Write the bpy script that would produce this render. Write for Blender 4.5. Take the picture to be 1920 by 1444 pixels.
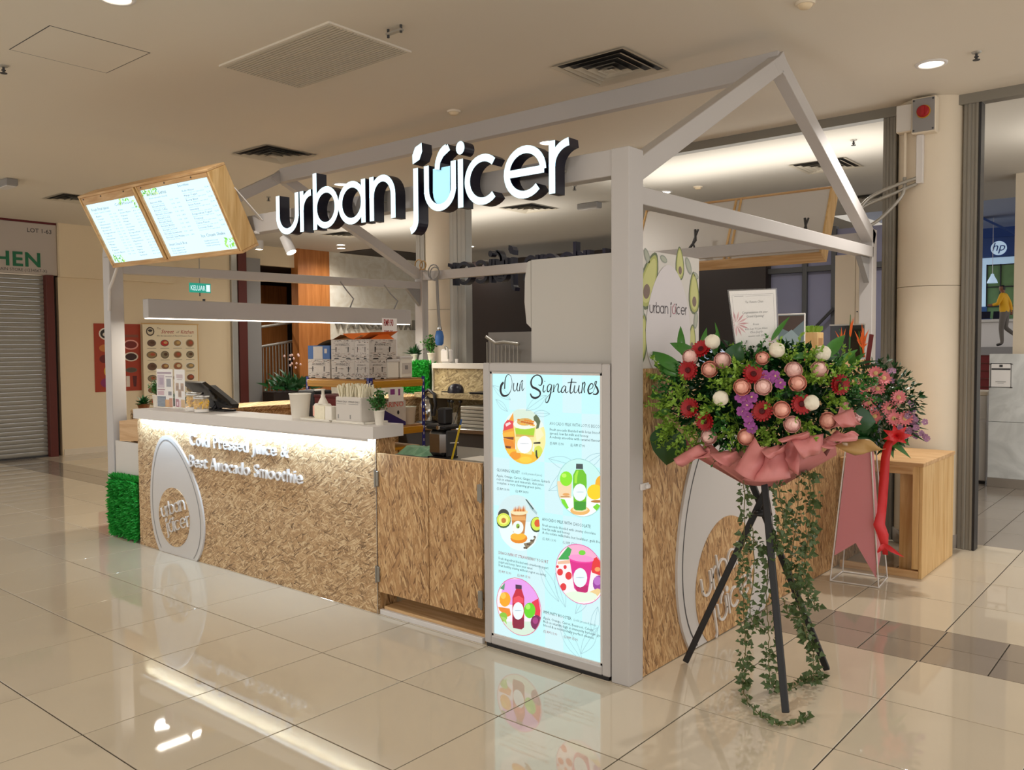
import bpy, bmesh, math, random
from math import sin, cos, pi, radians as rad
from mathutils import Vector, Matrix, Euler
random.seed(7)
for o in list(bpy.data.objects): bpy.data.objects.remove(o)
S = bpy.context.scene
COL = S.collection
# ------------------------------------------------------------------ camera
cam = bpy.data.cameras.new('camera'); co = bpy.data.objects.new('camera', cam); COL.objects.link(co)
cam.sensor_width = 36; cam.lens = 1589.82/1920*36; cam.clip_end = 200; cam.clip_start = .05
_r = Vector((0.76762186, 0.64087529, -0.00596188)); _d = Vector((0.0229009, -0.03672404, -0.99906301)); _f = Vector((-0.64049374, 0.76676607, -0.04286679))
co.matrix_world = Matrix(((_r.x, -_d.x, -_f.x, 2.06), (_r.y, -_d.y, -_f.y, -3.281), (_r.z, -_d.z, -_f.z, 1.56), (0, 0, 0, 1)))
S.camera = co
S.view_settings.view_transform = 'Standard'; S.view_settings.look = 'None'
S.view_settings.gamma = 1; S.view_settings.use_curve_mapping = False
S.view_settings.exposure = -0.12
# ------------------------------------------------------------------ world and lamps
W = bpy.data.worlds.new('mall_light'); S.world = W; W.use_nodes = True
bgn = W.node_tree.nodes['Background']; bgn.inputs[0].default_value = (1.0, .97, .93, 1); bgn.inputs[1].default_value = 1.45
def lamp(kind, loc, power, color=(1, .86, .68), aim=None, **k):
    l = bpy.data.lights.new('lamp', kind); l.energy = power; l.color = color
    for a, b in k.items(): setattr(l, a, b)
    o = bpy.data.objects.new('lamp', l); COL.objects.link(o); o.location = loc
    d = Vector(aim or (0, 0, -1)); o.rotation_euler = d.to_track_quat('-Z', 'Y').to_euler()
    return o
CZ = 3.45
WARM = (1, .96, .90)
# visible downlights (fixtures are built further down) and the rows of the same fittings behind the camera, plus added lamps brightening lobby and recess
lamp('SPOT', (.53, 2.95, CZ-.03), 190, WARM, aim=(-.12, -.30, -1), spot_size=rad(96), spot_blend=.6, shadow_soft_size=.04)
for x, y, p in ((-2.52, -1.10, 70), (-2.72, 2.98, 45), (-5.69, 2.98, 45), (-3.17, 5.885, 90), (-10.54, 6.87, 60), (-10.15, 6.55, 60), (-8.6, 8.3, 60), (-12.2, 5.8, 70)):  # last entry: unseen lamp without fitting, added to brighten the lobby recess
    lamp('SPOT', (x, y, CZ-.03 if x > -12 else 3.08), p*1.2, WARM, spot_size=rad(155), spot_blend=1, shadow_soft_size=.04)
for x, y, p in ((0.4, -1.6, 60), (3.4, -1.6, 25), (3.4, 1.5, 25), (-6.6, -1.6, 45), (-9.6, -1.4, 50), (-8.6, 2.2, 50), (0.4, -5, 60), (3.4, -5, 30), (-3, -5, 60), (-6.6, -5, 60), (1.6, 5.6, 110), (-.9, 4.9, 90), (-6.6, 6.6, 60), (-9.6, 5.2, 50)):  # lobby entries: lamps without fittings, added to brighten the lobby
    lamp('SPOT', (x, y, CZ-.03), p*1.2, WARM, spot_size=rad(155), spot_blend=1, shadow_soft_size=.09)
# cool LED tubes: under the counter, above the left counter, light boxes' own glow comes from their panels
lo = lamp('AREA', (-3.13, -.050, 1.036), 22, (.52, .75, 1), shape='RECTANGLE', size=2.8, size_y=.016); lo.rotation_euler = (rad(38), 0, 0)
lo = lamp('AREA', (-4.8, 1.67, 1.822), 40, (1, .93, .80), shape='RECTANGLE', size=.06, size_y=2.9); lo.rotation_euler = (0, 0, 0)
# added area lamps facing up to brighten the lobby ceiling, no coves there
for x, y, z, sx, sy, e in ((-1.6, 4.9, 2.98, 3.0, .9, 24), (1.9, 5.6, 2.9, 2.0, .6, 18), (-6.8, 5.6, 2.75, 4.0, .5, 30)):
    lamp('AREA', (x, y, z), e, (1, .95, .86), shape='RECTANGLE', size=sx, size_y=sy).rotation_euler = (pi, 0, 0)
# ------------------------------------------------------------------ materials
def H(h, k=1.0):
    v = [int(h[i:i+2], 16)/255 for i in (0, 2, 4)]
    return tuple((c/12.92 if c <= .04045 else ((c+.055)/1.055)**2.4)*k for c in v)
MATS = {}
def mat(name, col='888888', rough=.55, metal=0, emit=0, spec=.5, var=0, noise=0, nscale=8, bump=0, trans=0, alpha=1, attr=False, ecol=None, coat=0):
    m = bpy.data.materials.new(name); m.use_nodes = True; nt = m.node_tree; N = nt.nodes; L = nt.links
    b = N['Principled BSDF']; c = H(col) if isinstance(col, str) else col
    b.inputs['Base Color'].default_value = (*c, 1); b.inputs['Roughness'].default_value = rough; b.inputs['Metallic'].default_value = metal
    b.inputs['Specular IOR Level'].default_value = spec
    b.inputs['Transmission Weight'].default_value = trans; b.inputs['Alpha'].default_value = alpha; b.inputs['Coat Weight'].default_value = coat
    if attr:
        a = N.new('ShaderNodeVertexColor'); a.layer_name = 'Col'
        if emit: L.new(a.outputs[0], b.inputs['Emission Color']); b.inputs['Base Color'].default_value = (.05, .05, .05, 1)
        else: L.new(a.outputs[0], b.inputs['Base Color'])
    elif emit: b.inputs['Emission Color'].default_value = (*(H(ecol) if ecol else c), 1)
    b.inputs['Emission Strength'].default_value = emit
    if (var or noise) and not attr:
        mx = N.new('ShaderNodeHueSaturation'); mx.inputs['Color'].default_value = (*c, 1); L.new(mx.outputs[0], b.inputs['Base Color'])
        add = N.new('ShaderNodeMath'); add.operation = 'MULTIPLY_ADD'; add.inputs[1].default_value = var; add.inputs[2].default_value = 1-var/2
        oi = N.new('ShaderNodeObjectInfo'); L.new(oi.outputs['Random'], add.inputs[0])
        tc = N.new('ShaderNodeTexCoord'); nz = N.new('ShaderNodeTexNoise'); nz.inputs['Scale'].default_value = nscale; nz.inputs['Detail'].default_value = 4
        L.new(tc.outputs['Object'], nz.inputs['Vector'])
        ad2 = N.new('ShaderNodeMath'); ad2.operation = 'MULTIPLY_ADD'; ad2.inputs[1].default_value = noise; L.new(nz.outputs[0], ad2.inputs[0])
        ad3 = N.new('ShaderNodeMath'); ad3.inputs[1].default_value = -noise/2; L.new(add.outputs[0], ad3.inputs[0]); L.new(ad3.outputs[0], ad2.inputs[2])
        L.new(ad2.outputs[0], mx.inputs['Value'])
        if bump:
            bp = N.new('ShaderNodeBump'); bp.inputs['Strength'].default_value = bump; bp.inputs['Distance'].default_value = .01; L.new(nz.outputs[0], bp.inputs['Height']); L.new(bp.outputs[0], b.inputs['Normal'])
    MATS[name] = m
    return m
def osb(name, dark, mid, light, angs, sx=10, sz=46, rough=.6):
    m = bpy.data.materials.new(name); m.use_nodes = True; nt = m.node_tree; N = nt.nodes; L = nt.links; b = N['Principled BSDF']
    tc = N.new('ShaderNodeTexCoord'); sp = N.new('ShaderNodeSeparateXYZ'); L.new(tc.outputs['Object'], sp.inputs[0])
    ad = N.new('ShaderNodeMath'); L.new(sp.outputs[0], ad.inputs[0]); L.new(sp.outputs[1], ad.inputs[1])
    cb = N.new('ShaderNodeCombineXYZ'); L.new(ad.outputs[0], cb.inputs[0]); L.new(sp.outputs[2], cb.inputs[1])
    wn = N.new('ShaderNodeTexNoise'); wn.inputs['Scale'].default_value = 4; wn.inputs['Detail'].default_value = 2; L.new(cb.outputs[0], wn.inputs['Vector'])
    wv = N.new('ShaderNodeMix'); wv.data_type = 'RGBA'; wv.blend_type = 'ADD'; wv.inputs[0].default_value = .05
    L.new(cb.outputs[0], wv.inputs[6]); L.new(wn.outputs['Color'], wv.inputs[7])
    cur = None; cv = None
    for i, a in enumerate(angs):
        mp = N.new('ShaderNodeVectorRotate'); mp.rotation_type = 'Z_AXIS'; mp.inputs['Angle'].default_value = rad(a); L.new(wv.outputs[2], mp.inputs['Vector'])
        sc = N.new('ShaderNodeVectorMath'); sc.operation = 'MULTIPLY_ADD'; sc.inputs[1].default_value = (sx*(1+.13*i), sz*(1-.12*(i % 3)), 1); sc.inputs[2].default_value = (i*3.7, i*9.1, 0); L.new(mp.outputs[0], sc.inputs[0])
        v = N.new('ShaderNodeTexVoronoi'); v.voronoi_dimensions = '2D'; v.inputs['Scale'].default_value = 1; L.new(sc.outputs[0], v.inputs['Vector'])
        sep = N.new('ShaderNodeSeparateColor'); L.new(v.outputs['Color'], sep.inputs[0])
        t = N.new('ShaderNodeMath'); t.operation = 'MULTIPLY_ADD'; t.inputs[1].default_value = -.34; L.new(v.outputs['Distance'], t.inputs[0]); L.new(sep.outputs[0], t.inputs[2])
        if cur is None: cur = t.outputs[0]; cv = sc.outputs[0]
        else:
            g = N.new('ShaderNodeMath'); g.operation = 'GREATER_THAN'; g.inputs[1].default_value = .64; L.new(sep.outputs[1], g.inputs[0])
            x = N.new('ShaderNodeMix'); x.data_type = 'FLOAT'; L.new(g.outputs[0], x.inputs[0]); L.new(cur, x.inputs[2]); L.new(t.outputs[0], x.inputs[3]); cur = x.outputs[0]
            y = N.new('ShaderNodeMix'); y.data_type = 'VECTOR'; L.new(g.outputs[0], y.inputs[0]); L.new(cv, y.inputs[4]); L.new(sc.outputs[0], y.inputs[5]); cv = y.outputs[1]
    vs_ = N.new('ShaderNodeVectorMath'); vs_.operation = 'MULTIPLY'; vs_.inputs[1].default_value = (.8, 3.2, 1); L.new(cv, vs_.inputs[0])
    fn = N.new('ShaderNodeTexNoise'); fn.inputs['Scale'].default_value = 1; fn.inputs['Detail'].default_value = 3; L.new(vs_.outputs[0], fn.inputs['Vector'])
    sh = N.new('ShaderNodeMath'); sh.operation = 'MULTIPLY'; sh.inputs[1].default_value = .72; L.new(cur, sh.inputs[0])
    fa = N.new('ShaderNodeMath'); fa.operation = 'MULTIPLY_ADD'; fa.inputs[1].default_value = .55; L.new(fn.outputs[0], fa.inputs[0]); L.new(sh.outputs[0], fa.inputs[2])
    r = N.new('ShaderNodeValToRGB'); L.new(fa.outputs[0], r.inputs[0]); e = r.color_ramp.elements
    e[0].position = .12; e[0].color = (*H(dark), 1); e[1].position = .92; e[1].color = (*H(light), 1)
    q = r.color_ramp.elements.new(.33); q.color = (*H(mid, .80), 1); q = r.color_ramp.elements.new(.56); q.color = (*H(mid), 1)
    L.new(r.outputs[0], b.inputs['Base Color']); b.inputs['Roughness'].default_value = rough
    bp = N.new('ShaderNodeBump'); bp.inputs['Strength'].default_value = .35; bp.inputs['Distance'].default_value = .004; L.new(fa.outputs[0], bp.inputs['Height']); L.new(bp.outputs[0], b.inputs['Normal'])
    MATS[name] = m; return m
def wood(name, c1, c2, axis=2, scale=1.0, rough=.5):
    m = bpy.data.materials.new(name); m.use_nodes = True; nt = m.node_tree; N = nt.nodes; L = nt.links; b = N['Principled BSDF']
    tc = N.new('ShaderNodeTexCoord'); mp = N.new('ShaderNodeVectorMath'); mp.operation = 'MULTIPLY'
    s = [14*scale]*3; s[axis] = 1.1*scale; mp.inputs[1].default_value = s; L.new(tc.outputs['Object'], mp.inputs[0])
    nz = N.new('ShaderNodeTexNoise'); nz.inputs['Scale'].default_value = 1.6; nz.inputs['Detail'].default_value = 6; nz.inputs['Distortion'].default_value = 1.2; L.new(mp.outputs[0], nz.inputs['Vector'])
    r = N.new('ShaderNodeValToRGB'); L.new(nz.outputs[0], r.inputs[0]); r.color_ramp.elements[0].position = .3; r.color_ramp.elements[1].position = .7
    r.color_ramp.elements[0].color = (*H(c1), 1); r.color_ramp.elements[1].color = (*H(c2), 1)
    L.new(r.outputs[0], b.inputs['Base Color']); b.inputs['Roughness'].default_value = rough
    MATS[name] = m; return m
def marble(name, c1, c2, scale=2):
    m = bpy.data.materials.new(name); m.use_nodes = True; nt = m.node_tree; N = nt.nodes; L = nt.links; b = N['Principled BSDF']
    tc = N.new('ShaderNodeTexCoord'); nz = N.new('ShaderNodeTexNoise'); nz.inputs['Scale'].default_value = scale; nz.inputs['Detail'].default_value = 8; nz.inputs['Distortion'].default_value = 2; L.new(tc.outputs['Object'], nz.inputs['Vector'])
    r = N.new('ShaderNodeValToRGB'); L.new(nz.outputs[0], r.inputs[0]); r.color_ramp.elements[0].position = .35; r.color_ramp.elements[1].position = .6
    r.color_ramp.elements[0].color = (*H(c1), 1); r.color_ramp.elements[1].color = (*H(c2), 1)
    L.new(r.outputs[0], b.inputs['Base Color']); b.inputs['Roughness'].default_value = .3
    MATS[name] = m; return m
M = MATS
mat('white', 'd9d4d0', .42, noise=.05); mat('frame_white', 'b9b4b1', .4, noise=.06, nscale=3); mat('ceil', 'dcd3c4', .75, noise=.04, nscale=.6); mat('ceil2', 'd4cfc6', .75)
mat('cream', 'e6d2b0', .6, noise=.06, nscale=1.2); mat('cream2', 'e0d2bc', .5, noise=.05); mat('board_white', 'd2cdc6', .5); mat('chiller_white', 'bdb8b0', .45)
mat('tile', 'c7baa5', .03, var=.07, noise=.10, nscale=2.2, spec=.75); mat('egg_grey', 'cbc6c2', .4); mat('tile_dark', '94887a', .06, var=.10, noise=.12, nscale=4); mat('tile_grey', '8f867c', .14, var=.10, noise=.1, nscale=4); mat('grout', '33291f', .9)
mat('black', '18171a', .45); mat('black_gloss', '101012', .15); mat('navy', '0e0c22', .35); mat('dark_grey', '3a3a3c', .5); mat('grey', '8d8a88', .5); mat('alu', 'aaa69e', .35, metal=.5, noise=.1); mat('alu_dark', '8a857b', .4, metal=.3)
mat('steel', 'b4b4b2', .25, metal=1); mat('chrome', 'd8d8d8', .08, metal=1)
mat('sign_face', 'd6f4ff', .4, emit=.95, ecol='d2f2ff'); mat('sign_glass', '9fd8f4', .4, emit=.9, ecol='a2dcf6'); mat('led', 'ffffff', .4, emit=6, ecol='fff6e6'); mat('led_cool', 'ffffff', .4, emit=2.5, ecol='cfe4ff'); mat('lamp_glow', 'ffffff', .4, emit=12, ecol='fff0d8')
mat('print', attr=True, rough=.5); mat('backlit', attr=True, rough=.4, emit=1.12, spec=.2)
mat('backlit_top', attr=True, rough=.4, emit=1.4, spec=.2)
osb('osb_front', '5c4226', 'ba9468', 'dec49a', (20, 70, 125, -35, 95, 50, 5, 150), 11, 150); osb('osb_vert', '6e4a2a', 'b98d5c', 'd8b584', (80, 100, 58, 122, 90, 70), 10, 120); osb('osb_grey', '6d5b40', 'a8966e', 'c4b48e', (30, 80, 130, -20), 8, 70)
wood('pine', 'c79a5c', 'e3c088', 2); wood('pine_x', 'b98a55', 'dcb888', 0); wood('pine_y', 'c79a5c', 'e6c68e', 1); wood('teak', 'a8642c', 'c88144', 2, .6); wood('walnut', '5a3218', '7a4824', 2)
marble('marble', 'e4dac6', 'f2ecde', 3); marble('marble_white', 'c4c6c4', 'dcdedc', 2.5)
mat('grass', '2aa83a', .55, var=.3, noise=.7, nscale=30); mat('leaf', '35702a', .5, var=.35, noise=.4, nscale=30); mat('leaf_dark', '1c4d22', .35, var=.3, noise=.3, nscale=20); mat('leaf_light', '86ac3c', .5, var=.4, noise=.4, nscale=40); mat('leaf_lance', '3f7a2c', .35, noise=.3, nscale=20)
mat('ivy', '4d6136', .5, var=.3, noise=.5, nscale=60); mat('stem', '6a6434', .6); mat('soil', '2c2218', .9)
mat('red', 'a00a14', .5, var=.15, noise=.15); mat('red_dark', '5c0a10', .6); mat('rose', 'fbd2ca', .5, var=.12, noise=.10, nscale=30); mat('rose_peach', 'f8bcaa', .5, var=.12); mat('gerb_pink', 'ee8a92', .5, var=.15); mat('gerb_eye', 'f3d9a0', .7); mat('ball', 'eee6d2', .8, noise=.1, nscale=60, bump=.5); mat('purple', '94408e', .5, var=.2, noise=.3, nscale=40); mat('lilac', 'a87a9c', .6, var=.2); mat('paper_pink', 'cf8280', .55, noise=.06, nscale=5); mat('paper_kraft', 'b08a52', .6, noise=.1); mat('banner_pink', 'd9848c', .6, noise=.05); mat('ribbon', 'd8262c', .3, var=.1)
mat('orange_bird', 'ee6a1e', .5, var=.2); mat('plum', '4a2430', .6)
mat('brick_red', '5a1e14', .5, noise=.1); mat('shutter', '9a968c', .45, metal=.3, noise=.12, nscale=3); mat('shop_sign', 'b9aea4', .5)
mat('maroon', '6a1414', .6); mat('blue_paint', '222a8a', .4); mat('yellow_beam', 'c48c14', .4); mat('board_kraft', 'a87c4e', .8, noise=.1); mat('box_white', 'd0c8c0', .7, noise=.22, nscale=24); mat('orange_card', 'ef7a26', .7); mat('box_blue', '2f5fa0', .6)
mat('paper', 'f4f1ee', .6); mat('plastic_white', 'ece6da', .3); mat('dispenser', 'cfc8c0', .45); mat('straw_wrap', 'eee6cc', .5, var=.1, noise=.2, nscale=60)
mat('skin', '7a4a30', .5); mat('shirt', 'e0a60c', .7); mat('trouser', '6a625a', .8); mat('hair', '120d0a', .6)
mat('far_blue', '163a78', .5); mat('far_glow_white', 'cfe4f4', .5, emit=.35, ecol='bfe0ff'); mat('far_green', '6f8f5a', .6, noise=.5, nscale=3); mat('far_ceil', '8f93a4', .7); mat('glass_lav', '6a6a80', .25, noise=.12, nscale=2); mat('dark_wall', '1c100c', .6); mat('dark_soft', '24170f', .6)  # distant shop white has a glow added to brighten its wall and column
mat('exit', '18a08a', .4, emit=.35, ecol='2fc8b0')
def glassmat(name, col, a, rough=.03):
    m = mat(name, col, rough, alpha=a, spec=.5); return m
glassmat('clear', 'ffffff', .10); glassmat('clear_jar', 'f8f4ee', .22); glassmat('pane', 'c8d8dc', .07)
mat('yellow_treat', 'f0c020', .5, var=.1, noise=.3, nscale=60); mat('bag_green', '7fae8c', .35, noise=1.2, nscale=14); mat('cloth_rw', 'd0a49a', .8, noise=1.0, nscale=20); mat('packet_blue', '8fa6cc', .4)
mat('sign_green', '0f6a44', .4); mat('poster_red', 'a83a1c', .5, noise=.1); mat('poster_cream', 'efdfbe', .5)
mat('letter_grey', '8a8478', .4)
mat('alu_vent', 'c8bfae', .5)
mat('yellow_stick', 'e0c020', .4)
mat('plastic_grey', 'a8a498', .35)
# ------------------------------------------------------------------ mesh helpers
class G:
    def __init__(s): s.v = []; s.f = []; s.m = []; s.c = []; s.sm = []
    def add(s, vs, fs, m=0, c=None, smooth=False):
        n = len(s.v); s.v += [tuple(p) for p in vs]
        for f in fs: s.f.append([n+i for i in f]); s.m.append(m); s.c.append(c); s.sm.append(smooth)
        return s
    def box(s, a, b, m=0, ch=0, c=None, mtx=None):
        x0, y0, z0 = [min(p, q) for p, q in zip(a, b)]; x1, y1, z1 = [max(p, q) for p, q in zip(a, b)]
        if ch:
            ch = min(ch, (x1-x0)*.45, (y1-y0)*.45, (z1-z0)*.45)
            bm = bmesh.new(); bmesh.ops.create_cube(bm, size=1)
            for v in bm.verts: v.co = Vector(((x0+x1)/2+v.co.x*(x1-x0), (y0+y1)/2+v.co.y*(y1-y0), (z0+z1)/2+v.co.z*(z1-z0)))
            bmesh.ops.bevel(bm, geom=bm.edges[:], offset=ch, segments=1, affect='EDGES', profile=.5)
            vs = [v.co.copy() for v in bm.verts]; bm.verts.index_update(); fs = [[v.index for v in f.verts] for f in bm.faces]; bm.free()
        else:
            vs = [Vector(p) for p in ((x0, y0, z0), (x1, y0, z0), (x1, y1, z0), (x0, y1, z0), (x0, y0, z1), (x1, y0, z1), (x1, y1, z1), (x0, y1, z1))]
            fs = [(3, 2, 1, 0), (4, 5, 6, 7), (0, 1, 5, 4), (1, 2, 6, 5), (2, 3, 7, 6), (3, 0, 4, 7)]
        if mtx: vs = [mtx @ v for v in vs]
        return s.add(vs, fs, m, c)
    def bar(s, p, q, w, h, m=0, up=(0, 0, 1), ch=0):    # rectangular bar p->q, w across, h along up
        p = Vector(p); q = Vector(q); d = q-p; L = d.length; d.normalize(); up = Vector(up); x = d.cross(up)
        if x.length < 1e-4: x = d.cross(Vector((1, 0, 0)))
        x.normalize(); u = x.cross(d)
        mt = Matrix(((d.x, x.x, u.x, p.x), (d.y, x.y, u.y, p.y), (d.z, x.z, u.z, p.z), (0, 0, 0, 1)))
        return s.box((0, -w/2, -h/2), (L, w/2, h/2), m, ch, mtx=mt)
    def prism(s, poly, fn, d0, d1, m=0, ms=None, c=None, smooth=False):   # poly of 2-D points, fn(u, v, d) -> point
        n = len(poly); ms = m if ms is None else ms
        A = sum(poly[i][0]*poly[(i+1) % n][1]-poly[(i+1) % n][0]*poly[i][1] for i in range(n))
        if A < 0: poly = poly[::-1]
        a = [fn(u, v, d0) for u, v in poly]; b = [fn(u, v, d1) for u, v in poly]
        s.add(a, [list(range(n))], m, c); s.add(b, [list(range(n))[::-1]], ms, c)
        s.add(a+b, [(i, n+i, n+(i+1) % n, (i+1) % n) for i in range(n)], ms, c, smooth)
        return s
    def tube(s, pts, r, n=8, m=0, caps=True, c=None):
        pts = [Vector(p) for p in pts]; N = len(pts); rs = r if isinstance(r, (list, tuple)) else [r]*N; vs = []; pu = None
        for i, p in enumerate(pts):
            d = (pts[min(i+1, N-1)]-pts[max(i-1, 0)]).normalized()
            if pu is None: pu = d.orthogonal().normalized()
            u = (pu-d*pu.dot(d)); u = u.normalized() if u.length > 1e-5 else d.orthogonal().normalized(); pu = u; w = d.cross(u)
            vs += [p+(u*cos(2*pi*k/n)+w*sin(2*pi*k/n))*rs[i] for k in range(n)]
        fs = [(i*n+k, i*n+(k+1) % n, (i+1)*n+(k+1) % n, (i+1)*n+k) for i in range(N-1) for k in range(n)]
        s.add(vs, fs, m, c, True)
        if caps: s.add(vs[:n], [list(range(n))[::-1]], m, c); s.add(vs[-n:], [list(range(n))], m, c)
        return s
    def lathe(s, prof, c=(0, 0, 0), n=20, m=0, col=None, smooth=True, axis='z'):
        vs = []; c = Vector(c)
        for r, z in prof:
            for k in range(n):
                a = 2*pi*k/n; p = (r*cos(a), r*sin(a), z)
                if axis == 'y': p = (r*cos(a), z, r*sin(a))
                if axis == 'x': p = (z, r*cos(a), r*sin(a))
                vs.append(c+Vector(p))
        fs = [(i*n+k, i*n+(k+1) % n, (i+1)*n+(k+1) % n, (i+1)*n+k) for i in range(len(prof)-1) for k in range(n)]
        if axis == 'y': fs = [f[::-1] for f in fs]
        s.add(vs, fs, m, col, smooth)
        for rr, flip in ((vs[:n], 1), (vs[-n:], 0)):
            f = list(range(n)); f = f[::-1] if flip != (axis == 'y') else f; s.add(rr, [f], m, col)
        return s
    def disc(s, c, u, v, r, n=20, m=0, col=None, ry=None):
        c = Vector(c); u = Vector(u); v = Vector(v)
        return s.add([c+u*r*cos(2*pi*k/n)+v*(ry or r)*sin(2*pi*k/n) for k in range(n)], [list(range(n))], m, col)
    def build(s, name, mats, parent=None, smooth=None, weld=False):
        me = bpy.data.meshes.new(name); me.from_pydata(s.v, [], s.f)
        for x in (mats if isinstance(mats, (list, tuple)) else [mats]): me.materials.append(M[x])
        me.polygons.foreach_set('material_index', s.m); me.polygons.foreach_set('use_smooth', [bool(x) if smooth is None else smooth for x in s.sm])
        if any(c is not None for c in s.c):
            at = me.color_attributes.new('Col', 'FLOAT_COLOR', 'CORNER'); k = 0
            for p, c in zip(me.polygons, s.c):
                q = c or (1, 1, 1)
                for li in p.loop_indices: at.data[li].color = (*q, 1)
        me.update()
        return obj(name, me, parent)
def wpos(o):
    v = Vector()
    while o is not None: v += o.location; o = o.parent
    return v
def obj(name, me, parent=None):
    o = bpy.data.objects.new(name, me); COL.objects.link(o)
    if parent is not None:
        o.parent = parent
    return o
def tag(o, label=None, cat=None, group=None, kind=None):
    if label: o['label'] = label
    if cat: o['category'] = cat
    if group: o['group'] = group
    if kind: o['kind'] = kind
    return o
class Thing:
    """An empty at the base of a thing. Parts are written in world coordinates and shifted to the base."""
    def __init__(s, name, label, cat, loc=(0, 0, 0), group=None):
        s.e = bpy.data.objects.new(name, None); COL.objects.link(s.e); s.e.location = loc; s.e.empty_display_size = .05; tag(s.e, label, cat, group); s.loc = Vector(loc)
    def part(s, name, g, mats, parent=None, smooth=None, local=False, label=None):
        if not local: g.v = [tuple(Vector(p)-s.loc) for p in g.v]
        o = g.build(name, mats, parent or s.e, smooth)
        if label: o['label'] = label
        return o
    def mesh(s, name, me, parent=None, loc=None, rot=None, scale=1):
        o = obj(name, me, parent or s.e)
        if loc is not None: o.location = Vector(loc)-s.loc
        if rot is not None: o.rotation_euler = rot
        if scale != 1: o.scale = (scale,)*3
        return o
def kids(o): return [c for c in bpy.data.objects if c.parent == o]
def copytree(root, loc, rotz=None, label=None, group=None):
    r = root.copy(); COL.objects.link(r); r.location = loc
    if rotz is not None: r.rotation_euler = (0, 0, rotz)
    if label: r['label'] = label
    if group: r['group'] = group
    for ch in kids(root):
        c = ch.copy(); COL.objects.link(c); c.parent = r
        for g in kids(ch):
            d = g.copy(); COL.objects.link(d); d.parent = c
    return r
def structure(name, g, mats, smooth=None, label=None):
    o = g.build(name, mats, None, smooth); o['kind'] = 'structure'
    if label: o['label'] = label
    return o
fY = lambda u, v, d: Vector((u, d, v))      # plane facing -Y
fX = lambda u, v, d: Vector((d, u, v))      # plane facing +X (u along +Y)
# ---- text -----------------------------------------------------------------
_tc = {}
def text_polys(s, size=1.0, align='LEFT', shear=0, space=1, res=3, off=0):
    key = (s, align, shear, space, res, off)
    if key not in _tc:
        cu = bpy.data.curves.new('text', 'FONT'); cu.body = s; cu.align_x = align; cu.shear = shear; cu.space_character = space; cu.resolution_u = res; cu.offset = off
        for i in range(len(s)): cu.materials.append(None)
        k = 0
        for i, ch in enumerate(s):
            cu.body_format[i].material_index = i
        o = bpy.data.objects.new('text', cu)
        me = bpy.data.meshes.new_from_object(o)
        vs = [v.co.copy() for v in me.vertices]; fs = [(list(p.vertices), p.material_index) for p in me.polygons]
        bpy.data.objects.remove(o); bpy.data.meshes.remove(me); bpy.data.curves.remove(cu)
        _tc[key] = (vs, fs)
    vs, fs = _tc[key]
    return [(v.x*size, v.y*size) for v in vs], fs
def text_flat(g, s, size, fn, d, c=None, m=0, **k):      # flat print on a plane
    vs, fs = text_polys(s, size, **k)
    g.add([fn(u, v, d) for u, v in vs], [f for f, _ in fs], m, c)
def text_letters(s, size, **k):     # list of (char, verts2d, faces)
    vs, fs = text_polys(s, size, **k); out = []
    for i, ch in enumerate(s):
        ff = [f for f, mi in fs if mi == i]
        if not ff: continue
        ids = sorted({j for f in ff for j in f}); mp = {a: b for b, a in enumerate(ids)}
        out.append((ch, [vs[j] for j in ids], [[mp[j] for j in f] for f in ff]))
    return out
def solid(g, v2, faces, fn, d0, d1, m=0, ms=None):   # extrude flat faces; d0 = front
    ms = m if ms is None else ms; n = len(v2)
    g.add([fn(u, v, d0) for u, v in v2], faces, m); g.add([fn(u, v, d1) for u, v in v2], [f[::-1] for f in faces], ms)
    cnt = {}
    for f in faces:
        for i in range(len(f)):
            e = (f[i], f[(i+1) % len(f)]); cnt[e] = cnt.get(e, 0)+1
    rim = [e for e in cnt if (e[1], e[0]) not in cnt]
    a = [fn(u, v, d0) for u, v in v2]; b = [fn(u, v, d1) for u, v in v2]
    g.add(a+b, [(i, n+i, n+j, j) for i, j in rim], ms)
# ---- stroke lettering -------------------------------------------------------
def arc(cx, cy, rx, ry, a0, a1, n=16): return [(cx+rx*cos(rad(a0+(a1-a0)*i/n)), cy+ry*sin(rad(a0+(a1-a0)*i/n))) for i in range(n+1)]
def ribbon(pts, w):
    n = len(pts); L = []; Rr = []; closed = (Vector(pts[0])-Vector(pts[-1])).length < 1e-6
    for i in range(n):
        p = Vector(pts[i]); a = Vector(pts[i-1]) if i else (Vector(pts[n-2]) if closed else p); b = Vector(pts[i+1]) if i < n-1 else (Vector(pts[1]) if closed else p)
        d = (b-a).normalized(); nn = Vector((-d.y, d.x)); ww = (w[i] if isinstance(w, (list, tuple)) else w)/2
        L.append(p+nn*ww); Rr.append(p-nn*ww)
    vs = [tuple(p) for p in L+Rr]; fs = [(i, n+i, n+i+1, i+1) for i in range(n-1)]
    return vs, fs
def spline(pts, sub=6):
    out = []; P = [Vector(p) for p in pts]; n = len(P)
    for i in range(n-1):
        p0 = P[max(i-1, 0)]; p1 = P[i]; p2 = P[i+1]; p3 = P[min(i+2, n-1)]
        for k in range(sub):
            t = k/sub; out.append(.5*((2*p1)+(p2-p0)*t+(2*p0-5*p1+4*p2-p3)*t*t+(3*p1-p0-3*p2+p3)*t**3))
    out.append(P[-1]); return out
XH = .245
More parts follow.
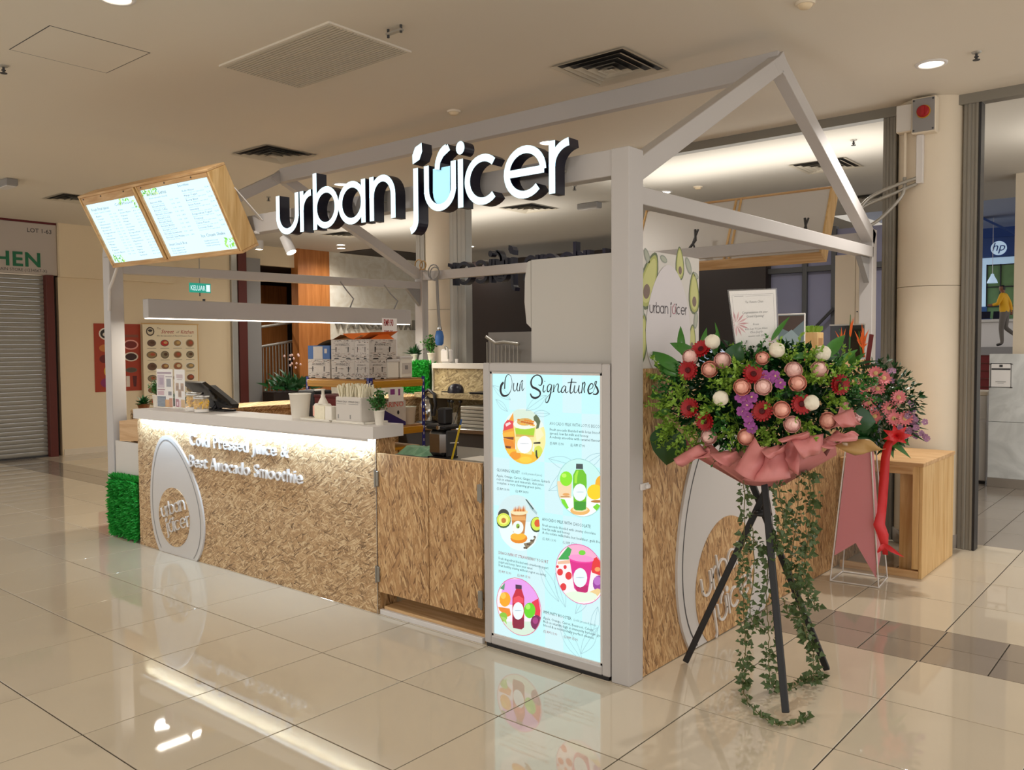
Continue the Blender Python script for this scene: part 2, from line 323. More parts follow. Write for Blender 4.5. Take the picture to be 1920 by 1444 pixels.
def logo():
    """the shop's lettering: list of (letter, strokes, fills) in metres, baseline 0, x-height .245"""
    o = []; h = XH; t = .037; k = t/2
    o.append(('u', [[(k, h), (k, .1)]+arc(.1165, .115, .098, .098, 180, 360)+[(.2145, .1), (.2145, h)]], []))
    o.append(('r', [[(.264, 0), (.264, h)], arc(.36, .13, .096, .098, 180, 92)], []))
    o.append(('b', [[(.394, 0), (.394, .335)], arc(.497, .1225, .102, .105, 0, 360, 28)], []))
    o.append(('a', [arc(.733, .1225, .102, .105, 0, 360, 28), [(.836, 0), (.836, h)]], []))
    o.append(('n', [[(.908, 0), (.908, h)], [(1.085, 0), (1.085, .13)]+arc(.9965, .13, .0885, .098, 0, 180)], []))
    o.append(('j', [[(1.264, h), (1.264, -.03)]+arc(1.212, -.03, .052, .055, 0, -80, 6)], [[(1.243, .268), (1.24, .315), (1.262, .355), (1.312, .372), (1.316, .325), (1.295, .285)]]))
    o.append(('u', [[(1.346, h), (1.346, .1)]+arc(1.4445, .115, .098, .098, 180, 360)+[(1.542, .1), (1.542, h)], [(1.425, .215), (1.432, .255), (1.46, .29), (1.512, .318)]], []))
    o.append(('i', [[(1.592, 0), (1.592, h)]], [arc(1.592, .302, .030, .034, 0, 345, 14)]))
    o.append(('c', [arc(1.745, .1225, .106, .107, 48, 312, 24)], []))
    o.append(('e', [arc(2.012, .1225, .112, .107, 0, 315, 26), [(1.9, .1225), (2.13, .1225)]], []))
    o.append(('r', [[(2.176, 0), (2.176, h)], arc(2.283, .125, .107, .102, 180, 95)], []))
    return o, t
def logo_flat(g, fn, d, scale, ox, oy, letters, m=0, c=None, tk=1.0, origin=0.0, depth=0):
    L, t = logo(); t *= tk
    for i in letters:
        ch, st, fl = L[i]
        for s_ in st:
            vs, fs = ribbon([(ox+(x-origin)*scale, oy+y*scale) for x, y in s_], t*scale)
            if depth: solid(g, vs, fs, fn, d, d+depth, m)
            else: g.add([fn(u, v, d) for u, v in vs], fs, m, c)
        for p in fl:
            q = [(ox+(x-origin)*scale, oy+y*scale) for x, y in p]
            if depth: solid(g, q, [list(range(len(q)))], fn, d, d+depth, m)
            else: g.add([fn(u, v, d) for u, v in q], [list(range(len(q)))], m, c)
def egg(cx, zb, zt, w, n=48, k=.22, tilt=0):
    out = []; c = (zb+zt)/2; b = (zt-zb)/2
    for i in range(n):
        a = 2*pi*i/n; x = w*sin(a)*(1-k*cos(a)); z = b*cos(a); out.append((cx+x*cos(tilt)-z*sin(tilt), c+z*cos(tilt)+x*sin(tilt)))
    return out
def clip_low(poly, z0):
    out = []; n = len(poly)
    for i in range(n):
        a = poly[i]; b = poly[(i+1) % n]
        if a[1] >= z0: out.append(a)
        if (a[1]-z0)*(b[1]-z0) < 0: t = (z0-a[1])/(b[1]-a[1]); out.append((a[0]+t*(b[0]-a[0]), z0))
    return out
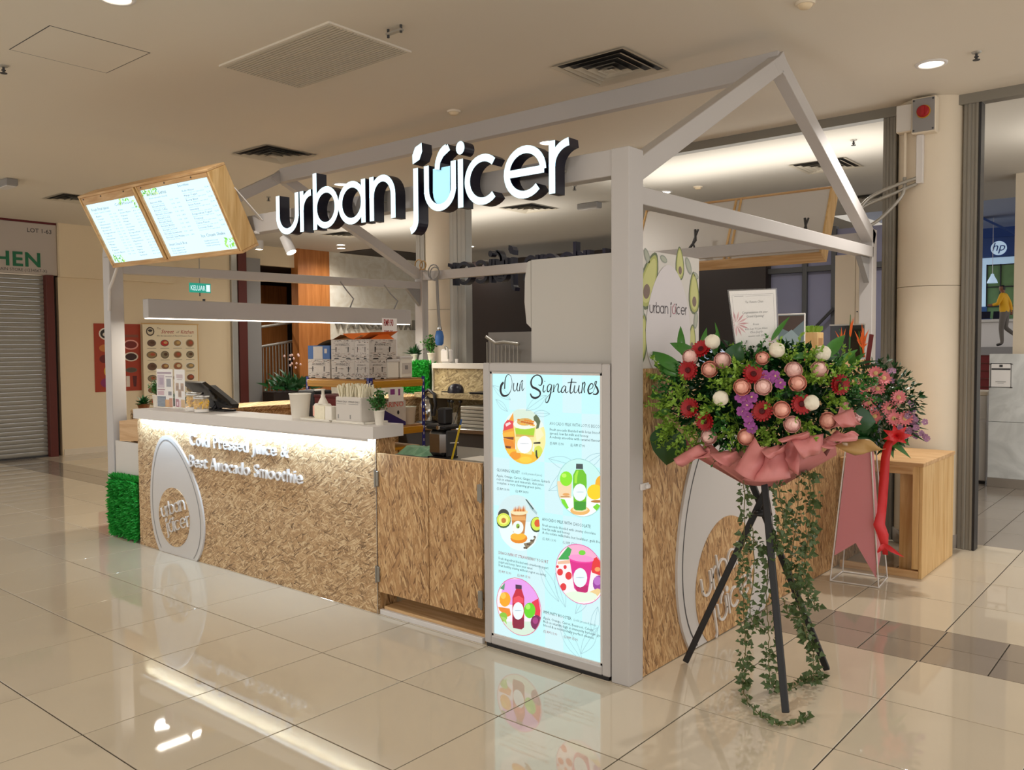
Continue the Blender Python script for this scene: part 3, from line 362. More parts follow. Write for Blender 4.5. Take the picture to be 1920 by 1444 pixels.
LBS = [('e8f4ee',[(-476,1119),(-478,1144),(-484,1167),(-494,1189),(-508,1209),(-526,1226),(-546,1240),(-568,1251),(-591,1257),(-616,1259),(-640,1257),(-663,1251),(-685,1240),(-705,1226),(-723,1209),(-737,1189),(-747,1167),(-753,1144),(-755,1119),(-753,1095),(-747,1072),(-737,1049),(-723,1029),(-705,1012),(-685,998),(-663,988),(-640,982),(-616,980),(-591,982),(-568,988),(-546,998),(-526,1012),(-508,1029),(-494,1049),(-484,1072),(-478,1095)]),('d8ead8',[(-653,1254),(-583,1255),(-568,1251),(-546,1240),(-533,1232),(-526,1201),(-684,1185),(-684,1241),(-663,1251)]),('f0a030',[(-754,1140),(-684,1235),(-671,1108),(-672,992),(-685,998),(-705,1012),(-723,1029),(-737,1049),(-740,1056),(-754,1135)]),('e0404a',[(-742,1178),(-721,1198),(-684,1193),(-684,1157),(-750,1139),(-746,1170)]),('f6d8d8',[(-736,1176),(-707,1188),(-698,1178),(-731,1162)]),('f8b838',[(-755,1128),(-680,1143),(-680,1107),(-750,1103),(-755,1127)]),('7a3a18',[(-750,1108),(-680,1113),(-683,1097),(-746,1103)]),('e88a20',[(-750,1099),(-685,1093),(-671,1055),(-741,1064)]),('6a3010',[(-739,1064),(-699,1063),(-701,1052),(-732,1052)]),('f6c030',[(-732,1050),(-567,1051),(-507,1032),(-508,1029),(-526,1012),(-546,998),(-568,988),(-591,982),(-616,980),(-640,982),(-663,988),(-685,998),(-705,1012),(-723,1029),(-728,1037)]),('f0981c',[(-635,1022),(-638,1030),(-645,1036),(-657,1040),(-671,1040),(-686,1038),(-698,1032),(-706,1024),(-709,1016),(-709,1015),(-705,1012),(-685,998),(-685,998),(-672,997),(-658,1000),(-646,1006),(-638,1013)]),('f8d040',[(-563,1006),(-566,1012),(-574,1016),(-588,1019),(-603,1019),(-619,1016),(-632,1012),(-641,1006),(-644,1000),(-641,994),(-632,989),(-619,987),(-603,987),(-588,989),(-575,994),(-566,1000)]),('5a6a48',[(-552,1220),(-536,1234),(-526,1226),(-519,1220),(-508,1201),(-522,1159),(-540,1162)]),('f4eca0',[(-548,1154),(-488,1175),(-484,1167),(-478,1145),(-478,1093),(-484,1072),(-494,1050),(-549,1046)]),('f6f0c0',[(-544,1158),(-509,1170),(-487,1133),(-531,1096)]),('2c2a20',[(-555,1093),(-509,1099),(-509,1089),(-553,1086)]),('d8e050',[(-496,1053),(-498,1064),(-504,1072),(-512,1078),(-522,1079),(-532,1076),(-541,1070),(-547,1060),(-549,1049),(-547,1039),(-541,1030),(-533,1025),(-523,1023),(-513,1026),(-509,1029),(-508,1029),(-498,1045)]),('3a4020',[(-540,1053),(-531,1058),(-527,1026),(-523,1020),(-532,1012),(-540,1029)]),('f2e69a',[(-682,1178),(-531,1186),(-565,1031),(-662,1034)]),('a6d42a',[(-671,1158),(-543,1165),(-549,1128),(-666,1128)]),('d8b050',[(-666,1128),(-549,1128),(-550,1121),(-666,1115)]),('f2f4e4',[(-531,1186),(-536,1196),(-552,1204),(-577,1208),(-606,1209),(-636,1205),(-661,1198),(-678,1189),(-684,1178),(-678,1168),(-661,1161),(-636,1156),(-607,1156),(-577,1160),(-553,1167),(-536,1176)]),('d8b060',[(-555,1196),(-559,1203),(-570,1208),(-586,1212),(-606,1212),(-626,1210),(-643,1205),(-655,1198),(-659,1190),(-655,1183),(-643,1177),(-626,1174),(-607,1174),(-587,1176),(-570,1181),(-559,1188)]),('e88a20',[(-637,1202),(-638,1204),(-640,1205),(-643,1206),(-647,1206),(-651,1206),(-654,1204),(-657,1203),(-657,1201),(-657,1199),(-654,1198),(-651,1197),(-647,1197),(-643,1197),(-640,1199),(-638,1200)]),('c86a18',[(-614,1193),(-614,1195),(-617,1196),(-620,1197),(-624,1197),(-627,1197),(-631,1195),(-633,1194),(-634,1192),(-633,1190),(-631,1189),(-627,1188),(-624,1188),(-620,1188),(-617,1190),(-614,1191)]),('f4b040',[(-617,1183),(-618,1184),(-620,1186),(-623,1187),(-627,1187),(-631,1186),(-634,1185),(-637,1183),(-637,1182),(-637,1180),(-634,1178),(-631,1178),(-627,1177),(-624,1178),(-620,1179),(-618,1181)]),('e88a20',[(-594,1202),(-594,1203),(-597,1205),(-600,1206),(-604,1206),(-607,1205),(-611,1204),(-613,1203),(-614,1201),(-613,1199),(-611,1198),(-607,1197),(-604,1197),(-600,1197),(-597,1198),(-594,1200)]),('c86a18',[(-597,1191),(-598,1193),(-600,1194),(-603,1195),(-607,1195),(-611,1195),(-614,1194),(-617,1192),(-617,1190),(-617,1189),(-614,1187),(-611,1186),(-607,1186),(-604,1187),(-600,1188),(-598,1190)]),('f4b040',[(-601,1181),(-602,1183),(-604,1184),(-607,1185),(-611,1185),(-615,1184),(-618,1183),(-620,1182),(-621,1180),(-620,1178),(-618,1177),(-615,1176),(-611,1176),(-607,1176),(-604,1178),(-602,1179)]),('e88a20',[(-578,1200),(-578,1202),(-580,1203),(-584,1204),(-587,1204),(-591,1204),(-594,1202),(-597,1201),(-597,1199),(-597,1197),(-594,1196),(-591,1195),(-587,1195),(-584,1196),(-580,1197),(-578,1198)]),('c86a18',[(-581,1190),(-582,1191),(-584,1193),(-587,1194),(-591,1194),(-595,1193),(-598,1192),(-600,1191),(-601,1189),(-600,1187),(-598,1186),(-595,1185),(-591,1185),(-587,1185),(-584,1186),(-582,1188)]),('f4b040',[(-558,1181),(-559,1183),(-561,1184),(-564,1185),(-568,1185),(-572,1184),(-575,1183),(-577,1182),(-578,1180),(-577,1178),(-575,1177),(-572,1176),(-568,1176),(-564,1176),(-561,1177),(-559,1179)]),('e88a20',[(-561,1198),(-562,1200),(-564,1202),(-568,1202),(-571,1203),(-575,1202),(-578,1201),(-580,1199),(-581,1197),(-580,1196),(-578,1194),(-575,1194),(-571,1193),(-568,1194),(-564,1195),(-562,1197)]),('c86a18',[(-565,1188),(-566,1190),(-568,1191),(-571,1192),(-575,1192),(-579,1192),(-582,1190),(-584,1189),(-585,1187),(-584,1185),(-582,1184),(-579,1183),(-575,1183),(-571,1184),(-568,1185),(-566,1186)]),('f4b040',[(-542,1179),(-543,1181),(-545,1182),(-548,1183),(-552,1183),(-556,1183),(-559,1182),(-561,1180),(-562,1178),(-561,1176),(-559,1175),(-556,1174),(-552,1174),(-548,1175),(-545,1176),(-543,1177)]),('e88a20',[(-545,1197),(-546,1199),(-548,1200),(-551,1201),(-555,1201),(-559,1200),(-562,1199),(-564,1198),(-565,1196),(-564,1194),(-562,1193),(-559,1192),(-555,1192),(-552,1192),(-548,1193),(-546,1195)]),('c86a18',[(-549,1187),(-550,1188),(-552,1190),(-555,1190),(-559,1191),(-563,1190),(-566,1189),(-568,1187),(-569,1185),(-568,1184),(-566,1182),(-563,1182),(-559,1181),(-555,1182),(-552,1183),(-550,1185)]),('fbfdfb',[(-561,1082),(-565,1098),(-575,1112),(-590,1120),(-608,1122),(-627,1118),(-642,1107),(-653,1092),(-656,1075),(-653,1058),(-643,1045),(-627,1036),(-609,1034),(-591,1039),(-575,1050),(-565,1065)]),('c8ccd0',[(-577,1086),(-579,1086),(-586,1087),(-596,1086),(-609,1086),(-621,1085),(-631,1084),(-638,1083),(-640,1082),(-638,1081),(-631,1081),(-621,1081),(-609,1082),(-596,1083),(-586,1084),(-579,1085)]),('9ccfcc',[(-129,895),(-131,919),(-137,943),(-147,965),(-161,985),(-179,1002),(-199,1016),(-221,1026),(-244,1033),(-268,1035),(-293,1033),(-316,1026),(-338,1016),(-358,1002),(-376,985),(-390,965),(-400,943),(-406,919),(-408,895),(-406,871),(-400,847),(-390,825),(-376,805),(-358,788),(-338,774),(-316,764),(-293,758),(-268,755),(-244,758),(-221,764),(-199,774),(-179,788),(-161,805),(-147,825),(-137,847),(-131,871)]),('c8f4ee',[(-132,895),(-134,919),(-140,942),(-150,964),(-164,983),(-181,1000),(-200,1014),(-222,1024),(-245,1030),(-268,1032),(-292,1030),(-315,1024),(-337,1014),(-356,1000),(-373,983),(-387,964),(-397,942),(-403,919),(-405,895),(-403,871),(-397,848),(-387,827),(-373,807),(-356,790),(-337,777),(-315,767),(-292,760),(-268,758),(-245,760),(-222,767),(-200,777),(-181,790),(-164,807),(-150,827),(-140,848),(-134,871)]),('f6fdf8',[(-393,840),(-137,867),(-152,824),(-164,807),(-181,790),(-200,777),(-222,767),(-245,760),(-268,758),(-292,760),(-315,767),(-337,777),(-356,790),(-373,807),(-387,827)]),('f4d8b0',[(-404,914),(-318,922),(-322,840),(-390,833),(-396,846),(-405,903)]),('e8a860',[(-331,857),(-332,859),(-337,861),(-343,861),(-351,861),(-359,860),(-366,858),(-371,855),(-373,852),(-371,850),(-366,848),(-360,847),(-352,847),(-343,849),(-337,851),(-332,854)]),('c08850',[(-385,842),(-331,848),(-331,843),(-385,837)]),('8ce81e',[(-314,934),(-316,948),(-325,959),(-337,965),(-351,967),(-365,963),(-378,954),(-386,941),(-389,927),(-386,914),(-378,903),(-366,896),(-351,895),(-337,899),(-325,908),(-317,921)]),('c0fa60',[(-349,946),(-350,950),(-353,953),(-358,955),(-364,955),(-369,954),(-374,951),(-377,948),(-378,944),(-377,940),(-374,937),(-369,935),(-364,935),(-358,936),(-353,939),(-350,942)]),('f6b21e',[(-151,964),(-161,961),(-172,951),(-179,938),(-182,922),(-179,907),(-172,895),(-161,887),(-149,886),(-136,890),(-132,894),(-132,895),(-134,919),(-140,942),(-150,964)]),('fcd414',[(-141,888),(-144,902),(-153,913),(-167,919),(-184,920),(-201,916),(-215,906),(-225,894),(-228,879),(-225,865),(-215,855),(-201,848),(-184,847),(-167,852),(-153,861),(-144,874)]),('b87830',[(-141,847),(-147,848),(-159,848),(-172,847),(-186,845),(-198,842),(-205,839),(-208,836),(-205,834),(-198,833),(-186,833),(-172,834),(-159,836),(-147,838),(-144,840)]),('7ae028',[(-385,830),(-360,829),(-335,791),(-347,784),(-356,790),(-357,791),(-373,807),(-376,812)]),('78d828',[(-196,811),(-172,830),(-153,823),(-164,807),(-175,796)]),('f0b868',[(-212,792),(-217,800),(-229,806),(-247,808),(-269,808),(-291,803),(-310,796),(-322,788),(-327,779),(-322,771),(-310,765),(-291,763),(-269,764),(-247,768),(-229,775),(-217,784)]),('f8e0b0',[(-224,798),(-228,802),(-237,806),(-252,807),(-269,806),(-286,803),(-301,798),(-311,793),(-314,787),(-311,782),(-301,779),(-286,778),(-269,779),(-252,782),(-237,787),(-228,792)]),('6cc41c',[(-293,980),(-252,984),(-232,961),(-230,924),(-234,796),(-257,787),(-294,784),(-306,791),(-310,916),(-309,953)]),('a4e83a',[(-287,976),(-277,977),(-285,946),(-287,915),(-301,914),(-301,951)]),('3a9a2a',[(-302,826),(-234,833),(-236,796),(-257,788),(-294,785),(-304,792)]),('effcfc',[(-231,877),(-234,893),(-242,906),(-255,913),(-269,915),(-284,910),(-297,900),(-306,886),(-309,869),(-306,853),(-297,840),(-285,833),(-270,831),(-255,836),(-242,846),(-234,861)]),('b8d0d8',[(-245,877),(-247,878),(-252,878),(-260,878),(-269,877),(-279,876),(-287,874),(-292,873),(-294,872),(-292,872),(-287,872),(-279,872),(-270,873),(-260,874),(-252,875),(-247,876)]),('3c4a4c',[(-291,1009),(-252,1011),(-251,986),(-292,984)]),('d4ecee',[(-512,678),(-515,703),(-521,727),(-531,749),(-546,769),(-563,787),(-583,801),(-606,812),(-630,818),(-654,820),(-679,818),(-703,812),(-725,801),(-745,787),(-763,769),(-777,749),(-787,727),(-794,703),(-796,678),(-794,654),(-787,630),(-777,607),(-763,587),(-745,570),(-725,556),(-703,545),(-679,539),(-654,537),(-630,539),(-606,545),(-583,556),(-563,570),(-546,587),(-531,607),(-521,630),(-515,654)]),('eafcfc',[(-792,665),(-514,700),(-514,692),(-540,595),(-546,587),(-563,570),(-583,556),(-606,545),(-625,540),(-638,538),(-654,537),(-679,539),(-703,545),(-725,556),(-745,570),(-761,585)]),('a8c8cc',[(-605,806),(-529,745),(-529,744),(-533,733),(-569,757)]),('3c5a58',[(-605,803),(-596,804),(-551,763),(-555,755)]),('3a3e38',[(-711,711),(-714,723),(-722,732),(-734,737),(-749,738),(-763,734),(-776,725),(-784,714),(-787,702),(-784,691),(-776,682),(-764,676),(-749,676),(-735,680),(-722,688),(-714,699)]),('2e5a28',[(-700,684),(-703,699),(-714,710),(-730,717),(-749,718),(-768,712),(-784,702),(-795,688),(-796,678),(-794,655),(-785,645),(-769,638),(-750,638),(-730,643),(-714,654),(-704,668)]),('f0f060',[(-704,687),(-708,700),(-717,710),(-732,715),(-749,716),(-766,711),(-781,702),(-791,689),(-794,676),(-791,663),(-781,653),(-767,647),(-749,647),(-732,652),(-718,661),(-708,674)]),('c8e43c',[(-709,686),(-712,698),(-721,707),(-734,712),(-749,712),(-764,708),(-778,700),(-786,689),(-790,676),(-787,665),(-778,656),(-765,651),(-749,651),(-734,655),(-721,663),(-712,674)]),('f4f47a',[(-715,686),(-718,695),(-725,703),(-736,707),(-749,708),(-762,704),(-773,697),(-781,688),(-783,677),(-781,667),(-774,660),(-762,656),(-749,655),(-736,659),(-725,666),(-718,675)]),('c87830',[(-732,680),(-733,685),(-737,689),(-742,691),(-748,692),(-754,690),(-760,686),(-763,681),(-764,676),(-763,671),(-760,667),(-755,664),(-748,664),(-742,666),(-737,670),(-733,675)]),('2e4a28',[(-520,722),(-533,723),(-548,718),(-560,708),(-569,694),(-572,679),(-569,665),(-561,653),(-548,646),(-534,645),(-519,650),(-515,654),(-512,678),(-515,703)]),('d4ec50',[(-519,719),(-521,720),(-533,721),(-546,717),(-557,708),(-564,696),(-567,683),(-565,671),(-557,661),(-547,655),(-534,654),(-521,658),(-514,664),(-512,678),(-515,703)]),('e05a28',[(-516,709),(-519,711),(-527,711),(-534,709),(-541,704),(-545,697),(-547,689),(-545,682),(-541,676),(-535,673),(-527,673),(-519,675),(-513,680),(-513,680),(-515,703)]),('e88818',[(-592,607),(-596,617),(-608,624),(-626,627),(-647,626),(-668,621),(-686,613),(-698,603),(-703,592),(-699,582),(-687,575),(-668,572),(-647,573),(-626,578),(-608,586),(-597,596)]),('f8b830',[(-601,615),(-605,622),(-616,627),(-632,629),(-651,627),(-671,623),(-688,617),(-699,609),(-703,601),(-699,594),(-688,589),(-671,587),(-652,588),(-632,592),(-616,599),(-605,607)]),('8a7a60',[(-617,577),(-579,589),(-534,624),(-552,590),(-597,551)]),('5a4a3a',[(-604,557),(-604,559),(-606,561),(-608,561),(-611,561),(-614,561),(-616,559),(-618,557),(-618,555),(-618,553),(-616,552),(-614,551),(-611,551),(-608,552),(-606,554),(-604,555)]),('5a4a3a',[(-593,558),(-593,559),(-595,561),(-597,562),(-600,562),(-603,561),(-605,559),(-607,557),(-607,555),(-607,554),(-605,552),(-603,552),(-600,552),(-597,552),(-595,554),(-593,556)]),('5a4a3a',[(-582,579),(-582,581),(-584,582),(-586,583),(-589,583),(-592,582),(-594,581),(-596,579),(-596,577),(-596,575),(-594,574),(-592,573),(-589,573),(-586,574),(-584,575),(-582,577)]),('5a4a3a',[(-571,579),(-571,581),(-573,582),(-575,583),(-578,583),(-581,582),(-583,581),(-585,579),(-585,577),(-585,575),(-583,574),(-581,573),(-578,573),(-575,574),(-573,575),(-571,577)]),('5a4a3a',[(-560,601),(-560,602),(-562,604),(-564,605),(-567,605),(-570,604),(-572,602),(-574,601),(-574,599),(-574,597),(-572,595),(-570,595),(-567,595),(-564,595),(-562,597),(-561,599)]),('5a4a3a',[(-549,601),(-550,603),(-551,604),(-554,605),(-556,605),(-559,604),(-561,603),(-563,601),(-564,599),(-563,597),(-561,596),(-559,595),(-556,595),(-554,596),(-551,597),(-550,599)]),('5a4a3a',[(-538,622),(-539,624),(-540,625),(-543,626),(-545,626),(-548,625),(-551,624),(-552,622),(-553,620),(-552,618),(-551,617),(-548,616),(-546,616),(-543,617),(-540,618),(-539,620)]),('c8823e',[(-699,724),(-596,736),(-610,628),(-684,625)]),('e8a860',[(-693,685),(-601,697),(-605,717),(-695,706)]),('f6e4b4',[(-587,741),(-591,746),(-603,750),(-622,751),(-644,750),(-666,746),(-685,741),(-697,734),(-702,727),(-697,721),(-685,718),(-666,716),(-644,718),(-622,722),(-604,728),(-591,734)]),('e8a058',[(-683,733),(-676,759),(-671,732)]),('c8682c',[(-674,734),(-667,762),(-663,734)]),('e8a058',[(-665,735),(-658,765),(-654,735)]),('c8682c',[(-657,736),(-650,768),(-645,736)]),('e8a058',[(-648,737),(-641,771),(-636,737)]),('c8682c',[(-639,738),(-632,766),(-628,738)]),('e8a058',[(-631,739),(-623,769),(-619,739)]),('c8682c',[(-622,740),(-615,772),(-610,740)]),('e8a058',[(-613,741),(-606,775),(-602,741)]),('f2fcf4',[(-616,659),(-618,672),(-626,682),(-638,687),(-652,688),(-666,684),(-678,675),(-686,663),(-689,649),(-687,637),(-679,627),(-667,621),(-652,620),(-638,625),(-626,634),(-618,646)]),('8cb83c',[(-640,663),(-641,668),(-644,672),(-647,674),(-652,674),(-657,673),(-661,669),(-663,665),(-664,660),(-663,655),(-661,651),(-657,649),(-652,649),(-648,650),(-644,653),(-641,658)]),('5a4a20',[(-643,657),(-644,659),(-645,661),(-647,661),(-649,661),(-651,661),(-653,659),(-654,658),(-655,656),(-654,654),(-653,652),(-651,652),(-649,651),(-647,652),(-645,653),(-644,655)]),('e0409a',[(-125,480),(-127,505),(-134,529),(-145,552),(-159,573),(-177,590),(-198,605),(-220,616),(-245,622),(-270,624),(-295,622),(-319,616),(-342,605),(-363,590),(-381,573),(-395,552),(-406,529),(-412,505),(-415,480),(-412,455),(-406,430),(-395,407),(-381,387),(-363,369),(-342,354),(-319,344),(-295,337),(-270,335),(-245,337),(-220,344),(-198,354),(-177,369),(-159,387),(-145,407),(-134,430),(-127,455)]),('fdf2f2',[(-128,480),(-130,504),(-137,528),(-147,550),(-161,571),(-179,588),(-199,602),(-222,613),(-245,619),(-270,621),(-295,619),(-318,613),(-341,602),(-361,588),(-378,571),(-393,550),(-403,528),(-409,504),(-412,480),(-409,455),(-403,431),(-393,409),(-378,389),(-361,371),(-341,357),(-318,347),(-295,340),(-270,338),(-245,340),(-222,347),(-199,357),(-179,371),(-161,389),(-147,409),(-137,431),(-130,455)]),('f6b0d0',[(-270,621),(-245,619),(-222,613),(-199,602),(-179,588),(-161,571),(-151,555),(-334,526),(-334,606),(-318,613),(-295,619)]),('3caa50',[(-401,529),(-339,602),(-317,592),(-334,540)]),('f0c0a0',[(-401,520),(-323,541),(-323,523),(-401,506)]),('e83034',[(-215,549),(-173,578),(-157,564),(-147,550),(-137,528),(-130,504),(-129,489),(-199,499)]),('f4a060',[(-152,522),(-153,526),(-157,529),(-162,531),(-168,530),(-174,529),(-179,525),(-182,521),(-184,517),(-182,513),(-179,510),(-174,508),(-168,509),(-162,510),(-157,514),(-153,518)]),('9a3aa0',[(-129,473),(-129,473),(-136,485),(-147,492),(-160,492),(-173,487),(-184,477),(-192,463),(-194,447),(-192,432),(-184,421),(-173,414),(-160,413),(-147,419),(-139,427),(-137,431),(-130,455)]),('c070c8',[(-147,468),(-149,476),(-153,483),(-160,486),(-168,487),(-176,484),(-183,478),(-187,470),(-189,461),(-187,453),(-183,447),(-176,443),(-168,443),(-160,446),(-153,452),(-149,460)]),('f0d090',[(-237,391),(-168,429),(-142,425),(-184,369)]),('e8f8e0',[(-168,390),(-176,399),(-197,403),(-230,403),(-269,398),(-309,389),(-342,377),(-357,368),(-341,357),(-318,347),(-296,341),(-269,344),(-230,354),(-197,366),(-176,378)]),('e43038',[(-369,473),(-370,479),(-374,484),(-380,487),(-387,487),(-394,485),(-400,480),(-403,474),(-405,467),(-404,461),(-400,456),(-394,453),(-387,453),(-380,455),(-374,460),(-370,466)]),('e43038',[(-316,464),(-317,471),(-321,477),(-328,480),(-335,480),(-343,477),(-349,472),(-354,465),(-355,457),(-354,450),(-349,444),(-343,441),(-335,441),(-328,444),(-321,449),(-317,456)]),('e43038',[(-349,404),(-350,411),(-354,416),(-360,419),(-368,419),(-375,416),(-381,411),(-385,405),(-386,400),(-378,389),(-372,382),(-368,382),(-360,385),(-354,390),(-350,397)]),('e43038',[(-346,502),(-347,505),(-349,508),(-352,510),(-356,510),(-360,508),(-363,506),(-365,502),(-366,498),(-365,495),(-363,492),(-360,490),(-356,490),(-352,492),(-349,494),(-347,498)]),('e43038',[(-394,496),(-395,499),(-396,501),(-399,502),(-402,502),(-405,501),(-407,499),(-409,497),(-410,494),(-409,491),(-408,488),(-405,487),(-402,487),(-399,488),(-396,490),(-395,493)]),('e0208a',[(-328,540),(-194,553),(-223,404),(-237,395),(-285,393),(-302,406)]),('c0146a',[(-299,424),(-221,433),(-226,399),(-285,393)]),('f23ca0',[(-192,554),(-196,559),(-210,563),(-232,564),(-259,563),(-286,560),(-309,555),(-325,550),(-331,544),(-326,538),(-311,535),(-289,533),(-262,534),(-236,538),(-213,542),(-198,548)]),('f89ad0',[(-187,562),(-191,568),(-206,573),(-230,575),(-258,575),(-287,572),(-312,567),(-329,560),(-336,554),(-331,547),(-315,543),(-291,540),(-263,541),(-234,544),(-210,549),(-193,555)]),('78d838',[(-235,588),(-236,593),(-241,596),(-247,598),(-255,598),(-263,596),(-269,592),(-274,587),(-275,582),(-274,578),(-269,574),(-263,573),(-255,573),(-247,575),(-241,579),(-236,583)]),('eefcfc',[(-226,470),(-229,487),(-238,501),(-251,509),(-266,510),(-281,504),(-295,492),(-304,475),(-307,456),(-304,439),(-295,425),(-282,417),(-266,416),(-251,423),(-238,435),(-229,452)]),('b8ccd8',[(-240,468),(-242,468),(-248,468),(-256,467),(-266,466),(-276,464),(-284,462),(-290,460),(-292,459),(-290,458),(-284,459),(-276,460),(-266,461),(-256,463),(-248,465),(-242,467)]),('e04a7a',[(-502,249),(-505,275),(-511,299),(-522,323),(-537,344),(-555,362),(-576,376),(-599,387),(-624,394),(-650,396),(-675,394),(-700,387),(-723,376),(-744,362),(-762,344),(-777,323),(-788,299),(-795,275),(-797,249),(-795,223),(-788,199),(-777,175),(-762,154),(-744,136),(-723,122),(-700,111),(-675,104),(-650,102),(-624,104),(-599,111),(-576,122),(-555,136),(-537,154),(-522,175),(-511,199),(-505,223)]),('f8f0f6',[(-505,249),(-508,274),(-514,298),(-525,321),(-539,342),(-557,359),(-578,374),(-600,384),(-625,391),(-650,393),(-675,391),(-699,384),(-722,374),(-742,359),(-760,342),(-774,321),(-785,298),(-792,274),(-794,249),(-792,224),(-785,200),(-774,177),(-760,156),(-742,139),(-722,124),(-699,114),(-675,107),(-650,105),(-625,107),(-600,114),(-578,124),(-557,139),(-539,156),(-525,177),(-514,200),(-508,224)]),('eaa0ee',[(-706,381),(-641,392),(-625,391),(-600,384),(-578,374),(-557,359),(-539,342),(-525,321),(-514,298),(-511,285),(-511,266),(-777,243),(-751,351),(-742,359),(-722,374)]),('5a9a70',[(-774,321),(-739,356),(-745,317)]),('d8ecd8',[(-755,151),(-517,200),(-523,181),(-525,177),(-539,156),(-557,139),(-578,124),(-600,114),(-625,107),(-650,105),(-675,107),(-699,114),(-722,124),(-742,139)]),('f8a818',[(-702,277),(-705,291),(-713,302),(-725,308),(-739,308),(-754,303),(-766,292),(-774,278),(-777,263),(-775,248),(-766,237),(-754,231),(-740,231),(-726,237),(-713,248),(-705,262)]),('fcc850',[(-733,290),(-735,296),(-739,301),(-745,304),(-752,304),(-759,301),(-765,296),(-769,290),(-771,283),(-769,277),(-765,272),(-759,270),(-752,270),(-745,272),(-739,277),(-735,283)]),('f08a28',[(-787,222),(-709,228),(-700,196),(-722,182),(-778,205)]),('8ac83c',[(-725,181),(-727,190),(-733,197),(-742,200),(-753,200),(-764,196),(-773,189),(-777,182),(-774,177),(-760,156),(-755,151),(-753,151),(-742,155),(-733,163),(-727,172)]),('a8d868',[(-773,175),(-734,175),(-728,142),(-769,170)]),('e8304a',[(-563,289),(-522,315),(-508,257),(-511,224),(-546,227)]),('66d81e',[(-540,251),(-543,266),(-551,277),(-562,284),(-576,284),(-591,278),(-603,267),(-611,253),(-614,237),(-611,222),(-603,210),(-591,204),(-577,204),(-563,210),(-551,221),(-543,235)]),('a8f060',[(-572,264),(-573,269),(-576,273),(-581,275),(-587,275),(-593,273),(-598,269),(-602,263),(-603,258),(-602,252),(-598,249),(-593,246),(-587,247),(-581,249),(-576,253),(-573,258)]),('7a1a58',[(-508,222),(-509,223),(-520,229),(-534,229),(-548,223),(-560,213),(-568,199),(-571,184),(-568,170),(-561,160),(-549,154),(-542,154),(-539,156),(-525,177),(-514,200)]),('a83a80',[(-523,203),(-524,209),(-528,214),(-533,217),(-540,216),(-547,214),(-553,209),(-557,203),(-558,196),(-557,190),(-553,185),(-547,183),(-540,183),(-534,185),(-528,190),(-524,196)]),('c81e3c',[(-664,339),(-629,345),(-611,303),(-613,152),(-630,136),(-685,132),(-691,150),(-689,289)]),('ee4a5c',[(-681,290),(-647,306),(-617,297),(-617,274),(-684,261)]),('8a1438',[(-688,189),(-613,199),(-614,149),(-630,136),(-685,132)]),('effcfc',[(-615,234),(-618,251),(-625,264),(-637,271),(-651,272),(-665,266),(-677,254),(-685,238),(-688,220),(-685,203),(-677,190),(-666,182),(-652,182),(-638,188),(-626,200),(-618,216)]),('b8ccd8',[(-627,234),(-629,235),(-634,234),(-642,233),(-651,232),(-661,230),(-669,228),(-674,226),(-676,225),(-674,224),(-669,224),(-661,225),(-651,227),(-642,229),(-634,231),(-629,233)]),('4a2a4c',[(-668,360),(-627,363),(-627,343),(-668,338)])]
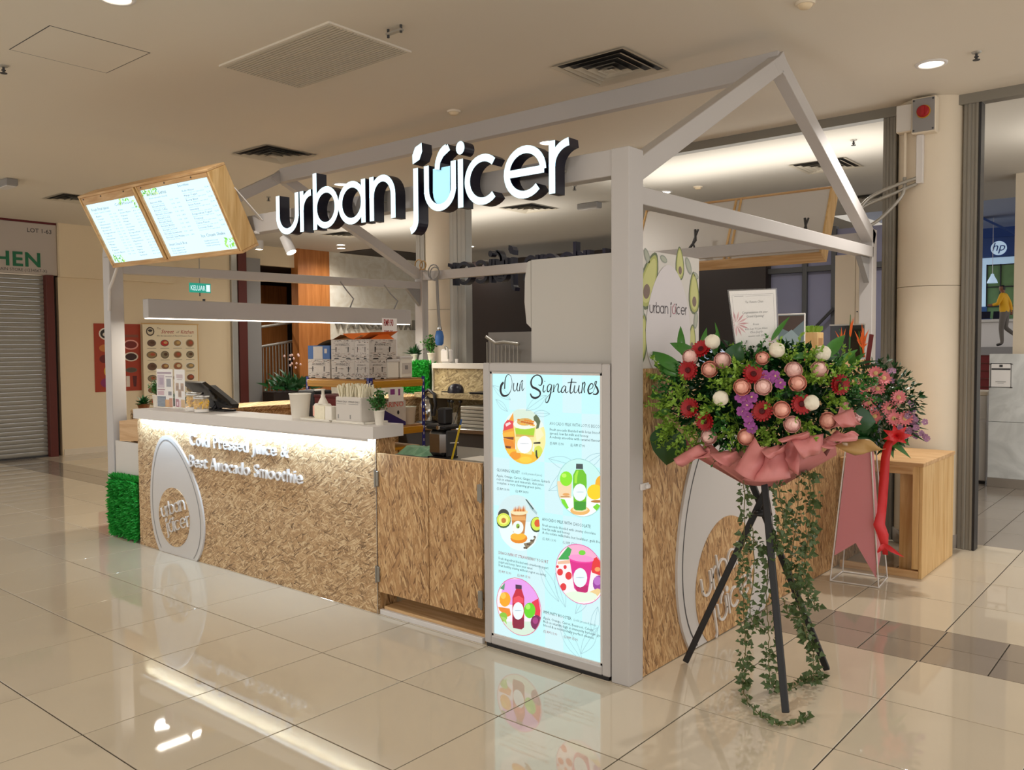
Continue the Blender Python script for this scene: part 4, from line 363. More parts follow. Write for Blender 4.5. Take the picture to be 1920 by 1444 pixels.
LBT = [([(-0.7455,1.3885),(-0.7598,1.3739),(-0.7661,1.3468),(-0.7555,1.3237),(-0.7343,1.319),(-0.7109,1.3297),(-0.6944,1.3558),(-0.689,1.3915),(-0.6972,1.4204),(-0.7124,1.4283),(-0.7265,1.4199),(-0.7356,1.3941),(-0.7387,1.3547)],[0.0103,0.0144,0.0137,0.0123,0.0096,0.0055,0.0027,0.0027,0.0027,0.0031,0.0048,0.0068,0.0075]),([(-0.6771,1.3864),(-0.6814,1.3633),(-0.676,1.3464),(-0.6645,1.3502),(-0.6542,1.371),(-0.6514,1.388)],[0.0055,0.0062,0.0048,0.0027,0.0034,0.0048]),([(-0.6523,1.3869),(-0.6575,1.3603),(-0.6517,1.3463),(-0.6439,1.3518)],[0.0055,0.0062,0.0041,0.0027]),([(-0.6359,1.3827),(-0.6407,1.3459)],[0.0055,0.0062]),([(-0.6397,1.3608),(-0.6322,1.3873),(-0.6231,1.3998),(-0.6186,1.3947)],[0.0027,0.0034,0.0055,0.0055]),([(-0.6222,1.3911),(-0.6251,1.3647),(-0.6207,1.3489),(-0.6097,1.3633)],[0.0055,0.0062,0.0041,0.0021]),([(-0.5196,1.3818),(-0.5074,1.3779),(-0.4977,1.3902),(-0.4976,1.4092),(-0.5093,1.4245),(-0.5326,1.4283),(-0.5557,1.4151),(-0.5665,1.3922),(-0.5582,1.3705),(-0.5317,1.36),(-0.5102,1.3468),(-0.5121,1.3277),(-0.5377,1.3148),(-0.5607,1.3203),(-0.5713,1.3363)],[0.0034,0.0048,0.0089,0.0089,0.0068,0.0055,0.0068,0.0103,0.0116,0.0116,0.0103,0.0075,0.0109,0.0103,0.0068]),([(-0.4856,1.3802),(-0.4909,1.3542),(-0.4849,1.3458),(-0.4748,1.3564)],[0.0055,0.0068,0.0048,0.0021]),([(-0.4802,1.4009),(-0.4802,1.3975)],[0.0062,0.0062]),([(-0.4372,1.3813),(-0.4501,1.3854),(-0.4631,1.3721),(-0.464,1.3515),(-0.4533,1.3501),(-0.439,1.3744)],[0.0034,0.0034,0.0062,0.0068,0.0041,0.0041]),([(-0.4372,1.383),(-0.4434,1.3487),(-0.4535,1.3141),(-0.4652,1.2958),(-0.4756,1.2989),(-0.4707,1.3163),(-0.4469,1.3376),(-0.4254,1.3526)],[0.0055,0.0068,0.0075,0.0062,0.0041,0.0027,0.0021,0.0021]),([(-0.4235,1.384),(-0.4263,1.3474)],[0.0055,0.0068]),([(-0.4245,1.3594),(-0.4103,1.3819),(-0.4006,1.3879),(-0.3964,1.3805),(-0.3999,1.3567),(-0.3936,1.3467),(-0.3809,1.3555)],[0.0021,0.0027,0.0041,0.0062,0.0068,0.0048,0.0021]),([(-0.3527,1.3765),(-0.364,1.3786),(-0.377,1.3641),(-0.378,1.3488),(-0.3662,1.3491),(-0.3536,1.3697)],[0.0034,0.0034,0.0062,0.0068,0.0041,0.0034]),([(-0.3519,1.3775),(-0.3553,1.3562),(-0.3487,1.3463),(-0.337,1.355)],[0.0055,0.0068,0.0048,0.0021]),([(-0.3161,1.4159),(-0.3253,1.3721),(-0.327,1.3502),(-0.3196,1.3454),(-0.308,1.3558)],[0.0062,0.0075,0.0068,0.0048,0.0021]),([(-0.3418,1.3946),(-0.3161,1.3978),(-0.2894,1.397)],[0.0034,0.0041,0.0034]),([(-0.2989,1.3835),(-0.3039,1.3593),(-0.2982,1.3474),(-0.2855,1.3548),(-0.276,1.3767)],[0.0055,0.0068,0.0048,0.0027,0.0027]),([(-0.2736,1.384),(-0.2777,1.36),(-0.2721,1.3468),(-0.2623,1.3537)],[0.0055,0.0068,0.0048,0.0021]),([(-0.2541,1.3988),(-0.2566,1.3705),(-0.2607,1.3465)],[0.0048,0.0055,0.0062]),([(-0.2574,1.3705),(-0.2517,1.3905),(-0.2436,1.399),(-0.2404,1.3891),(-0.2461,1.3675),(-0.2421,1.3483)],[0.0021,0.0034,0.0055,0.0062,0.0062,0.0048]),([(-0.2148,1.365),(-0.1988,1.3736),(-0.194,1.3869),(-0.2028,1.3942),(-0.2155,1.3831),(-0.2228,1.3614),(-0.2148,1.3458),(-0.1949,1.354)],[0.0027,0.0034,0.0048,0.0048,0.0068,0.0096,0.0075,0.0027]),([(-0.1949,1.354),(-0.179,1.3856),(-0.1742,1.4037),(-0.1821,1.4019),(-0.183,1.3888),(-0.1712,1.3727),(-0.1665,1.3548),(-0.1791,1.3436),(-0.1949,1.3458)],[0.0021,0.0027,0.0048,0.0048,0.0062,0.0096,0.0103,0.0068,0.0055])]
# ================================================================== SETTING
# ---- floor: grout bed and single tiles -----------------------------------
fl = structure('floor', G().box((-14, -9.4, -.08), (5.2, 26, -.004)), 'grout')
def tile_mesh(w, h):
    return G().box((0, 0, -.006), (w, h, 0), 0, .0012)
TG = .006
cells = []
def row(y0, y1, x0, x1, w, off, m, jit=0):
    k = math.floor((x0-off)/w); 
    while off+k*w < x1: cells.append((off+k*w, y0, w, y1-y0, m)); k += 1
ys = [-9.007+.6*k for k in range(17)]           # ... -.607, -.007, .593
for y in ys:
    if y < .7: row(y, min(y+.6, 1.183), -13.6, 4.6, .6, -2.06, 'tile')
row(.593+.0, 1.183, -13.6, 4.6, .6, -2.06, 'tile') if False else None
row(1.183, 1.463, -13.6, 4.6, .3, -2.06+.01, 'tile_dark'); row(1.463, 1.743, -13.6, 4.6, .3, -2.06+.01, 'tile_dark')
for k in range(4): row(1.743+.6*k, min(1.743+.6*(k+1), 4.12), -13.6, 4.6, .6, -2.06, 'tile')
for k in range(7): row(4.12+.6*k, 4.12+.6*(k+1), -1.5, 4.0, .29, .09, 'tile_grey')
for k in range(6): row(4.12+.9*k, 4.12+.9*(k+1), -13.2, -1.5, .6, -2.06, 'tile')
camp = Vector((2.06, -3.281)); camf = Vector((-.641, .767)).normalized(); camr = Vector((.767, .641)).normalized()
def rank(c):
    p = Vector((c[0]+c[2]/2, c[1]+c[3]/2))-camp; d = p.dot(camf); x = p.dot(camr)
    if d < 1.9 or abs(x) > d*.68+.4: return 1e9
    if -5.1 < c[0] < -.3 and .1 < c[1] < 3.2: return 1e9      # under the kiosk
    return d/(c[2]*c[3])**.5
cells.sort(key=rank)
tm = {}
rest = {}
for i, (x, y, w, h, m) in enumerate(cells):
    if i < 300 and rank((x, y, w, h, m)) < 1e8:
        key = (round(w, 3), round(h, 3), m)
        if key not in tm:
            me = tile_mesh(w-TG, h-TG); o0 = me.build('floor_tile', m, fl); tm[key] = o0.data; o0.location = (x+TG/2, y+TG/2, 0)
            continue
        o = bpy.data.objects.new('floor_tile', tm[key]); COL.objects.link(o); o.parent = fl; o.location = (x+TG/2, y+TG/2, 0)
    else: rest.setdefault(m, G()).box((x+TG/2, y+TG/2, -.006), (x+w-TG/2, y+h-TG/2, 0))
for m, g in rest.items(): tag(g.build('far_tiles', m, fl), kind='stuff')
# ---- ceilings --------------------------------------------------------------
structure('ceiling', G().box((-11.3, -9.4, CZ), (5.2, 3.9, CZ+.15)), 'ceil')
g = G().box((-11.3, 3.9, CZ), (4, 9.2, CZ+.15)); g.box((-11.3, 9.2, CZ), (-2.3, 14, CZ+.15)); structure('ceiling_lobby', g, 'ceil2')
structure('trim_1', G().box((-11.2, 3.86, CZ-.075), (5, 3.96, CZ)), 'alu_dark')           # head rail of the shopfront
structure('trim_2', G().box((-11.12, 7.3, CZ-.012), (-10.1, 9.6, CZ)), 'dark_soft')
# ---- left wall ----------------------------------------------------------------
g = G(); g.box((-11.4, 2.1, 0), (-11.2, 4.95, CZ)); g.box((-11.4, 2.1, 2.66), (-11.12, 3.9, CZ))
structure('wall_left', g, 'cream')
structure('baseboard_left', G().box((-11.2, 2.12, 0), (-11.185, 4.9, .09)), 'cream2')
structure('wall_left_lower', G().box((-11.45, -3, 2.68), (-11.24, 2.1, CZ)), 'cream')
g = G(); g.box((-11.4, 7.1, 0), (-11.2, 12, CZ)); structure('wall_lobby', g, 'marble')
structure('wall_lobby_wood', G().box((-11.4, 6.37, 0), (-11.19, 7.1, CZ)), 'teak')
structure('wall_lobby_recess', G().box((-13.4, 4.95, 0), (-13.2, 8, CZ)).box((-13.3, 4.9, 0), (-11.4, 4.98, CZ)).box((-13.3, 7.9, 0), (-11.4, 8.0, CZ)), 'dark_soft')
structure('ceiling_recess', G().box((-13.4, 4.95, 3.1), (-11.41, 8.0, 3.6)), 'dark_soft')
structure('wall_lobby_header', G().box((-11.40, 4.95, 3.1), (-11.3, 6.37, 3.45)), 'cream')
structure('wall_lobby_panel', G().box((-11.35, 5.27, 0), (-11.22, 5.58, 3.2)), 'grey')
structure('wall_back', G().box((-11.3, 13.9, 0), (-2.3, 14.1, CZ)), 'cream')
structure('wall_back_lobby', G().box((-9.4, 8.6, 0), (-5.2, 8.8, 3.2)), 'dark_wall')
structure('wall_stair', G().box((-8.3, 8.45, .6), (-5.2, 8.6, 1.86)), 'grey')
# glazed lobby door leaf at the left wall
dr = Thing('door_1', 'dark red timber door leaf in a grey metal frame at the left lobby wall', 'door', (-11.2, 4.95, 0))
dr.part('door_frame', G().box((-11.3, 4.95, 0), (-11.14, 5.06, CZ), 0, .008).box((-11.28, 5.06, 0), (-11.2, 5.1, CZ)), 'alu')
dr.part('door_leaf', G().box((-11.27, 5.1, 0), (-11.17, 5.27, CZ), 0, .005), 'brick_red')
dr.e['kind'] = 'structure'
# ---- shopfront columns and mullions ----------------------------------------
def column(cx, cy, r, nm):
    g = G(); g.lathe([(r, .1), (r, 2.02)], (cx, cy, 0), 48); g.lathe([(r, 2.024), (r, CZ)], (cx, cy, 0), 48); structure(nm, g, 'cream2')
    structure(nm+'_base', G().lathe([(r+.012, 0), (r+.012, .1), (r, .104)], (cx, cy, 0), 40), 'tile_grey')
column(.295, 3.99, .245, 'wall_column'); column(-5.05, 4.0, .23, 'wall_column_far')
def mullion(x0, x1, nm):
    g = G(); n = 4; w = (x1-x0)/n
    for i in range(n): g.box((x0+i*w+.002, 3.878-.006*(i % 2), 0), (x0+(i+1)*w-.002, 3.99, CZ), 0, .004)
    g.box((x0, 3.88, 0), (x1, 3.98, CZ)); structure(nm, g, 'alu_dark' if nm in ('trim_3', 'trim_6') else 'alu')
mullion(-.045, .055, 'trim_3'); mullion(.535, .64, 'trim_6'); mullion(-5.42, -5.27, 'trim_4'); mullion(-4.86, -4.6, 'trim_5')
structure('trim_7', G().box((.64, 3.87, 0), (.655, 3.99, CZ)), 'black')
# ---- right lobby: glazed partition, dark board, pillar -----------------------
gp = Thing('glass_partition', 'lavender tinted glazed partition with grey mullions behind the kiosk', 'partition', (-1.5, 6.2, 0))
for i, (a, b) in enumerate(((-1.95, -1.56), (-1.52, -1.24), (-1.2, -.3))):
    for z0, z1 in ((0.05, 2.40), (2.46, 2.85)): gp.part('pane', G().box((a, 6.2, z0), (b, 6.22, z1), 0, .003), 'glass_lav')
for x in (-1.54, -1.22, -.28): gp.part('mullion', G().box((x-.025, 6.15, 0), (x+.025, 6.25, 2.88), 0, .004), 'dark_grey')
gp.part('transom', G().box((-1.97, 6.16, 2.40), (-.3, 6.24, 2.46)), 'dark_grey')
gp.part('brace', G().bar((-1.62, 6.12, 1.55), (-1.2, 6.12, 1.98), .02, .03), 'black')
structure('wall_dark_board', G().box((-4.2, 6.1, 0), (-1.97, 6.25, 2.55)), 'dark_wall')
structure('wall_right_pillar', G().box((.29, 7.5, 0), (3.6, 7.9, CZ)), 'cream2')
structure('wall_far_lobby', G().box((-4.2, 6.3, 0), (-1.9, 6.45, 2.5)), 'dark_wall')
# ---- far hall -----------------------------------------------------------------
structure('ceiling_far', G().box((-6, 13, 5.2), (4, 27, 5.35)), 'far_ceil')
structure('wall_far', G().box((-6, 26.5, 0), (4, 26.7, 5.3)), 'far_blue')
g = G(); g.bar((-4.2, 24.0, 5.8), (-2.2, 24.0, 4.55), .5, .06); structure('trim_8', g, 'far_blue')
plat = Thing('platform', 'raised far platform with dark red carpeted steps', 'platform', (-2.5, 24, 0))
plat.part('deck', G().box((-5, 22.3, 0), (.5, 26.4, 1.53)), 'far_glow_white' if False else 'grey')
for k in range(6): plat.part('step', G().box((-5, 21.3+.17*k, 0), (.5, 22.3, .31+.2*k), 0, .01), 'maroon')
for k in range(6): plat.part('nosing', G().box((-5, 21.28+.17*k, .29+.2*k), (.5, 21.3+.17*k, .31+.2*k)), 'brick_red')
shop = Thing('display_shop', 'distant blue and white shop front with a round lit sign beyond the right doorway', 'shop', (-2.9, 25, 1.53))
shop.part('fascia', G().box((-5, 24.5, 4.13), (.5, 24.7, 4.68), 0, .01), 'far_blue')
shop.part('back_wall', G().box((-5, 25.6, 1.53), (.5, 25.7, 4.2)), 'far_glow_white')
shop.part('window_backdrop', G().box((-3.33, 25.3, 2.3), (-1.2, 25.35, 3.97)), 'far_green')
for x in (-3.33, -2.97, -2.56, -2.14): shop.part('glazing_bar', G().box((x-.015, 25.24, 2.3), (x+.015, 25.3, 3.97)), 'black')
for z in (2.72, 3.3, 3.95): shop.part('glazing_bar', G().box((-3.33, 25.24, z-.015), (-1.2, 25.3, z+.015)), 'black')
shop.part('column', G().box((-3.62, 24.55, 1.53), (-3.4, 24.75, 4.13), 0, .01), 'far_glow_white')
sg = G().lathe([(.2, 0), (.2, .06)], (-2.89, 24.44, 4.36), 32, axis='y'); so = shop.part('round_sign', sg, 'far_glow_white')
g = G(); text_flat(g, 'hp', .34, fY, 24.425, align='CENTER', shear=.25); g.v = [(x-2.9, y, z+4.28) for x, y, z in g.v]; shop.part('lettering', g, 'far_blue', so)
cn = Thing('display_counter', 'pale display counter with laptops in the distant shop', 'counter', (-2.9, 24, 1.53))
cn.part('body', G().box((-4.6, 23.6, 1.53), (-1, 24.2, 2.22)), 'far_glow_white' if False else 'white'); cn.part('top', G().box((-4.65, 23.5, 2.22), (-.95, 24.25, 2.3), 0, .01), 'board_white')
for i, x in enumerate((-3.5, -3.12, -2.75)):
    lp = Thing('laptop', ('open dark laptop at the left end of the far counter', 'open dark laptop in the middle of the far counter', 'open dark laptop beside the person in yellow')[i], 'laptop', (x, 23.75, 2.3), 'laptops on the far counter')
    lp.part('base', G().box((x-.15, 23.65, 2.3), (x+.15, 23.87, 2.32)), 'dark_grey'); lp.part('screen', G().bar((x, 23.87, 2.32), (x, 23.95, 2.53), .3, .012, up=(0, -1, .3)), 'navy')
for i, x in enumerate((-3.45, -3.0)):
    pc = Thing('price_card', ('blue and white card on the far counter front left', 'blue and white card on the far counter nearer the person')[i], 'card', (x, 23.56, 2.3), 'cards on the far counter')
    pc.part('card', G().box((x-.14, 23.52, 2.3), (x+.14, 23.6, 2.315)), 'board_white'); pc.part('stripe', G().box((x-.14, 23.515, 2.3), (x+.14, 23.53, 2.32)), 'far_blue')
bx = Thing('display_screen', 'small blue display panel standing on the far counter', 'display', (-3.22, 24.1, 2.3)); bx.part('panel', G().box((-3.34, 24.08, 2.3), (-3.1, 24.12, 2.68), 0, .006), 'box_blue'); bx.part('foot', G().box((-3.3, 24.04, 2.3), (-3.14, 24.16, 2.315)), 'black')
pl = Thing('pendant_lamp', 'white cone pendant lamp in the distant shop', 'lamp', (-2.99, 24.2, 3.35))
pl.part('shade', G().lathe([(.14, 3.35), (.12, 3.42), (.05, 3.55), (.04, 3.6), (.01, 3.62)], (-2.99, 24.2, 0), 20), 'far_glow_white'); pl.part('cord', G().tube([(-2.99, 24.2, 3.6), (-2.99, 24.2, 5.2)], .008, 6), 'white')
# partition with notice, white cabinet (right doorway)
pt = Thing('white_partition', 'waist-high white marble-look partition in the right doorway', 'partition', (.9, 7.2, 0))
pt.part('panel', G().box((.10, 7.3, .1), (2.4, 7.38, .72), 0, .003).box((.10, 7.3, .724), (2.4, 7.38, 1.47), 0, .003), 'marble_white')
for k in range(5): pt.part('skirting_tile', G().box((.10+.45*k, 7.285, 0), (.10+.45*k+.445, 7.38, .1), 0, .002), 'tile_grey')
nt = Thing('notice', 'white framed notice taped to the white partition', 'notice', (.215, 7.29, 1.1))
nt.part('sheet', G().box((.115, 7.296, 1.103), (.317, 7.2995, 1.368)), 'paper')
g = G(); 
for a, b in (((.115, 1.103), (.121, 1.368)), ((.311, 1.103), (.317, 1.368)), ((.115, 1.103), (.317, 1.109)), ((.115, 1.362), (.317, 1.368)), ((.125, 1.295), (.307, 1.312))): g.box((a[0], 7.294, a[1]), (b[0], 7.296, b[1]))
g.box((.2, 7.294, 1.325), (.232, 7.296, 1.352)); nt.part('border', g, 'dark_grey')
g = G(); g.box((.165, 7.294, 1.162), (.265, 7.296, 1.168)).box((.185, 7.294, 1.147), (.245, 7.296, 1.151)); nt.part('text_line', g, 'grey')
for x in (.1, .305):
    for z in (1.1, 1.355): nt.part('tape', G().box((x, 7.293, z), (x+.025, 7.295, z+.008)), 'black')
cb = Thing('white_cabinet', 'slim white two-door cabinet beside the white partition', 'cabinet', (-.1, 7.6, 0))
cb.part('body', G().box((-.45, 7.44, .03), (.06, 7.9, 1.03), 0, .01), 'white'); cb.part('plinth', G().box((-.43, 7.46, 0), (.05, 7.88, .03)), 'black')
cb.part('door', G().box((-.445, 7.425, .04), (.055, 7.44, .70), 0, .006), 'board_white'); cb.part('door', G().box((-.445, 7.425, .735), (.055, 7.44, 1.0), 0, .006), 'board_white'); cb.part('top', G().box((-.46, 7.42, 1.0), (.065, 7.9, 1.045), 0, .006), 'rose_peach' if False else 'cream2')
# ================================================================== KIOSK
fr = Thing('kiosk_frame', 'white painted timber house-shaped frame standing over the whole kiosk', 'frame', (0, 0, 0))
fm = 'frame_white'
fr.part('post', G().box((-.088, 0, 0), (.01, .123, 2.465), 0, .004), fm)
fr.part('post', G().box((-5.27, .06, 0), (-5.15, .18, 2.40), 0, .004), fm)
fr.part('post', G().box((-.1, 3.5, 0), (0, 3.6, 2.46), 0, .004), fm)
fr.part('post', G().box((-5.05, 3.5, 0), (-4.93, 3.6, 2.46), 0, .004), fm)
fr.part('beam', G().box((-5.15, .01, 2.345), (-.088, .09, 2.465), 0, .003), fm)
fr.part('beam', G().box((-4.93, 3.51, 2.34), (-.1, 3.58, 2.44), 0, .003), fm)
fr.part('ridge', G().box((-5.07, 1.712, 3.205), (-.015, 1.788, 3.338), 0, .003), fm)
for x0, x1 in ((-.04, -.04), (-5.2, -5.0)):
    xm = (x0+x1)/2
    fr.part('rafter', G().bar((x0, .1, 2.37), (xm, 1.78, 3.285), .08, .10, ch=.003), fm)
    fr.part('rafter', G().bar((xm, 1.72, 3.285), (x1, 3.56, 2.385), .08, .10, ch=.003), fm)
    fr.part('tie', G().bar((x0, .12, 2.262), (x1, 3.52, 2.285), .08, .082, ch=.003), fm)
for x, nm in ((-.04, 0), (-5.1, 0)): fr.part('joint', G().prism([(1.62, 3.235), (1.75, 3.338), (1.88, 3.235), (1.80, 3.19), (1.75, 3.225), (1.70, 3.19)], fX, x-.041, x+.0405), fm)
for x in (-.045, -4.98):
    fr.part('gusset', G().prism([(3.5, 2.24), (3.3, 2.24), (3.5, 2.05)], fX, x-.02, x+.02), 'grey')
    fr.part('gusset', G().prism([(.13, 2.3), (.25, 2.3), (.13, 2.36)], fX, x-.01, x+.01), 'chrome') if x > -1 else None
br = Thing('knob_bracket', 'small white latch bracket on the front right post', 'bracket', (.012, .11, .915)); br.part('plate', G().box((.0101, .09, .9), (.02, .16, .93), 0, .002).box((.02, .12, .905), (.035, .15, .925), 0, .004), 'white')

# ---- service counter ----------------------------------------------------------
ct = Thing('service_counter', 'long oriented-strand-board service counter with thick white top and raised lettering', 'counter', (-3.2, .1, 0))
ct.part('front_panel', G().box((-4.60, 0, 0), (-1.722, .018, 1.043)), 'osb_front')
ct.part('end_panel', G().box((-1.74, .0185, 0), (-1.722, .15, 1.043)), 'osb_vert')
ct.part('end_panel', G().box((-4.6, .018, 0), (-4.585, .15, 1.043)), 'osb_front')
ct.part('back_panel', G().box((-4.5845, .135, 0), (-1.7405, .15, 1.043)), 'osb_vert')
top = [(-4.34, -.16), (-1.67, -.065), (-1.69, .19), (-4.34, .19)]
tf = lambda u, v, d: Vector((u, v, d))
ct.part('countertop', G().prism(top, tf, 1.115, 1.043), 'white')
ct.part('led_strip', G().box((-4.52, -.047, 1.0395), (-1.73, -.041, 1.0428)), 'led_cool'); ct.part('led_shield', G().box((-4.53, -.062, 1.027), (-1.725, -.058, 1.0429)), 'white')  # front strip added to keep the LED out of the floor reflection
ct.part('corner_trim', G().box((-1.7225, -.003, 0), (-1.7195, -.0005, 1.04)), 'alu')
# egg-shaped plaque with round strand-board disc
EG = (-4.03, -.115, .925, .375, 64, .24, .27)
eg = clip_low(egg(*EG), .001)
pq = ct.part('egg_plaque', G().prism(eg, fY, -.014, 0), 'egg_grey')
e3 = egg(-4.03, -.075, .885, .332, 64, .24, .27); e4 = egg(-4.03, -.083, .893, .340, 64, .24, .27)
g = G()
for i in range(64):
    q = [e4[i], e4[(i+1) % 64], e3[(i+1) % 64], e3[i]]
    if min(p[1] for p in q) > .002: g.add([fY(u, v, -.0152) for u, v in q], [(0, 1, 2, 3)])
ct.part('groove', g, 'grey', pq)
ct.part('disc', G().prism(arc(-4.03, .292, .226, .226, 0, 354, 59), fY, -.018, -.014), 'osb_front', pq)
def rot(fn, cu, cv, a): return lambda u, v, d: fn(cu+(u-cu)*cos(a)-(v-cv)*sin(a), cv+(u-cu)*sin(a)+(v-cv)*cos(a), d)
fE = rot(fY, -4.03, .29, .30)
g = G(); logo_flat(g, fE, -.03, .33, -4.19, .315, range(0, 5), depth=.011, tk=.62); ct.part('lettering', g, 'white', pq)
g = G(); logo_flat(g, fE, -.03, .33, -4.14, .185, range(5, 11), depth=.011, tk=.62, origin=1.264); ct.part('lettering', g, 'white', pq)
for s, x, z, sz in (('Cold Pressed Juice &', -3.785, .862, .121), ('Best Avocado Smoothie', -3.80, .703, .121)):
    L = text_letters(s, sz, space=1.18, off=.007); wd = max(v[0] for _, vv, _ in L for v in vv); k = ((-2.57 if 'Cold' in s else -2.425)-x)/wd
    for ch, vv, ff in L:
        g = G(); solid(g, [(x+u*k, z+v) for u, v in vv], ff, fY, -.018, 0); ct.part('letter', g, 'white')
# ---- swing doors -----------------------------------------------------------------
for i, (a, b, lab) in enumerate(((-1.715, -1.292, 'left leaf of the strand-board swing doors, hinged on the counter'), (-1.286, -.895, 'right leaf of the strand-board swing doors, hinged beside the menu light box'))):
    d = Thing('swing_door', lab, 'door', ((a+b)/2, .01, .135)); z1 = (.952, .958)[i]
    d.part('panel', G().box((a, 0, .135), (b, .018, z1), 0, .0015), 'osb_vert')
    d.part('edge_band', G().box((a, -.0005, z1), (b, .0185, z1+.002)), 'pine_x')
    hx = a-.012 if i == 0 else b-.022
    for z in (.80, .235): d.part('hinge', G().box((hx, -.012, z-.04), (hx+.03, -.0005, z+.05), 0, .003).tube([(hx+(.006 if i == 0 else .026), -.012, z-.045), (hx+(.006 if i == 0 else .026), -.012, z+.055)], .006, 8), 'alu_dark')
kf = Thing('kiosk_floor', 'brown timber floor deck inside the kiosk behind the swing doors', 'floor', (-2.6, 1.8, 0))
for k in range(8): kf.part('plank', G().box((-4.55 if k > 1 else -1.70, .03+.42*k, .0), (-.06 if k > 2 else -.9, .03+.42*k+.415, .045), 0, .002), 'pine_x')
kf.part('edge_strip', G().box((-1.71, .005, 0), (-.9, .028, .03), 0, .002), 'white')
# ---- menu light box ------------------------------------------------------------------
lb = Thing('menu_light_box', 'tall lit menu board headed Our Signatures beside the front right post', 'sign', (-.485, .06, 0))
X0, X1, Z1 = -.877, -.094, 1.487
g = G(); w = .045
for a, b in (((X0, .02), (X0+w, Z1)), ((X1-w, .02), (X1, Z1)), ((X0+w, .02), (X1-w, .02+w)), ((X0+w, Z1-w), (X1-w, Z1))): lb.part('frame_rail', G().box((a[0], -.004, a[1]), (b[0], .11, b[1]), 0, .006), 'frame_white')
lb.part('inner_bead', G().box((X0+w, .004, .065), (X0+w+.012, .012, Z1-w)).box((X1-w-.012, .004, .065), (X1-w, .012, Z1-w)).box((X0+w, .004, .065), (X1-w, .012, .075)).box((X0+w, .004, Z1-w-.01), (X1-w, .012, Z1-w)), 'white')
lb.part('plinth', G().box((X0+.01, .005, 0), (X1-.01, .1, .02)), 'black')
lb.part('back', G().box((X0+.003, .10, .03), (X1-.003, .112, Z1-.01)), 'white')
g = G(); cols = [H('d2f2f6'), H('c0e0f8'), H('c8f4f8'), H('bcdcf4'), H('c4f6f8'), H('c4e8f6'), H('cfdcf8')]
zz = [.07, .25, .5, .75, 1.0, 1.25, 1.447]
for i in range(6):
    for j in range(6):
        xa = X0+w+.01+j*(X1-X0-2*w-.02)/6; xb = xa+(X1-X0-2*w-.02)/6
        g.add([(xa, .012, zz[i]), (xb, .012, zz[i]), (xb, .012, zz[i+1]), (xa, .012, zz[i+1])], [(0, 1, 2, 3)], 0, cols[(i+j*(i % 3)) % 7] if False else cols[4] if (i+j) % 3 else cols[0])
sc = lb.part('lit_panel', g, 'backlit')
g = G()
for k, (c, p) in enumerate(LBS):
    A_ = sum(p[i][0]*p[(i+1) % len(p)][1]-p[(i+1) % len(p)][0]*p[i][1] for i in range(len(p)))
    if A_ < 0: p = p[::-1]
    g.add([(x/1000, .0115-.00006*k, z/1000) for x, z in p], [list(range(len(p)))], 0, H(c))
lb.part('drink_pictures', g, 'backlit', sc)['kind'] = 'stuff'
g = G()
for pts, wd in LBT:
    sp_ = spline(pts, 5); ww = []
    for i in range(len(pts)-1): ww += [wd[i]+(wd[i+1]-wd[i])*k/5 for k in range(5)]
    ww.append(wd[-1]); vs, fs = ribbon([(p.x, p.y) for p in sp_], ww); g.add([fY(u, v, .0105) for u, v in vs], fs)
lb.part('script_heading', g, 'navy', sc)
g = G(); dk = H('3a4450'); gr = H('7f98a8'); rd = H('b0404a')
def T(s, x, z, size, c, width=None):
    vs, fs = text_polys(s, size, res=1); k = 1
    if width: k = width/max(v[0] for v in vs)
    g.add([fY(x+u*k, z+v, .0108) for u, v in vs], [f for f, _ in fs], 0, c)
def block(x, z, head, sub, lines, p1, p2, wh, wl, hc, pc):
    T(head, x, z, .022, hc, wh)
    if sub: T(sub, x+wh+.012, z, .016, gr, .13)
    for i, l in enumerate(lines): T(l, x, z-.028-.0185*i, .0185, dk, wl*(len(l)/max(map(len, lines))))
    zz_ = z-.028-.0185*len(lines)-.012; T(p1, x, zz_, .018, pc, .085); T(p2, x+.125, zz_, .018, pc, .085)
block(-.452, 1.186, 'AVOCADO MILK WITH LOTUS BISCOFF', '', ['Fresh avocado blended with lotus biscoff', 'spread, low fat milk and honey.', 'A velvety smoothie with caramel flavour.'], '(S) RM 13.90', '(L) RM 17.90', .31, .30, gr, dk)
block(-.797, .928, 'GLOWING VELVET', '(cold pressed juice)', ['Apple, Orange, Carrot, Ginger, Lemon, Spinach', 'rich in vitamin and minerals, this juice', 'complex, a very cleansing green juice.'], '(S) RM 10.90', '(L) RM 14.90', .155, .345, dk, dk)
block(-.5, .708, 'AVOCADO MILK WITH CHOCOLATE', '', ['Fresh avocado blended with creamy chocolate', 'low fat milk and honey.', 'A chocolate milkshake but healthier, guilt free.'], '(S) RM 13.90', '(L) RM 17.90', .29, .355, dk, gr)
block(-.788, .498, 'DRAGONFRUIT STRAWBERRY YOGURT', '', ['Fresh dragonfruit blended with strawberry, yogurt', 'yogurt and honey. Savor your sweet', 'Fruit healthy craving without regret on eating.'], '(S) RM 13.90', '(L) RM 17.90', .325, .325, rd, rd)
block(-.496, .244, 'IMMUNITY BOOSTER', '(cold pressed juice)', ['Apple, Orange, Carrot, Beetroot, Celery', 'Rich in vitamin, high in immunity booster, good', 'blood & a nutritionally perfect cleanse.'], '(S) RM 11.90', '(L) RM 15.90', .172, .36, dk, rd)
lb.part('menu_text', g, 'print', sc)['kind'] = 'stuff'
g = G()
def leafline(p, q, b, w_=.0022):
    p = Vector(p); q = Vector(q); n = Vector((-(q-p).y, (q-p).x)); pts = [p.lerp(q, t)+n*b*sin(pi*t) for t in [i/8 for i in range(9)]]
    vs, fs = ribbon([(a.x, a.y) for a in pts], w_); g.add([fY(u, v, .0114) for u, v in vs], fs, 0, H('9fc4cc'))
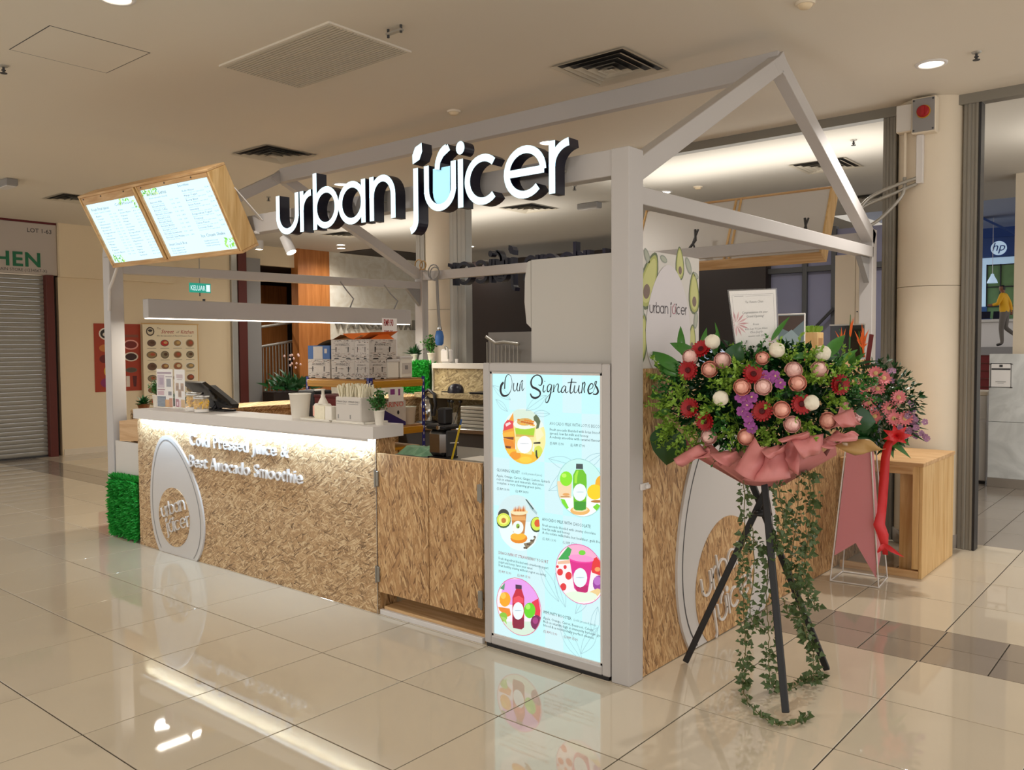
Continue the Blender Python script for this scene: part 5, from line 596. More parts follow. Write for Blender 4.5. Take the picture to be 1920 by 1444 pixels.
for p, q in (((-.46, 1.02), (-.27, .99)), ((-.27, .99), (-.14, 1.07)), ((-.27, .99), (-.46, .86)), ((-.40, .32), (-.52, .48)), ((-.36, .30), (-.42, .46)), ((-.30, .28), (-.22, .40)), ((-.2, .19), (-.17, .34)), ((-.26, .06), (-.40, .21)), ((-.27, .09), (-.17, .24)), ((-.7, 1.3), (-.82, 1.37)), ((-.6, 1.25), (-.47, 1.33)), ((-.55, 1.24), (-.45, 1.24)), ((-.72, 1.24), (-.8, 1.30))): leafline(p, q, .16); leafline(p, q, -.16); leafline(p, q, .01)
lb.part('leaf_drawing', g, 'backlit', sc)['kind'] = 'stuff'
# ---- right side wall ---------------------------------------------------------------------
sw = Thing('side_counter', 'tall oriented-strand-board side wall of the kiosk behind the flower stands', 'counter', (-.1, 1.8, 0))
sw.part('side_panel', G().box((-.02, .135, .004), (-.002, 2.2, 1.462)), 'osb_vert'); sw.part('side_panel', G().box((-.02, 2.203, .004), (-.002, 3.5, 1.462)), 'osb_vert')
sw.part('shelf_top', G().box((-.42, .76, 1.44), (-.02, 3.48, 1.462)), 'white'); sw.part('inner_panel', G().box((-.42, .76, 0), (-.40, 3.48, 1.44)), 'osb_grey')
c0 = (1.02, .3)
egr = clip_low(egg(1.03, -.17, 1.22, .60, 64, .22, .24), .006)
q = sw.part('egg_plaque', G().prism(egr, fX, .012, -.002), 'egg_grey')
a4 = egg(1.03, -.12, 1.17, .552, 64, .22, .24); a3 = egg(1.03, -.11, 1.16, .543, 64, .22, .24); fR = rot(fX, .99, .285, .28); g = G()
for i in range(64):
    qd = [a4[i], a4[(i+1) % 64], a3[(i+1) % 64], a3[i]]
    if min(p[1] for p in qd) > .006: g.add([fX(u, v, .0128) for u, v in qd], [(0, 1, 2, 3)])
sw.part('groove', g, 'dark_grey', q)
sw.part('disc', G().prism(clip_low(arc(.99, .285, .355, .355, 0, 354, 59), .006), fX, .016, .012), 'osb_vert', q)
g = G(); logo_flat(g, fR, .026, .50, .70, .32, range(0, 5), depth=-.01, tk=.62); sw.part('lettering', g, 'white', q)
g = G(); logo_flat(g, fR, .026, .50, .80, .10, range(5, 11), depth=-.01, tk=.62, origin=1.264); sw.part('lettering', g, 'white', q)
# ---- chiller --------------------------------------------------------------------------------
ch = Thing('chiller', 'tall white chiller with an avocado patterned back panel behind the menu light box', 'fridge', (-.35, .43, 0))
ch.part('body', G().prism([(-.655, .045), (-.05, .045), (-.05, 2.012), (-.655, 2.012)], fY, .128, .735), 'chiller_white')
ch.part('door', G().prism([(-.66, 1.665), (-.69, 1.69), (-.703, 1.80), (-.70, 1.92), (-.68, 2.005), (-.66, 2.01)], fY, .131, .73), 'chiller_white')
ch.part('door', G().box((-.672, .14, .08), (-.657, .72, 1.65), 0, .004), 'grey')
bp_ = ch.part('back_panel', G().box((-.049, .126, .05), (-.026, .737, 2.02), 0, .002), 'board_white')
g = G(); fA = lambda u, v, d: Vector((d, u, v)); XP = -.0255
def avo(cx, cz, s, a, c_out='5f6b4a', c_in='a8ac5e', pit=True, k=.3):
    def E_(w, h, kk, z0=0): return [(cx+(x*cos(a)-z*sin(a)), cz+(x*sin(a)+z*cos(a))) for x, z in egg(0, -h/2+z0, h/2+z0, w/2, 20, kk)]
    for i, (w_, h_, c) in enumerate(((.5, 1, c_out), (.42, .9, c_in), (.34, .78, 'c4c47e'))): g.add([fA(u, v, XP+.0003*(i+1)) for u, v in E_(w_*s, h_*s, k)], [list(range(20))], 0, H(c))
    if pit: g.add([fA(u, v, XP+.0013) for u, v in E_(.2*s, .24*s, 0, -.2*s)], [list(range(20))], 0, H('7a6458'))
for y, z, s, a in ((.235, 1.88, .30, -.45), (.155, 1.60, .26, -.25), (.53, 1.98, .17, .05), (.68, 1.84, .22, .05), (.60, 1.52, .2, -.3), (.35, 1.55, .18, .4), (.66, 1.60, .16, -.1)): avo(y, z, s, a)
for y, z, s, a in ((.215, 1.99, .09, .6), (.16, 1.90, .10, -.1), (.165, 1.72, .10, .1), (.37, 1.99, .07, 1.3), (.62, 1.975, .10, .6), (.70, 1.93, .06, 1.2), (.70, 1.70, .09, -.2), (.21, 1.64, .06, 1.2), (.30, 1.60, .05, .9)):
    g.add([fA(y+x*cos(a)-w_*sin(a), z+x*sin(a)+w_*cos(a), XP+.0004) for x, w_ in egg(0, -s/2, s/2, s*.25, 12, 0)], [list(range(12))], 0, H('8f958a'))
    g.add([fA(y+x*cos(a)-w_*sin(a), z+x*sin(a)+w_*cos(a), XP+.0006) for x, w_ in egg(0, -s*.4, s*.4, s*.16, 12, 0)], [list(range(12))], 0, H('a9ad9c'))
g.add([fA(u, v, XP+.0016) for u, v in egg(.42, 1.40, 1.965, .215, 40, .2)], [list(range(40))], 0, H('d6d0d2'))
logo_flat(g, fA, XP+.0022, .162, .233, 1.725, (0, 1, 2, 3, 4, 5, 7, 8, 9, 10), c=H('3a3038'), tk=.85); logo_flat(g, fA, XP+.0022, .162, .233, 1.725, (6,), c=H('b06a78'), tk=.85)
ch.part('avocado_print', g, 'print', bp_)['kind'] = 'stuff'
for x in (-.6, -.12):
    for y in (.19, .68): ch.part('foot', G().lathe([(.022, .0), (.022, .045)], (x, y, 0), 10), 'black')
# ---- left side: grass panel, white end, boards ----------------------------------------------------
le = Thing('left_counter', 'white and strand-board left side counter of the kiosk beneath the long pendant light', 'counter', (-4.9, 1.8, 0))
le.part('end_panel', G().box((-5.14, .07, .0), (-4.605, .09, .80)), 'board_white'); le.part('end_board', G().prism([(-5.06, .80), (-4.605, .83), (-4.605, 1.02), (-5.06, .97)], fY, .07, .095), 'pine_x')
le.part('inner_panel', G().box((-4.64, .45, .05), (-4.62, 3.35, 1.02)), 'osb_front'); le.part('countertop', G().box((-5.13, .2, 1.02), (-4.60, 3.35, 1.055), 0, .003), 'osb_front'); le.part('outer_panel', G().box((-5.13, .2, 0), (-5.11, 3.35, 1.02)), 'osb_front')
def hedge(name, label, a, b, n, axis, seed, h=.05):
    rnd = random.Random(seed); t = Thing(name, label, 'panel', ((a[0]+b[0])/2, (a[1]+b[1])/2, a[2]))
    t.part('backing', G().box(a, b), 'leaf_dark'); g = G()
    for i in range(n):
        if axis == 'y': p = Vector((rnd.uniform(a[0], b[0]), a[1], rnd.uniform(a[2]+.02, b[2]))); nn = Vector((rnd.uniform(-.7, .7), -1, rnd.uniform(-.9, 1.1)))
        if rnd.random() < .18: p = Vector((rnd.uniform(a[0], b[0]), rnd.uniform(a[1], b[1]), b[2])); nn = Vector((rnd.uniform(-.6, .6), rnd.uniform(-.8, .3), 1))
        nn.normalize(); L = rnd.uniform(.6, 1.25)*h; s_ = nn.orthogonal().normalized(); s_.rotate(Matrix.Rotation(rnd.uniform(0, 6.28), 3, nn)); wv = s_*L*.16; q = p+nn*L+s_.cross(nn)*L*.35
        m_ = p.lerp(q, .5)+nn*L*.12; g.add([p, m_-wv, q, m_+wv], [(0, 1, 2, 3)])
    o = t.part('blades', g, 'grass'); o['kind'] = 'stuff'; return t
hedge('grass_panel', 'green artificial grass panel at the left end of the service counter', (-5.13, .033, .01), (-4.655, .056, .475), 5200, 'y', 3, .055)
# ---- back wall --------------------------------------------------------------------------------------
bw = Thing('back_counter', 'low strand-board back wall of the kiosk with white cap rail', 'counter', (-2.5, 3.48, 0))
bw.part('back_panel', G().box((-4.70, 3.44, .045), (-.43, 3.46, 1.345)), 'osb_grey'); bw.part('cap_rail', G().box((-4.69, 3.40, 1.345), (-.43, 3.499, 1.405), 0, .004), 'board_white')
bw.part('trim_strip', G().box((-4.705, 3.42, .3), (-4.685, 3.44, 1.345)), 'board_white')
hedge('boxwood_panel', 'green artificial boxwood panel at the left of the low back wall', (-5.13, 3.40, 1.06), (-4.72, 3.495, 1.385), 3600, 'y', 5, .05)
# ================================================================== THINGS ON THE COUNTER
TZ = 1.1155
def potted(name, label, x, y, z, r, h, kind, seed, R, n, group=None, potm='plastic_white', up=1.0):
    rnd = random.Random(seed); t = Thing(name, label, 'plant', (x, y, z), group)
    t.part('pot', G().lathe([(r*.68, z), (r*.72, z+.004), (r*.95, z+h*.92), (r, z+h*.93), (r, z+h), (r*.9, z+h), (r*.86, z+h*.9), (0.001, z+h*.88)], (x, y, 0), 20), potm)
    t.part('soil', G().disc((x, y, z+h*.89), (1, 0, 0), (0, 1, 0), r*.86, 14), 'soil')
    st = G(); lf = G(); top = z+h
    if kind == 'bush':
        for i in range(16):
            a = rnd.uniform(0, 6.28); el = rnd.uniform(.35, 1.5); L = R*rnd.uniform(.8, 1.25); q = Vector((x+cos(a)*cos(el)*L*.8, y+sin(a)*cos(el)*L*.8, top+sin(el)*L*1.35*up)); st.tube([(x, y, top-.01), Vector((x, y, top)).lerp(q, .5)+Vector((0, 0, .01)), q], .0015, 4, caps=False)
            for k in range(n):
                c = Vector((x, y, top)).lerp(q, rnd.uniform(.3, 1))+Vector((rnd.gauss(0, .012), rnd.gauss(0, .012), rnd.gauss(0, .012))); d = Vector((rnd.gauss(0, 1), rnd.gauss(0, 1), rnd.uniform(-.2, 1))).normalized(); s_ = d.orthogonal().normalized(); s_.rotate(Matrix.Rotation(rnd.uniform(0, 6), 3, d)); l = R*.24
                lf.add([c, c+d*l*.5-s_*l*.32, c+d*l, c+d*l*.5+s_*l*.32], [(0, 1, 2, 3)])
    else:                       # broad spiky rosette
        for i in range(n):
            a = rnd.uniform(0, 6.28); el = rnd.uniform(.2, 1.3); L = R*rnd.uniform(.8, 1.2); d = Vector((cos(a)*cos(el), sin(a)*cos(el), sin(el)*up)); s_ = Vector((-sin(a), cos(a), 0))*R*.13; b = Vector((x, y, top-.01)); m_ = b+d*L*.5; e_ = b+d*L+Vector((0, 0, -L*.18))
            lf.add([b, m_-s_, e_, m_+s_], [(0, 1, 2, 3)])
    if st.v: t.part('stems', st, 'stem')
    o = t.part('foliage', lf, 'leaf' if kind == 'bush' else 'leaf_dark'); o['kind'] = 'stuff'
    return t
potted('potted_plant', 'small bushy plant in a white pot at the right end of the counter', -1.728, .035, TZ, .033, .088, 'bush', 1, .075, 34)
potted('potted_plant', 'small green plant in a white pot at the left end of the counter', -4.40, .06, TZ, .032, .095, 'bush', 2, .075, 26)
tb = Thing('white_tub', 'white tapered plastic tub on the counter left of the sanitiser', 'tub', (-2.55, .075, TZ))
tb.part('body', G().lathe([(.052, TZ), (.054, TZ+.005), (.069, TZ+.155), (.072, TZ+.157), (.072, TZ+.163), (.066, TZ+.163), (.05, TZ+.012), (.001, TZ+.01)], (-2.52, .055, 0), 28), 'plastic_white')
def tray(x0, x1, y0, y1, label):
    t = Thing('tray', label, 'tray', ((x0+x1)/2, (y0+y1)/2, TZ), 'trays on the counter'); g = G(); g.box((x0, y0, TZ), (x1, y1, TZ+.006), 0, .003); t.part('base', g, 'plastic_white')
    g = G()
    for a, b in (((x0, y0), (x1, y0+.008)), ((x0, y1-.008), (x1, y1)), ((x0, y0), (x0+.008, y1)), ((x1-.008, y0), (x1, y1))): g.box((a[0], a[1], TZ+.006), (b[0], b[1], TZ+.014), 0, .002)
    t.part('rim', g, 'plastic_white')
tray(-2.42, -2.115, -.025, .17, 'white tray under the sanitiser bottle'); tray(-2.105, -1.80, -.02, .17, 'white tray under the straw dispenser')
sb = Thing('sanitiser_bottle', 'white pump bottle of hand sanitiser standing on the tray', 'bottle', (-2.34, .09, TZ+.0065)); z = TZ+.0065
sb.part('body', G().box((-2.41, .07, z), (-2.28, .13, z+.095), 0, .012), 'plastic_white'); sb.part('neck', G().lathe([(.034, z+.093), (.032, z+.10), (.022, z+.12), (.014, z+.135), (.014, z+.15)], (-2.34, .10, 0), 16), 'plastic_white')
sb.part('pump', G().lathe([(.010, z+.15), (.010, z+.178), (.016, z+.18), (.016, z+.188)], (-2.34, .10, 0), 12).bar((-2.34, .10, z+.184), (-2.40, .085, z+.180), .014, .009), 'plastic_white')
sb.part('label', G().box((-2.405, .0685, z+.015), (-2.385, .07, z+.08)), 'rose_peach')
bx = Thing('cream_box', 'small cream box beside the sanitiser bottle', 'box', (-2.2, .06, TZ+.0065))
bx.part('box', G().box((-2.30, .0, z), (-2.20, .045, z+.088), 0, .002), 'straw_wrap'); bx.part('side_box', G().box((-2.195, .0, z), (-2.13, .06, z+.088), 0, .003), 'plastic_white')
ds = Thing('straw_dispenser', 'pale two-slot straw dispenser box packed with wrapped straws', 'dispenser', (-1.95, .1, TZ+.0065))
ds.part('body', G().box((-2.09, .0, z), (-1.853, .15, z+.152), 0, .006), 'dispenser')
ds.part('label_text', (lambda g: (text_flat(g, 'STRAW ONLY', .016, fY, -.0008), setattr(g, 'v', [(x-2.078, y, zz+z+.118) for x, y, zz in g.v]), g)[2])(G()), 'dark_grey')
ds.part('label_text', (lambda g: (text_flat(g, 'STRAW ONLY', .016, fY, -.0008), setattr(g, 'v', [(x-1.965, y, zz+z+.118) for x, y, zz in g.v]), g)[2])(G()), 'dark_grey')
g = G()
for x in (-2.078, -1.965): g.box((x, -.0008, z+.108), (x+.09, .0, z+.111)).box((x+.01, -.0008, z+.02), (x+.02, 0, z+.045))
ds.part('mark', g, 'grey')
rnd = random.Random(4); g = G()
for i in range(120):
    x = rnd.uniform(-2.08, -1.862); y = rnd.uniform(.01, .14); a = Vector((x, y, z+.10)); b = Vector((x+rnd.gauss(0, .012), y+rnd.gauss(0, .012), z+.148+rnd.uniform(.055, .085))); g.tube([a, b], .0045, 5)
o = ds.part('straws', g, 'straw_wrap'); o['kind'] = 'stuff'
def standee(x0, x1, y0, y1, z, h, label, kind):
    t = Thing('menu_standee', label, 'menu', ((x0+x1)/2, (y0+y1)/2, z), 'acrylic menu stands on the counter'); p = Vector((x0, y0, z)); q = Vector((x1, y1, z)); d = (q-p); L = d.length; d.normalize(); n = Vector((d.y, -d.x, 0)); f = lambda u, v, dd: p+d*u+Vector((0, 0, v))-n*dd
    t.part('sheet', G().prism([(0.004, .012), (L-.004, .012), (L-.004, h), (.004, h)], f, 0, .002), 'paper'); t.part('acrylic_front', G().prism([(0, 0), (L, 0), (L, h+.006), (0, h+.006)], f, -.004, -.002), 'clear')
    t.part('foot', G().prism([(0, 0), (L, 0), (L, .004), (0, .004)], f, -.03, .05), 'clear_jar'); g = G(); s = Vector((0, 0, 0))
    def R_(a, b, c, e, col, k=0): g.add([f(L*a, h*b, -.0003-k*.0002), f(L*c, h*b, -.0003-k*.0002), f(L*c, h*e, -.0003-k*.0002), f(L*a, h*e, -.0003-k*.0002)], [(0, 1, 2, 3)], 0, H(col))
    if kind == 0:
        R_(.05, .88, .9, .93, '9c8498'); R_(.06, .52, .48, .86, 'c8b4c4'); R_(.18, .6, .42, .78, 'a890ac', 1); R_(.6, .55, .88, .76, '8a8c98'); R_(.55, .8, .95, .82, '8a7a8a'); R_(.05, .46, .5, .49, 'a0707c'); R_(.06, .33, .45, .44, 'd0a8b4'); R_(.7, .33, .9, .43, '6a6878'); R_(.03, .03, .55, .3, '46607a')
        for i in range(6): R_(.06, .06+i*.037, .5, .068+i*.037, '9fb0c0', 1)
        R_(.5, .03, .8, .22, 'e0a030'); R_(.75, .03, .95, .26, 'c87a3a')
    else:
        R_(.2, .78, .8, .88, 'c8b0b4'); R_(.25, .74, .75, .76, 'a89098')
        for a, b in ((.12, .46), (.58, .46), (.35, .30)): R_(a, b, a+.3, b+.2, 'b08860'); R_(a+.05, b+.03, a+.25, b+.13, '8a6440', 1)
        R_(.08, .05, .4, .25, 'a83a5a'); R_(.2, .08, .32, .18, 'f0d8e0', 1); R_(.6, .05, .95, .25, 'd8a848'); R_(.42, .06, .58, .22, 'e8c0cc')
    t.part('print', g, 'print')['kind'] = 'stuff'
standee(-4.335, -4.12, .03, .05, TZ, .30, 'left acrylic menu stand with grey price list', 0); standee(-4.10, -3.89, .05, .02, TZ, .30, 'right acrylic menu stand with cup pictures', 1)
def jar(x, y, r, h, label, seed):
    t = Thing('treat_jar', label, 'jar', (x, y, TZ), 'clear jars of yellow treats')
    t.part('glass', G().lathe([(r*.97, TZ), (r, TZ+.004), (r, TZ+h*.86), (r*.97, TZ+h*.88)], (x, y, 0), 24), 'clear_jar'); t.part('lid', G().lathe([(r*1.03, TZ+h*.87), (r*1.04, TZ+h*.98), (r*.98, TZ+h), (.001, TZ+h)], (x, y, 0), 24), 'steel')
    g = G(); rnd = random.Random(seed)
    for i in range(70):
        a = rnd.uniform(0, 6.28); q = r*.86*rnd.random()**.5; c = Vector((x+cos(a)*q, y+sin(a)*q, TZ+rnd.uniform(h*.32, h*.74))); m_ = Matrix.Translation(c) @ Euler((rnd.random()*6, rnd.random()*6, 0)).to_matrix().to_4x4(); g.box((-.014, -.009, -.004), (.014, .009, .004), mtx=m_)
    o = t.part('treats', g, 'yellow_treat'); o['kind'] = 'stuff'; t.part('base_card', G().lathe([(r*.9, TZ+.005), (r*.9, TZ+h*.22)], (x, y, 0), 20), 'paper')

jar(-3.72, .0, .060, .138, 'taller clear jar with silver lid behind, yellow treats inside', 1); jar(-3.535, -.055, .054, .118, 'shorter clear jar with silver lid in front, yellow treats inside', 2)
ps = Thing('payment_terminal', 'black tilted point of sale terminal seen from behind', 'terminal', (-3.75, .12, TZ))
up = Vector((.34, .03, -.165)); rt = Vector((.35, -.02, 0)); A0 = Vector((-4.09, .12, 1.328)); nrm = rt.cross(up).normalized()
P4 = [A0, A0+rt, A0+rt+up*.98, A0+up*.60+rt*.04]; g = G()
g.add(P4+[p-nrm*.03 for p in P4], [(0, 1, 2, 3), (7, 6, 5, 4), (0, 4, 5, 1), (1, 5, 6, 2), (2, 6, 7, 3), (3, 7, 4, 0)]); ps.part('screen', g, 'black_gloss')
ps.part('body', G().prism([(-3.97, 1.26), (-3.72, 1.30), (-3.41, 1.17), (-3.42, 1.14), (-3.80, 1.135)], fY, .115, .17), 'black')
ps.part('base', G().box((-3.86, .08, TZ), (-3.46, .18, TZ+.012), 0, .004), 'black'); ps.part('stand', G().bar((-3.64, .14, TZ+.01), (-3.70, .14, 1.2), .06, .06), 'black')
ps.part('port_row', G().box((-3.92, .1105, 1.262), (-3.89, .1145, 1.27)).box((-3.82, .1105, 1.265), (-3.80, .1145, 1.272)), 'steel')
ps.part('cable', G().tube([(-3.62, .10, 1.16), (-3.60, .06, 1.125), (-3.55, .05, 1.122), (-3.50, .09, 1.15)], .004, 6), 'black')
# pots behind the left end
potted('potted_plant', 'dark spiky plant in a brown pot on the left counter, seen past the standees', -5.03, .27, 1.056, .055, .05, 'spiky', 5, .10, 44, potm='walnut')
potted('potted_plant', 'dark leafy plant in a round pot at the far left end of the left counter', -4.72, .42, 1.056, .06, .06, 'spiky', 6, .14, 52, potm='soil')
# ================================================================== STORAGE SHELF
SX0, SX1, SY0, SY1 = -4.14, -3.29, 1.30, 1.93
sh = Thing('storage_shelf', 'blue and yellow boltless storage shelf stacked with fruit cartons', 'shelf', (-3.7, 1.6, 0.0455))
for x, y in ((SX0, SY0), (SX1, SY0), (SX0, SY1), (SX1, SY1)):
    sx = 1 if x == SX0 else -1; sy = 1 if y == SY0 else -1
    p = sh.part('upright', G().box((x, y, .0455), (x+.035*sx, y+.003*sy, 1.325)).box((x, y, .0455), (x+.003*sx, y+.035*sy, 1.325)), 'blue_paint')
    g = G()
    for k in range(17): g.box((x+(.012 if sx > 0 else -.022), y-.0006*sy, .35+.058*k), (x+(.022 if sx > 0 else -.012), y, .372+.058*k)).box((x-.0006*sx, y+.012*sy, .35+.058*k), (x, y+.022*sy, .372+.058*k))
    sh.part('slots', g, 'white', p)['kind'] = 'stuff'
for z in (.46, .865, 1.27):
    for a, b in (((SX0+.035, SY0), (SX1-.035, SY0)), ((SX0+.035, SY1), (SX1-.035, SY1))): sh.part('beam', G().box((a[0], a[1]-.012, z-.03), (b[0], a[1]+.012, z+.03), 0, .004).box((a[0], a[1]-.016, z-.004), (b[0], a[1]+.0, z+.004)), 'yellow_beam')
    for x in (SX0, SX1): sh.part('beam', G().box((x-.012, SY0+.035, z-.03), (x+.012, SY1-.035, z+.03), 0, .004).box((x, SY0+.035, z-.004), (x+.016, SY1-.035, z+.004)), 'yellow_beam')
    sh.part('deck', G().box((SX0+.005, SY0+.005, z+.03), (SX1-.005, SY1-.005, z+.042)), 'board_kraft')
def carton(x0, x1, y0, y1, z0, h, label, txt=True, open_=None, grp='printed fruit cartons on the storage shelf'):
    t = Thing('fruit_carton', label, 'carton', ((x0+x1)/2, (y0+y1)/2, z0), grp)
    t.part('body', G().box((x0, y0, z0), (x1, y1, z0+h), 0, .003), 'box_white'); g = G()
    W_ = x1-x0; D_ = y1-y0; e = .0008
    for fn, d, L0, L in ((fY, y0-e, x0, W_), (fX, x1+e, y0, D_)):
        for a in (.2, .72): g.add([fn(L0+L*(a+u), z0+h*v, d) for u, v in ((0, .35), (.035, .35), (.05, .62), (0, .62))], [(0, 1, 2, 3)], 0, H('2a2422'))
        for a in (.12, .62): g.add([fn(L0+L*(a+u), z0+h*v, d) for u, v in ((0, 0), (.24, 0), (.19, .07), (.05, .07))], [(0, 1, 2, 3)], 0, H('2a2018'))
        rnd = random.Random(int(x0*997)+int(z0*771)+int(L*1000))
        for k in range(80):
            u = rnd.uniform(.02, .93); v = rnd.choice([.08, .1, .12, .14, .17, .2, .23, .26, .3, .82, .85, .88, .91, .94, .5, .56]); w_ = rnd.uniform(.015, .11); g.add([fn(L0+L*min(uu, .99), z0+h*vv, d) for uu, vv in ((u, v), (u+w_, v), (u+w_, v+.022), (u, v+.022))], [(0, 1, 2, 3)], 0, H(rnd.choice(['5a524e', '7a706a', '9a8c82', '9a6a5a', '4a4440', 'b8a898'])))
        if txt:
            vs, fs = text_polys('AVOFANDZTC', 1, res=1); k = L*.60/max(v[0] for v in vs); g.add([fn(L0+L*.20+u*k, z0+h*.68+v*k, d-e*.3 if fn is fY else d+e*.3) for u, v in vs], [f for f, _ in fs], 0, H('3a3432'))
    t.part('print', g, 'print')['kind'] = 'stuff'
    if open_ == 'tent':
        fl_ = G(); fl_.add([(x0, y0, z0+h), (x1, y0, z0+h), (x1-.05, y0+D_*.4, z0+h+.035), (x0+.12, y0+D_*.4, z0+h+.045)], [(0, 1, 2, 3)]).add([(x0+.02, y0, z0+h), (x0+.02, y1, z0+h), (x0+.13, y1, z0+h+.04), (x0+.13, y0, z0+h+.04)], [(0, 1, 2, 3)]); t.part('flap', fl_, 'board_kraft')
    if open_ == 'orange':
        fl_ = G(); n = 10; P_ = [(x0-.15+(W_+.17)*i/n, z0+h+.05-.055*sin(pi*i/n)+.005*i/n) for i in range(n+1)]
        fl_.add([(x, y0-.004, z) for x, z in P_]+[(x, y1, z+.012) for x, z in P_], [(i, i+1, n+2+i, n+1+i) for i in range(n)]); t.part('flap', fl_, 'orange_card')
        t.part('flap', G().add([(x1-.004, y0+.02, z0+h), (x1-.004, y1-.02, z0+h), (x1-.03, (y0+y1)/2+.08, z0+h+.05), (x1-.03, y0+.15, z0+h+.045)], [(0, 1, 2, 3)]), 'orange_card')
    return t
zz0 = 1.3125; hh = .166
carton(-4.12, -3.812, 1.31, 1.70, zz0, hh, 'printed white carton, bottom left on the shelf'); carton(-3.795, -3.485, 1.31, 1.70, zz0, hh, 'printed white carton, bottom centre on the shelf')
carton(-3.48, -3.297, 1.305, 1.495, zz0, hh, 'printed white carton, bottom right on the shelf'); carton(-3.795, -3.485, 1.31, 1.70, zz0+hh+.0006, hh, 'printed white carton, upper centre, with tented flaps', open_='tent')
carton(-3.48, -3.297, 1.305, 1.61, zz0+hh+.0006, hh, 'printed white carton, upper right, under an orange lid', open_='orange')
bb = Thing('blue_carton', 'low blue and white carton with a raised brown flap on the upper left', 'carton', (-3.96, 1.5, zz0+hh+.0006)); z = zz0+hh+.0006
bb.part('body', G().box((-4.12, 1.31, z), (-3.812, 1.69, z+.118), 0, .003), 'box_blue'); bb.part('white_panel', G().box((-4.04, 1.3085, z), (-3.91, 1.31, z+.11)), 'box_white'); bb.part('label', G().box((-3.885, 1.3085, z+.05), (-3.85, 1.31, z+.09)), 'box_white')
g = G(); n = 8
P_ = [(-4.02+.21*i/n, z+.118+.05*sin(pi*.5*i/n)) for i in range(n+1)]; g.add([(x, 1.33, zz) for x, zz in P_]+[(x, 1.66, zz) for x, zz in P_], [(i, i+1, n+2+i, n+1+i) for i in range(n)]); bb.part('flap', g, 'pine_x')
def canister(y0, y1, label, h, txt):
    t = Thing('white_container', label, 'container', (-3.36, (y0+y1)/2, zz0), 'white containers on the shelf end'); t.part('body', G().box((-3.43, y0, zz0), (-3.30, y1, zz0+h), 0, .012), 'plastic_white')
    t.part('lid', G().box((-3.435, y0-.003, zz0+h-.02), (-3.297, y1+.003, zz0+h+.004), 0, .004), 'white')
    if txt: t.part('sticker', G().box((-3.2995, y0+.02, zz0+.04), (-3.298, y1-.02, zz0+.13)), 'box_white'); t.part('mark', G().box((-3.2979, y0+.05, zz0+.075), (-3.2972, y0+.085, zz0+.11)), 'grey')
canister(1.505, 1.645, 'plain white container at the end of the shelf, beside the cartons', .16, False); canister(1.655, 1.80, 'white container with a grey sticker at the end of the shelf', .185, True)
pr_ = Thing('price_banner', 'tall white paper banner with red RM9.90 price above the cartons', 'banner', (-3.5, 1.72, 1.3126))
pr_.part('sheet', G().box((-3.50, 1.63, 1.3126), (-3.496, 1.80, 1.83)), 'paper'); g = G(); text_flat(g, 'RM9.90', .05, fX, -3.4952, off=.02); g.v = [(x, y*.72+1.645, z*1.6+1.765) for x, y, z in g.v]; pr_.part('price_text', g, 'red')
g = G(); text_flat(g, 'RM9.90', .04, fX, -3.4952, off=.02); g.v = [(x, y*.8+1.65, z*1.3+1.69) for x, y, z in g.v]; pr_.part('price_text', g, 'red')
# middle shelf: orange carton with the printed name, loose bags
oc = Thing('orange_carton', 'printed carton lettered ARINO with orange and purple design on the middle shelf', 'carton', (-3.5, 1.5, .908)); z = .908
oc.part('body', G().box((-3.75, 1.312, z), (-3.308, 1.72, z+.215), 0, .003), 'box_white'); g = G(); d = -3.3073
g.add([fX(u, v, d) for u, v in ((1.44, z), (1.715, z), (1.715, z+.03), (1.50, z+.13), (1.47, z+.15), (1.45, z+.12))], [list(range(6))], 0, H('2e1a6a')); g.add([fX(1.42+a, z+.06+b, d) for a, b in ((-.03, 0), (0, -.04), (.03, 0), (.03, .055), (0, .085), (-.03, .055))], [list(range(6))], 0, H('e86a2a'))
g.add([fX(1.63+.013*cos(a*.524), z+.115+.018*sin(a*.524), d) for a in range(12)], [list(range(12))], 0, H('14141a'))
vs, fs = text_polys('ARINO', 1, res=2); k = .215/max(v[0] for v in vs); g.add([fX(1.475+u*k, z+.165+v*k*.85, d) for u, v in vs], [f for f, _ in fs], 0, H('d8402a')); oc.part('print', g, 'print')['kind'] = 'stuff'; oc.part('side_print', G().box((-3.745, 1.3112, z+.01), (-3.32, 1.312, z+.1)), 'box_blue')
t = Thing('white_bucket', 'translucent white bucket beside the printed orange carton', 'bucket', (-3.42, 1.82, .908)); t.part('body', G().lathe([(.062, .908), (.065, .912), (.078, 1.05), (.082, 1.052), (.082, 1.06)], (-3.39, 1.81, 0), 20), 'plastic_white')
t = Thing('kraft_carton', 'plain brown cardboard carton behind the printed orange carton', 'carton', (-3.9, 1.6, .908)); t.part('body', G().box((-4.1, 1.33, .908), (-3.77, 1.85, 1.12), 0, .003), 'board_kraft'); t.part('tape', G().box((-3.95, 1.329, .908), (-3.91, 1.851, 1.1215)), 'pine_x')
t = Thing('red_carton', 'dark red carton behind the sanitiser bottle', 'carton', (-3.2, .9, .046)); t.part('body', G().box((-3.36, .8, .046), (-3.07, 1.0, 1.195), 0, .004), 'maroon'); t.part('lid', G().box((-3.365, .795, 1.19), (-3.065, 1.005, 1.212), 0, .004), 'red_dark')
t = Thing('black_speaker', 'black box standing left of the dark red carton', 'box', (-3.5, .9, .046)); t.part('body', G().box((-3.60, .82, .046), (-3.39, 1.0, 1.24), 0, .01), 'black'); t.part('vent', G().box((-3.55, .818, 1.1), (-3.44, .82, 1.2)), 'dark_grey')
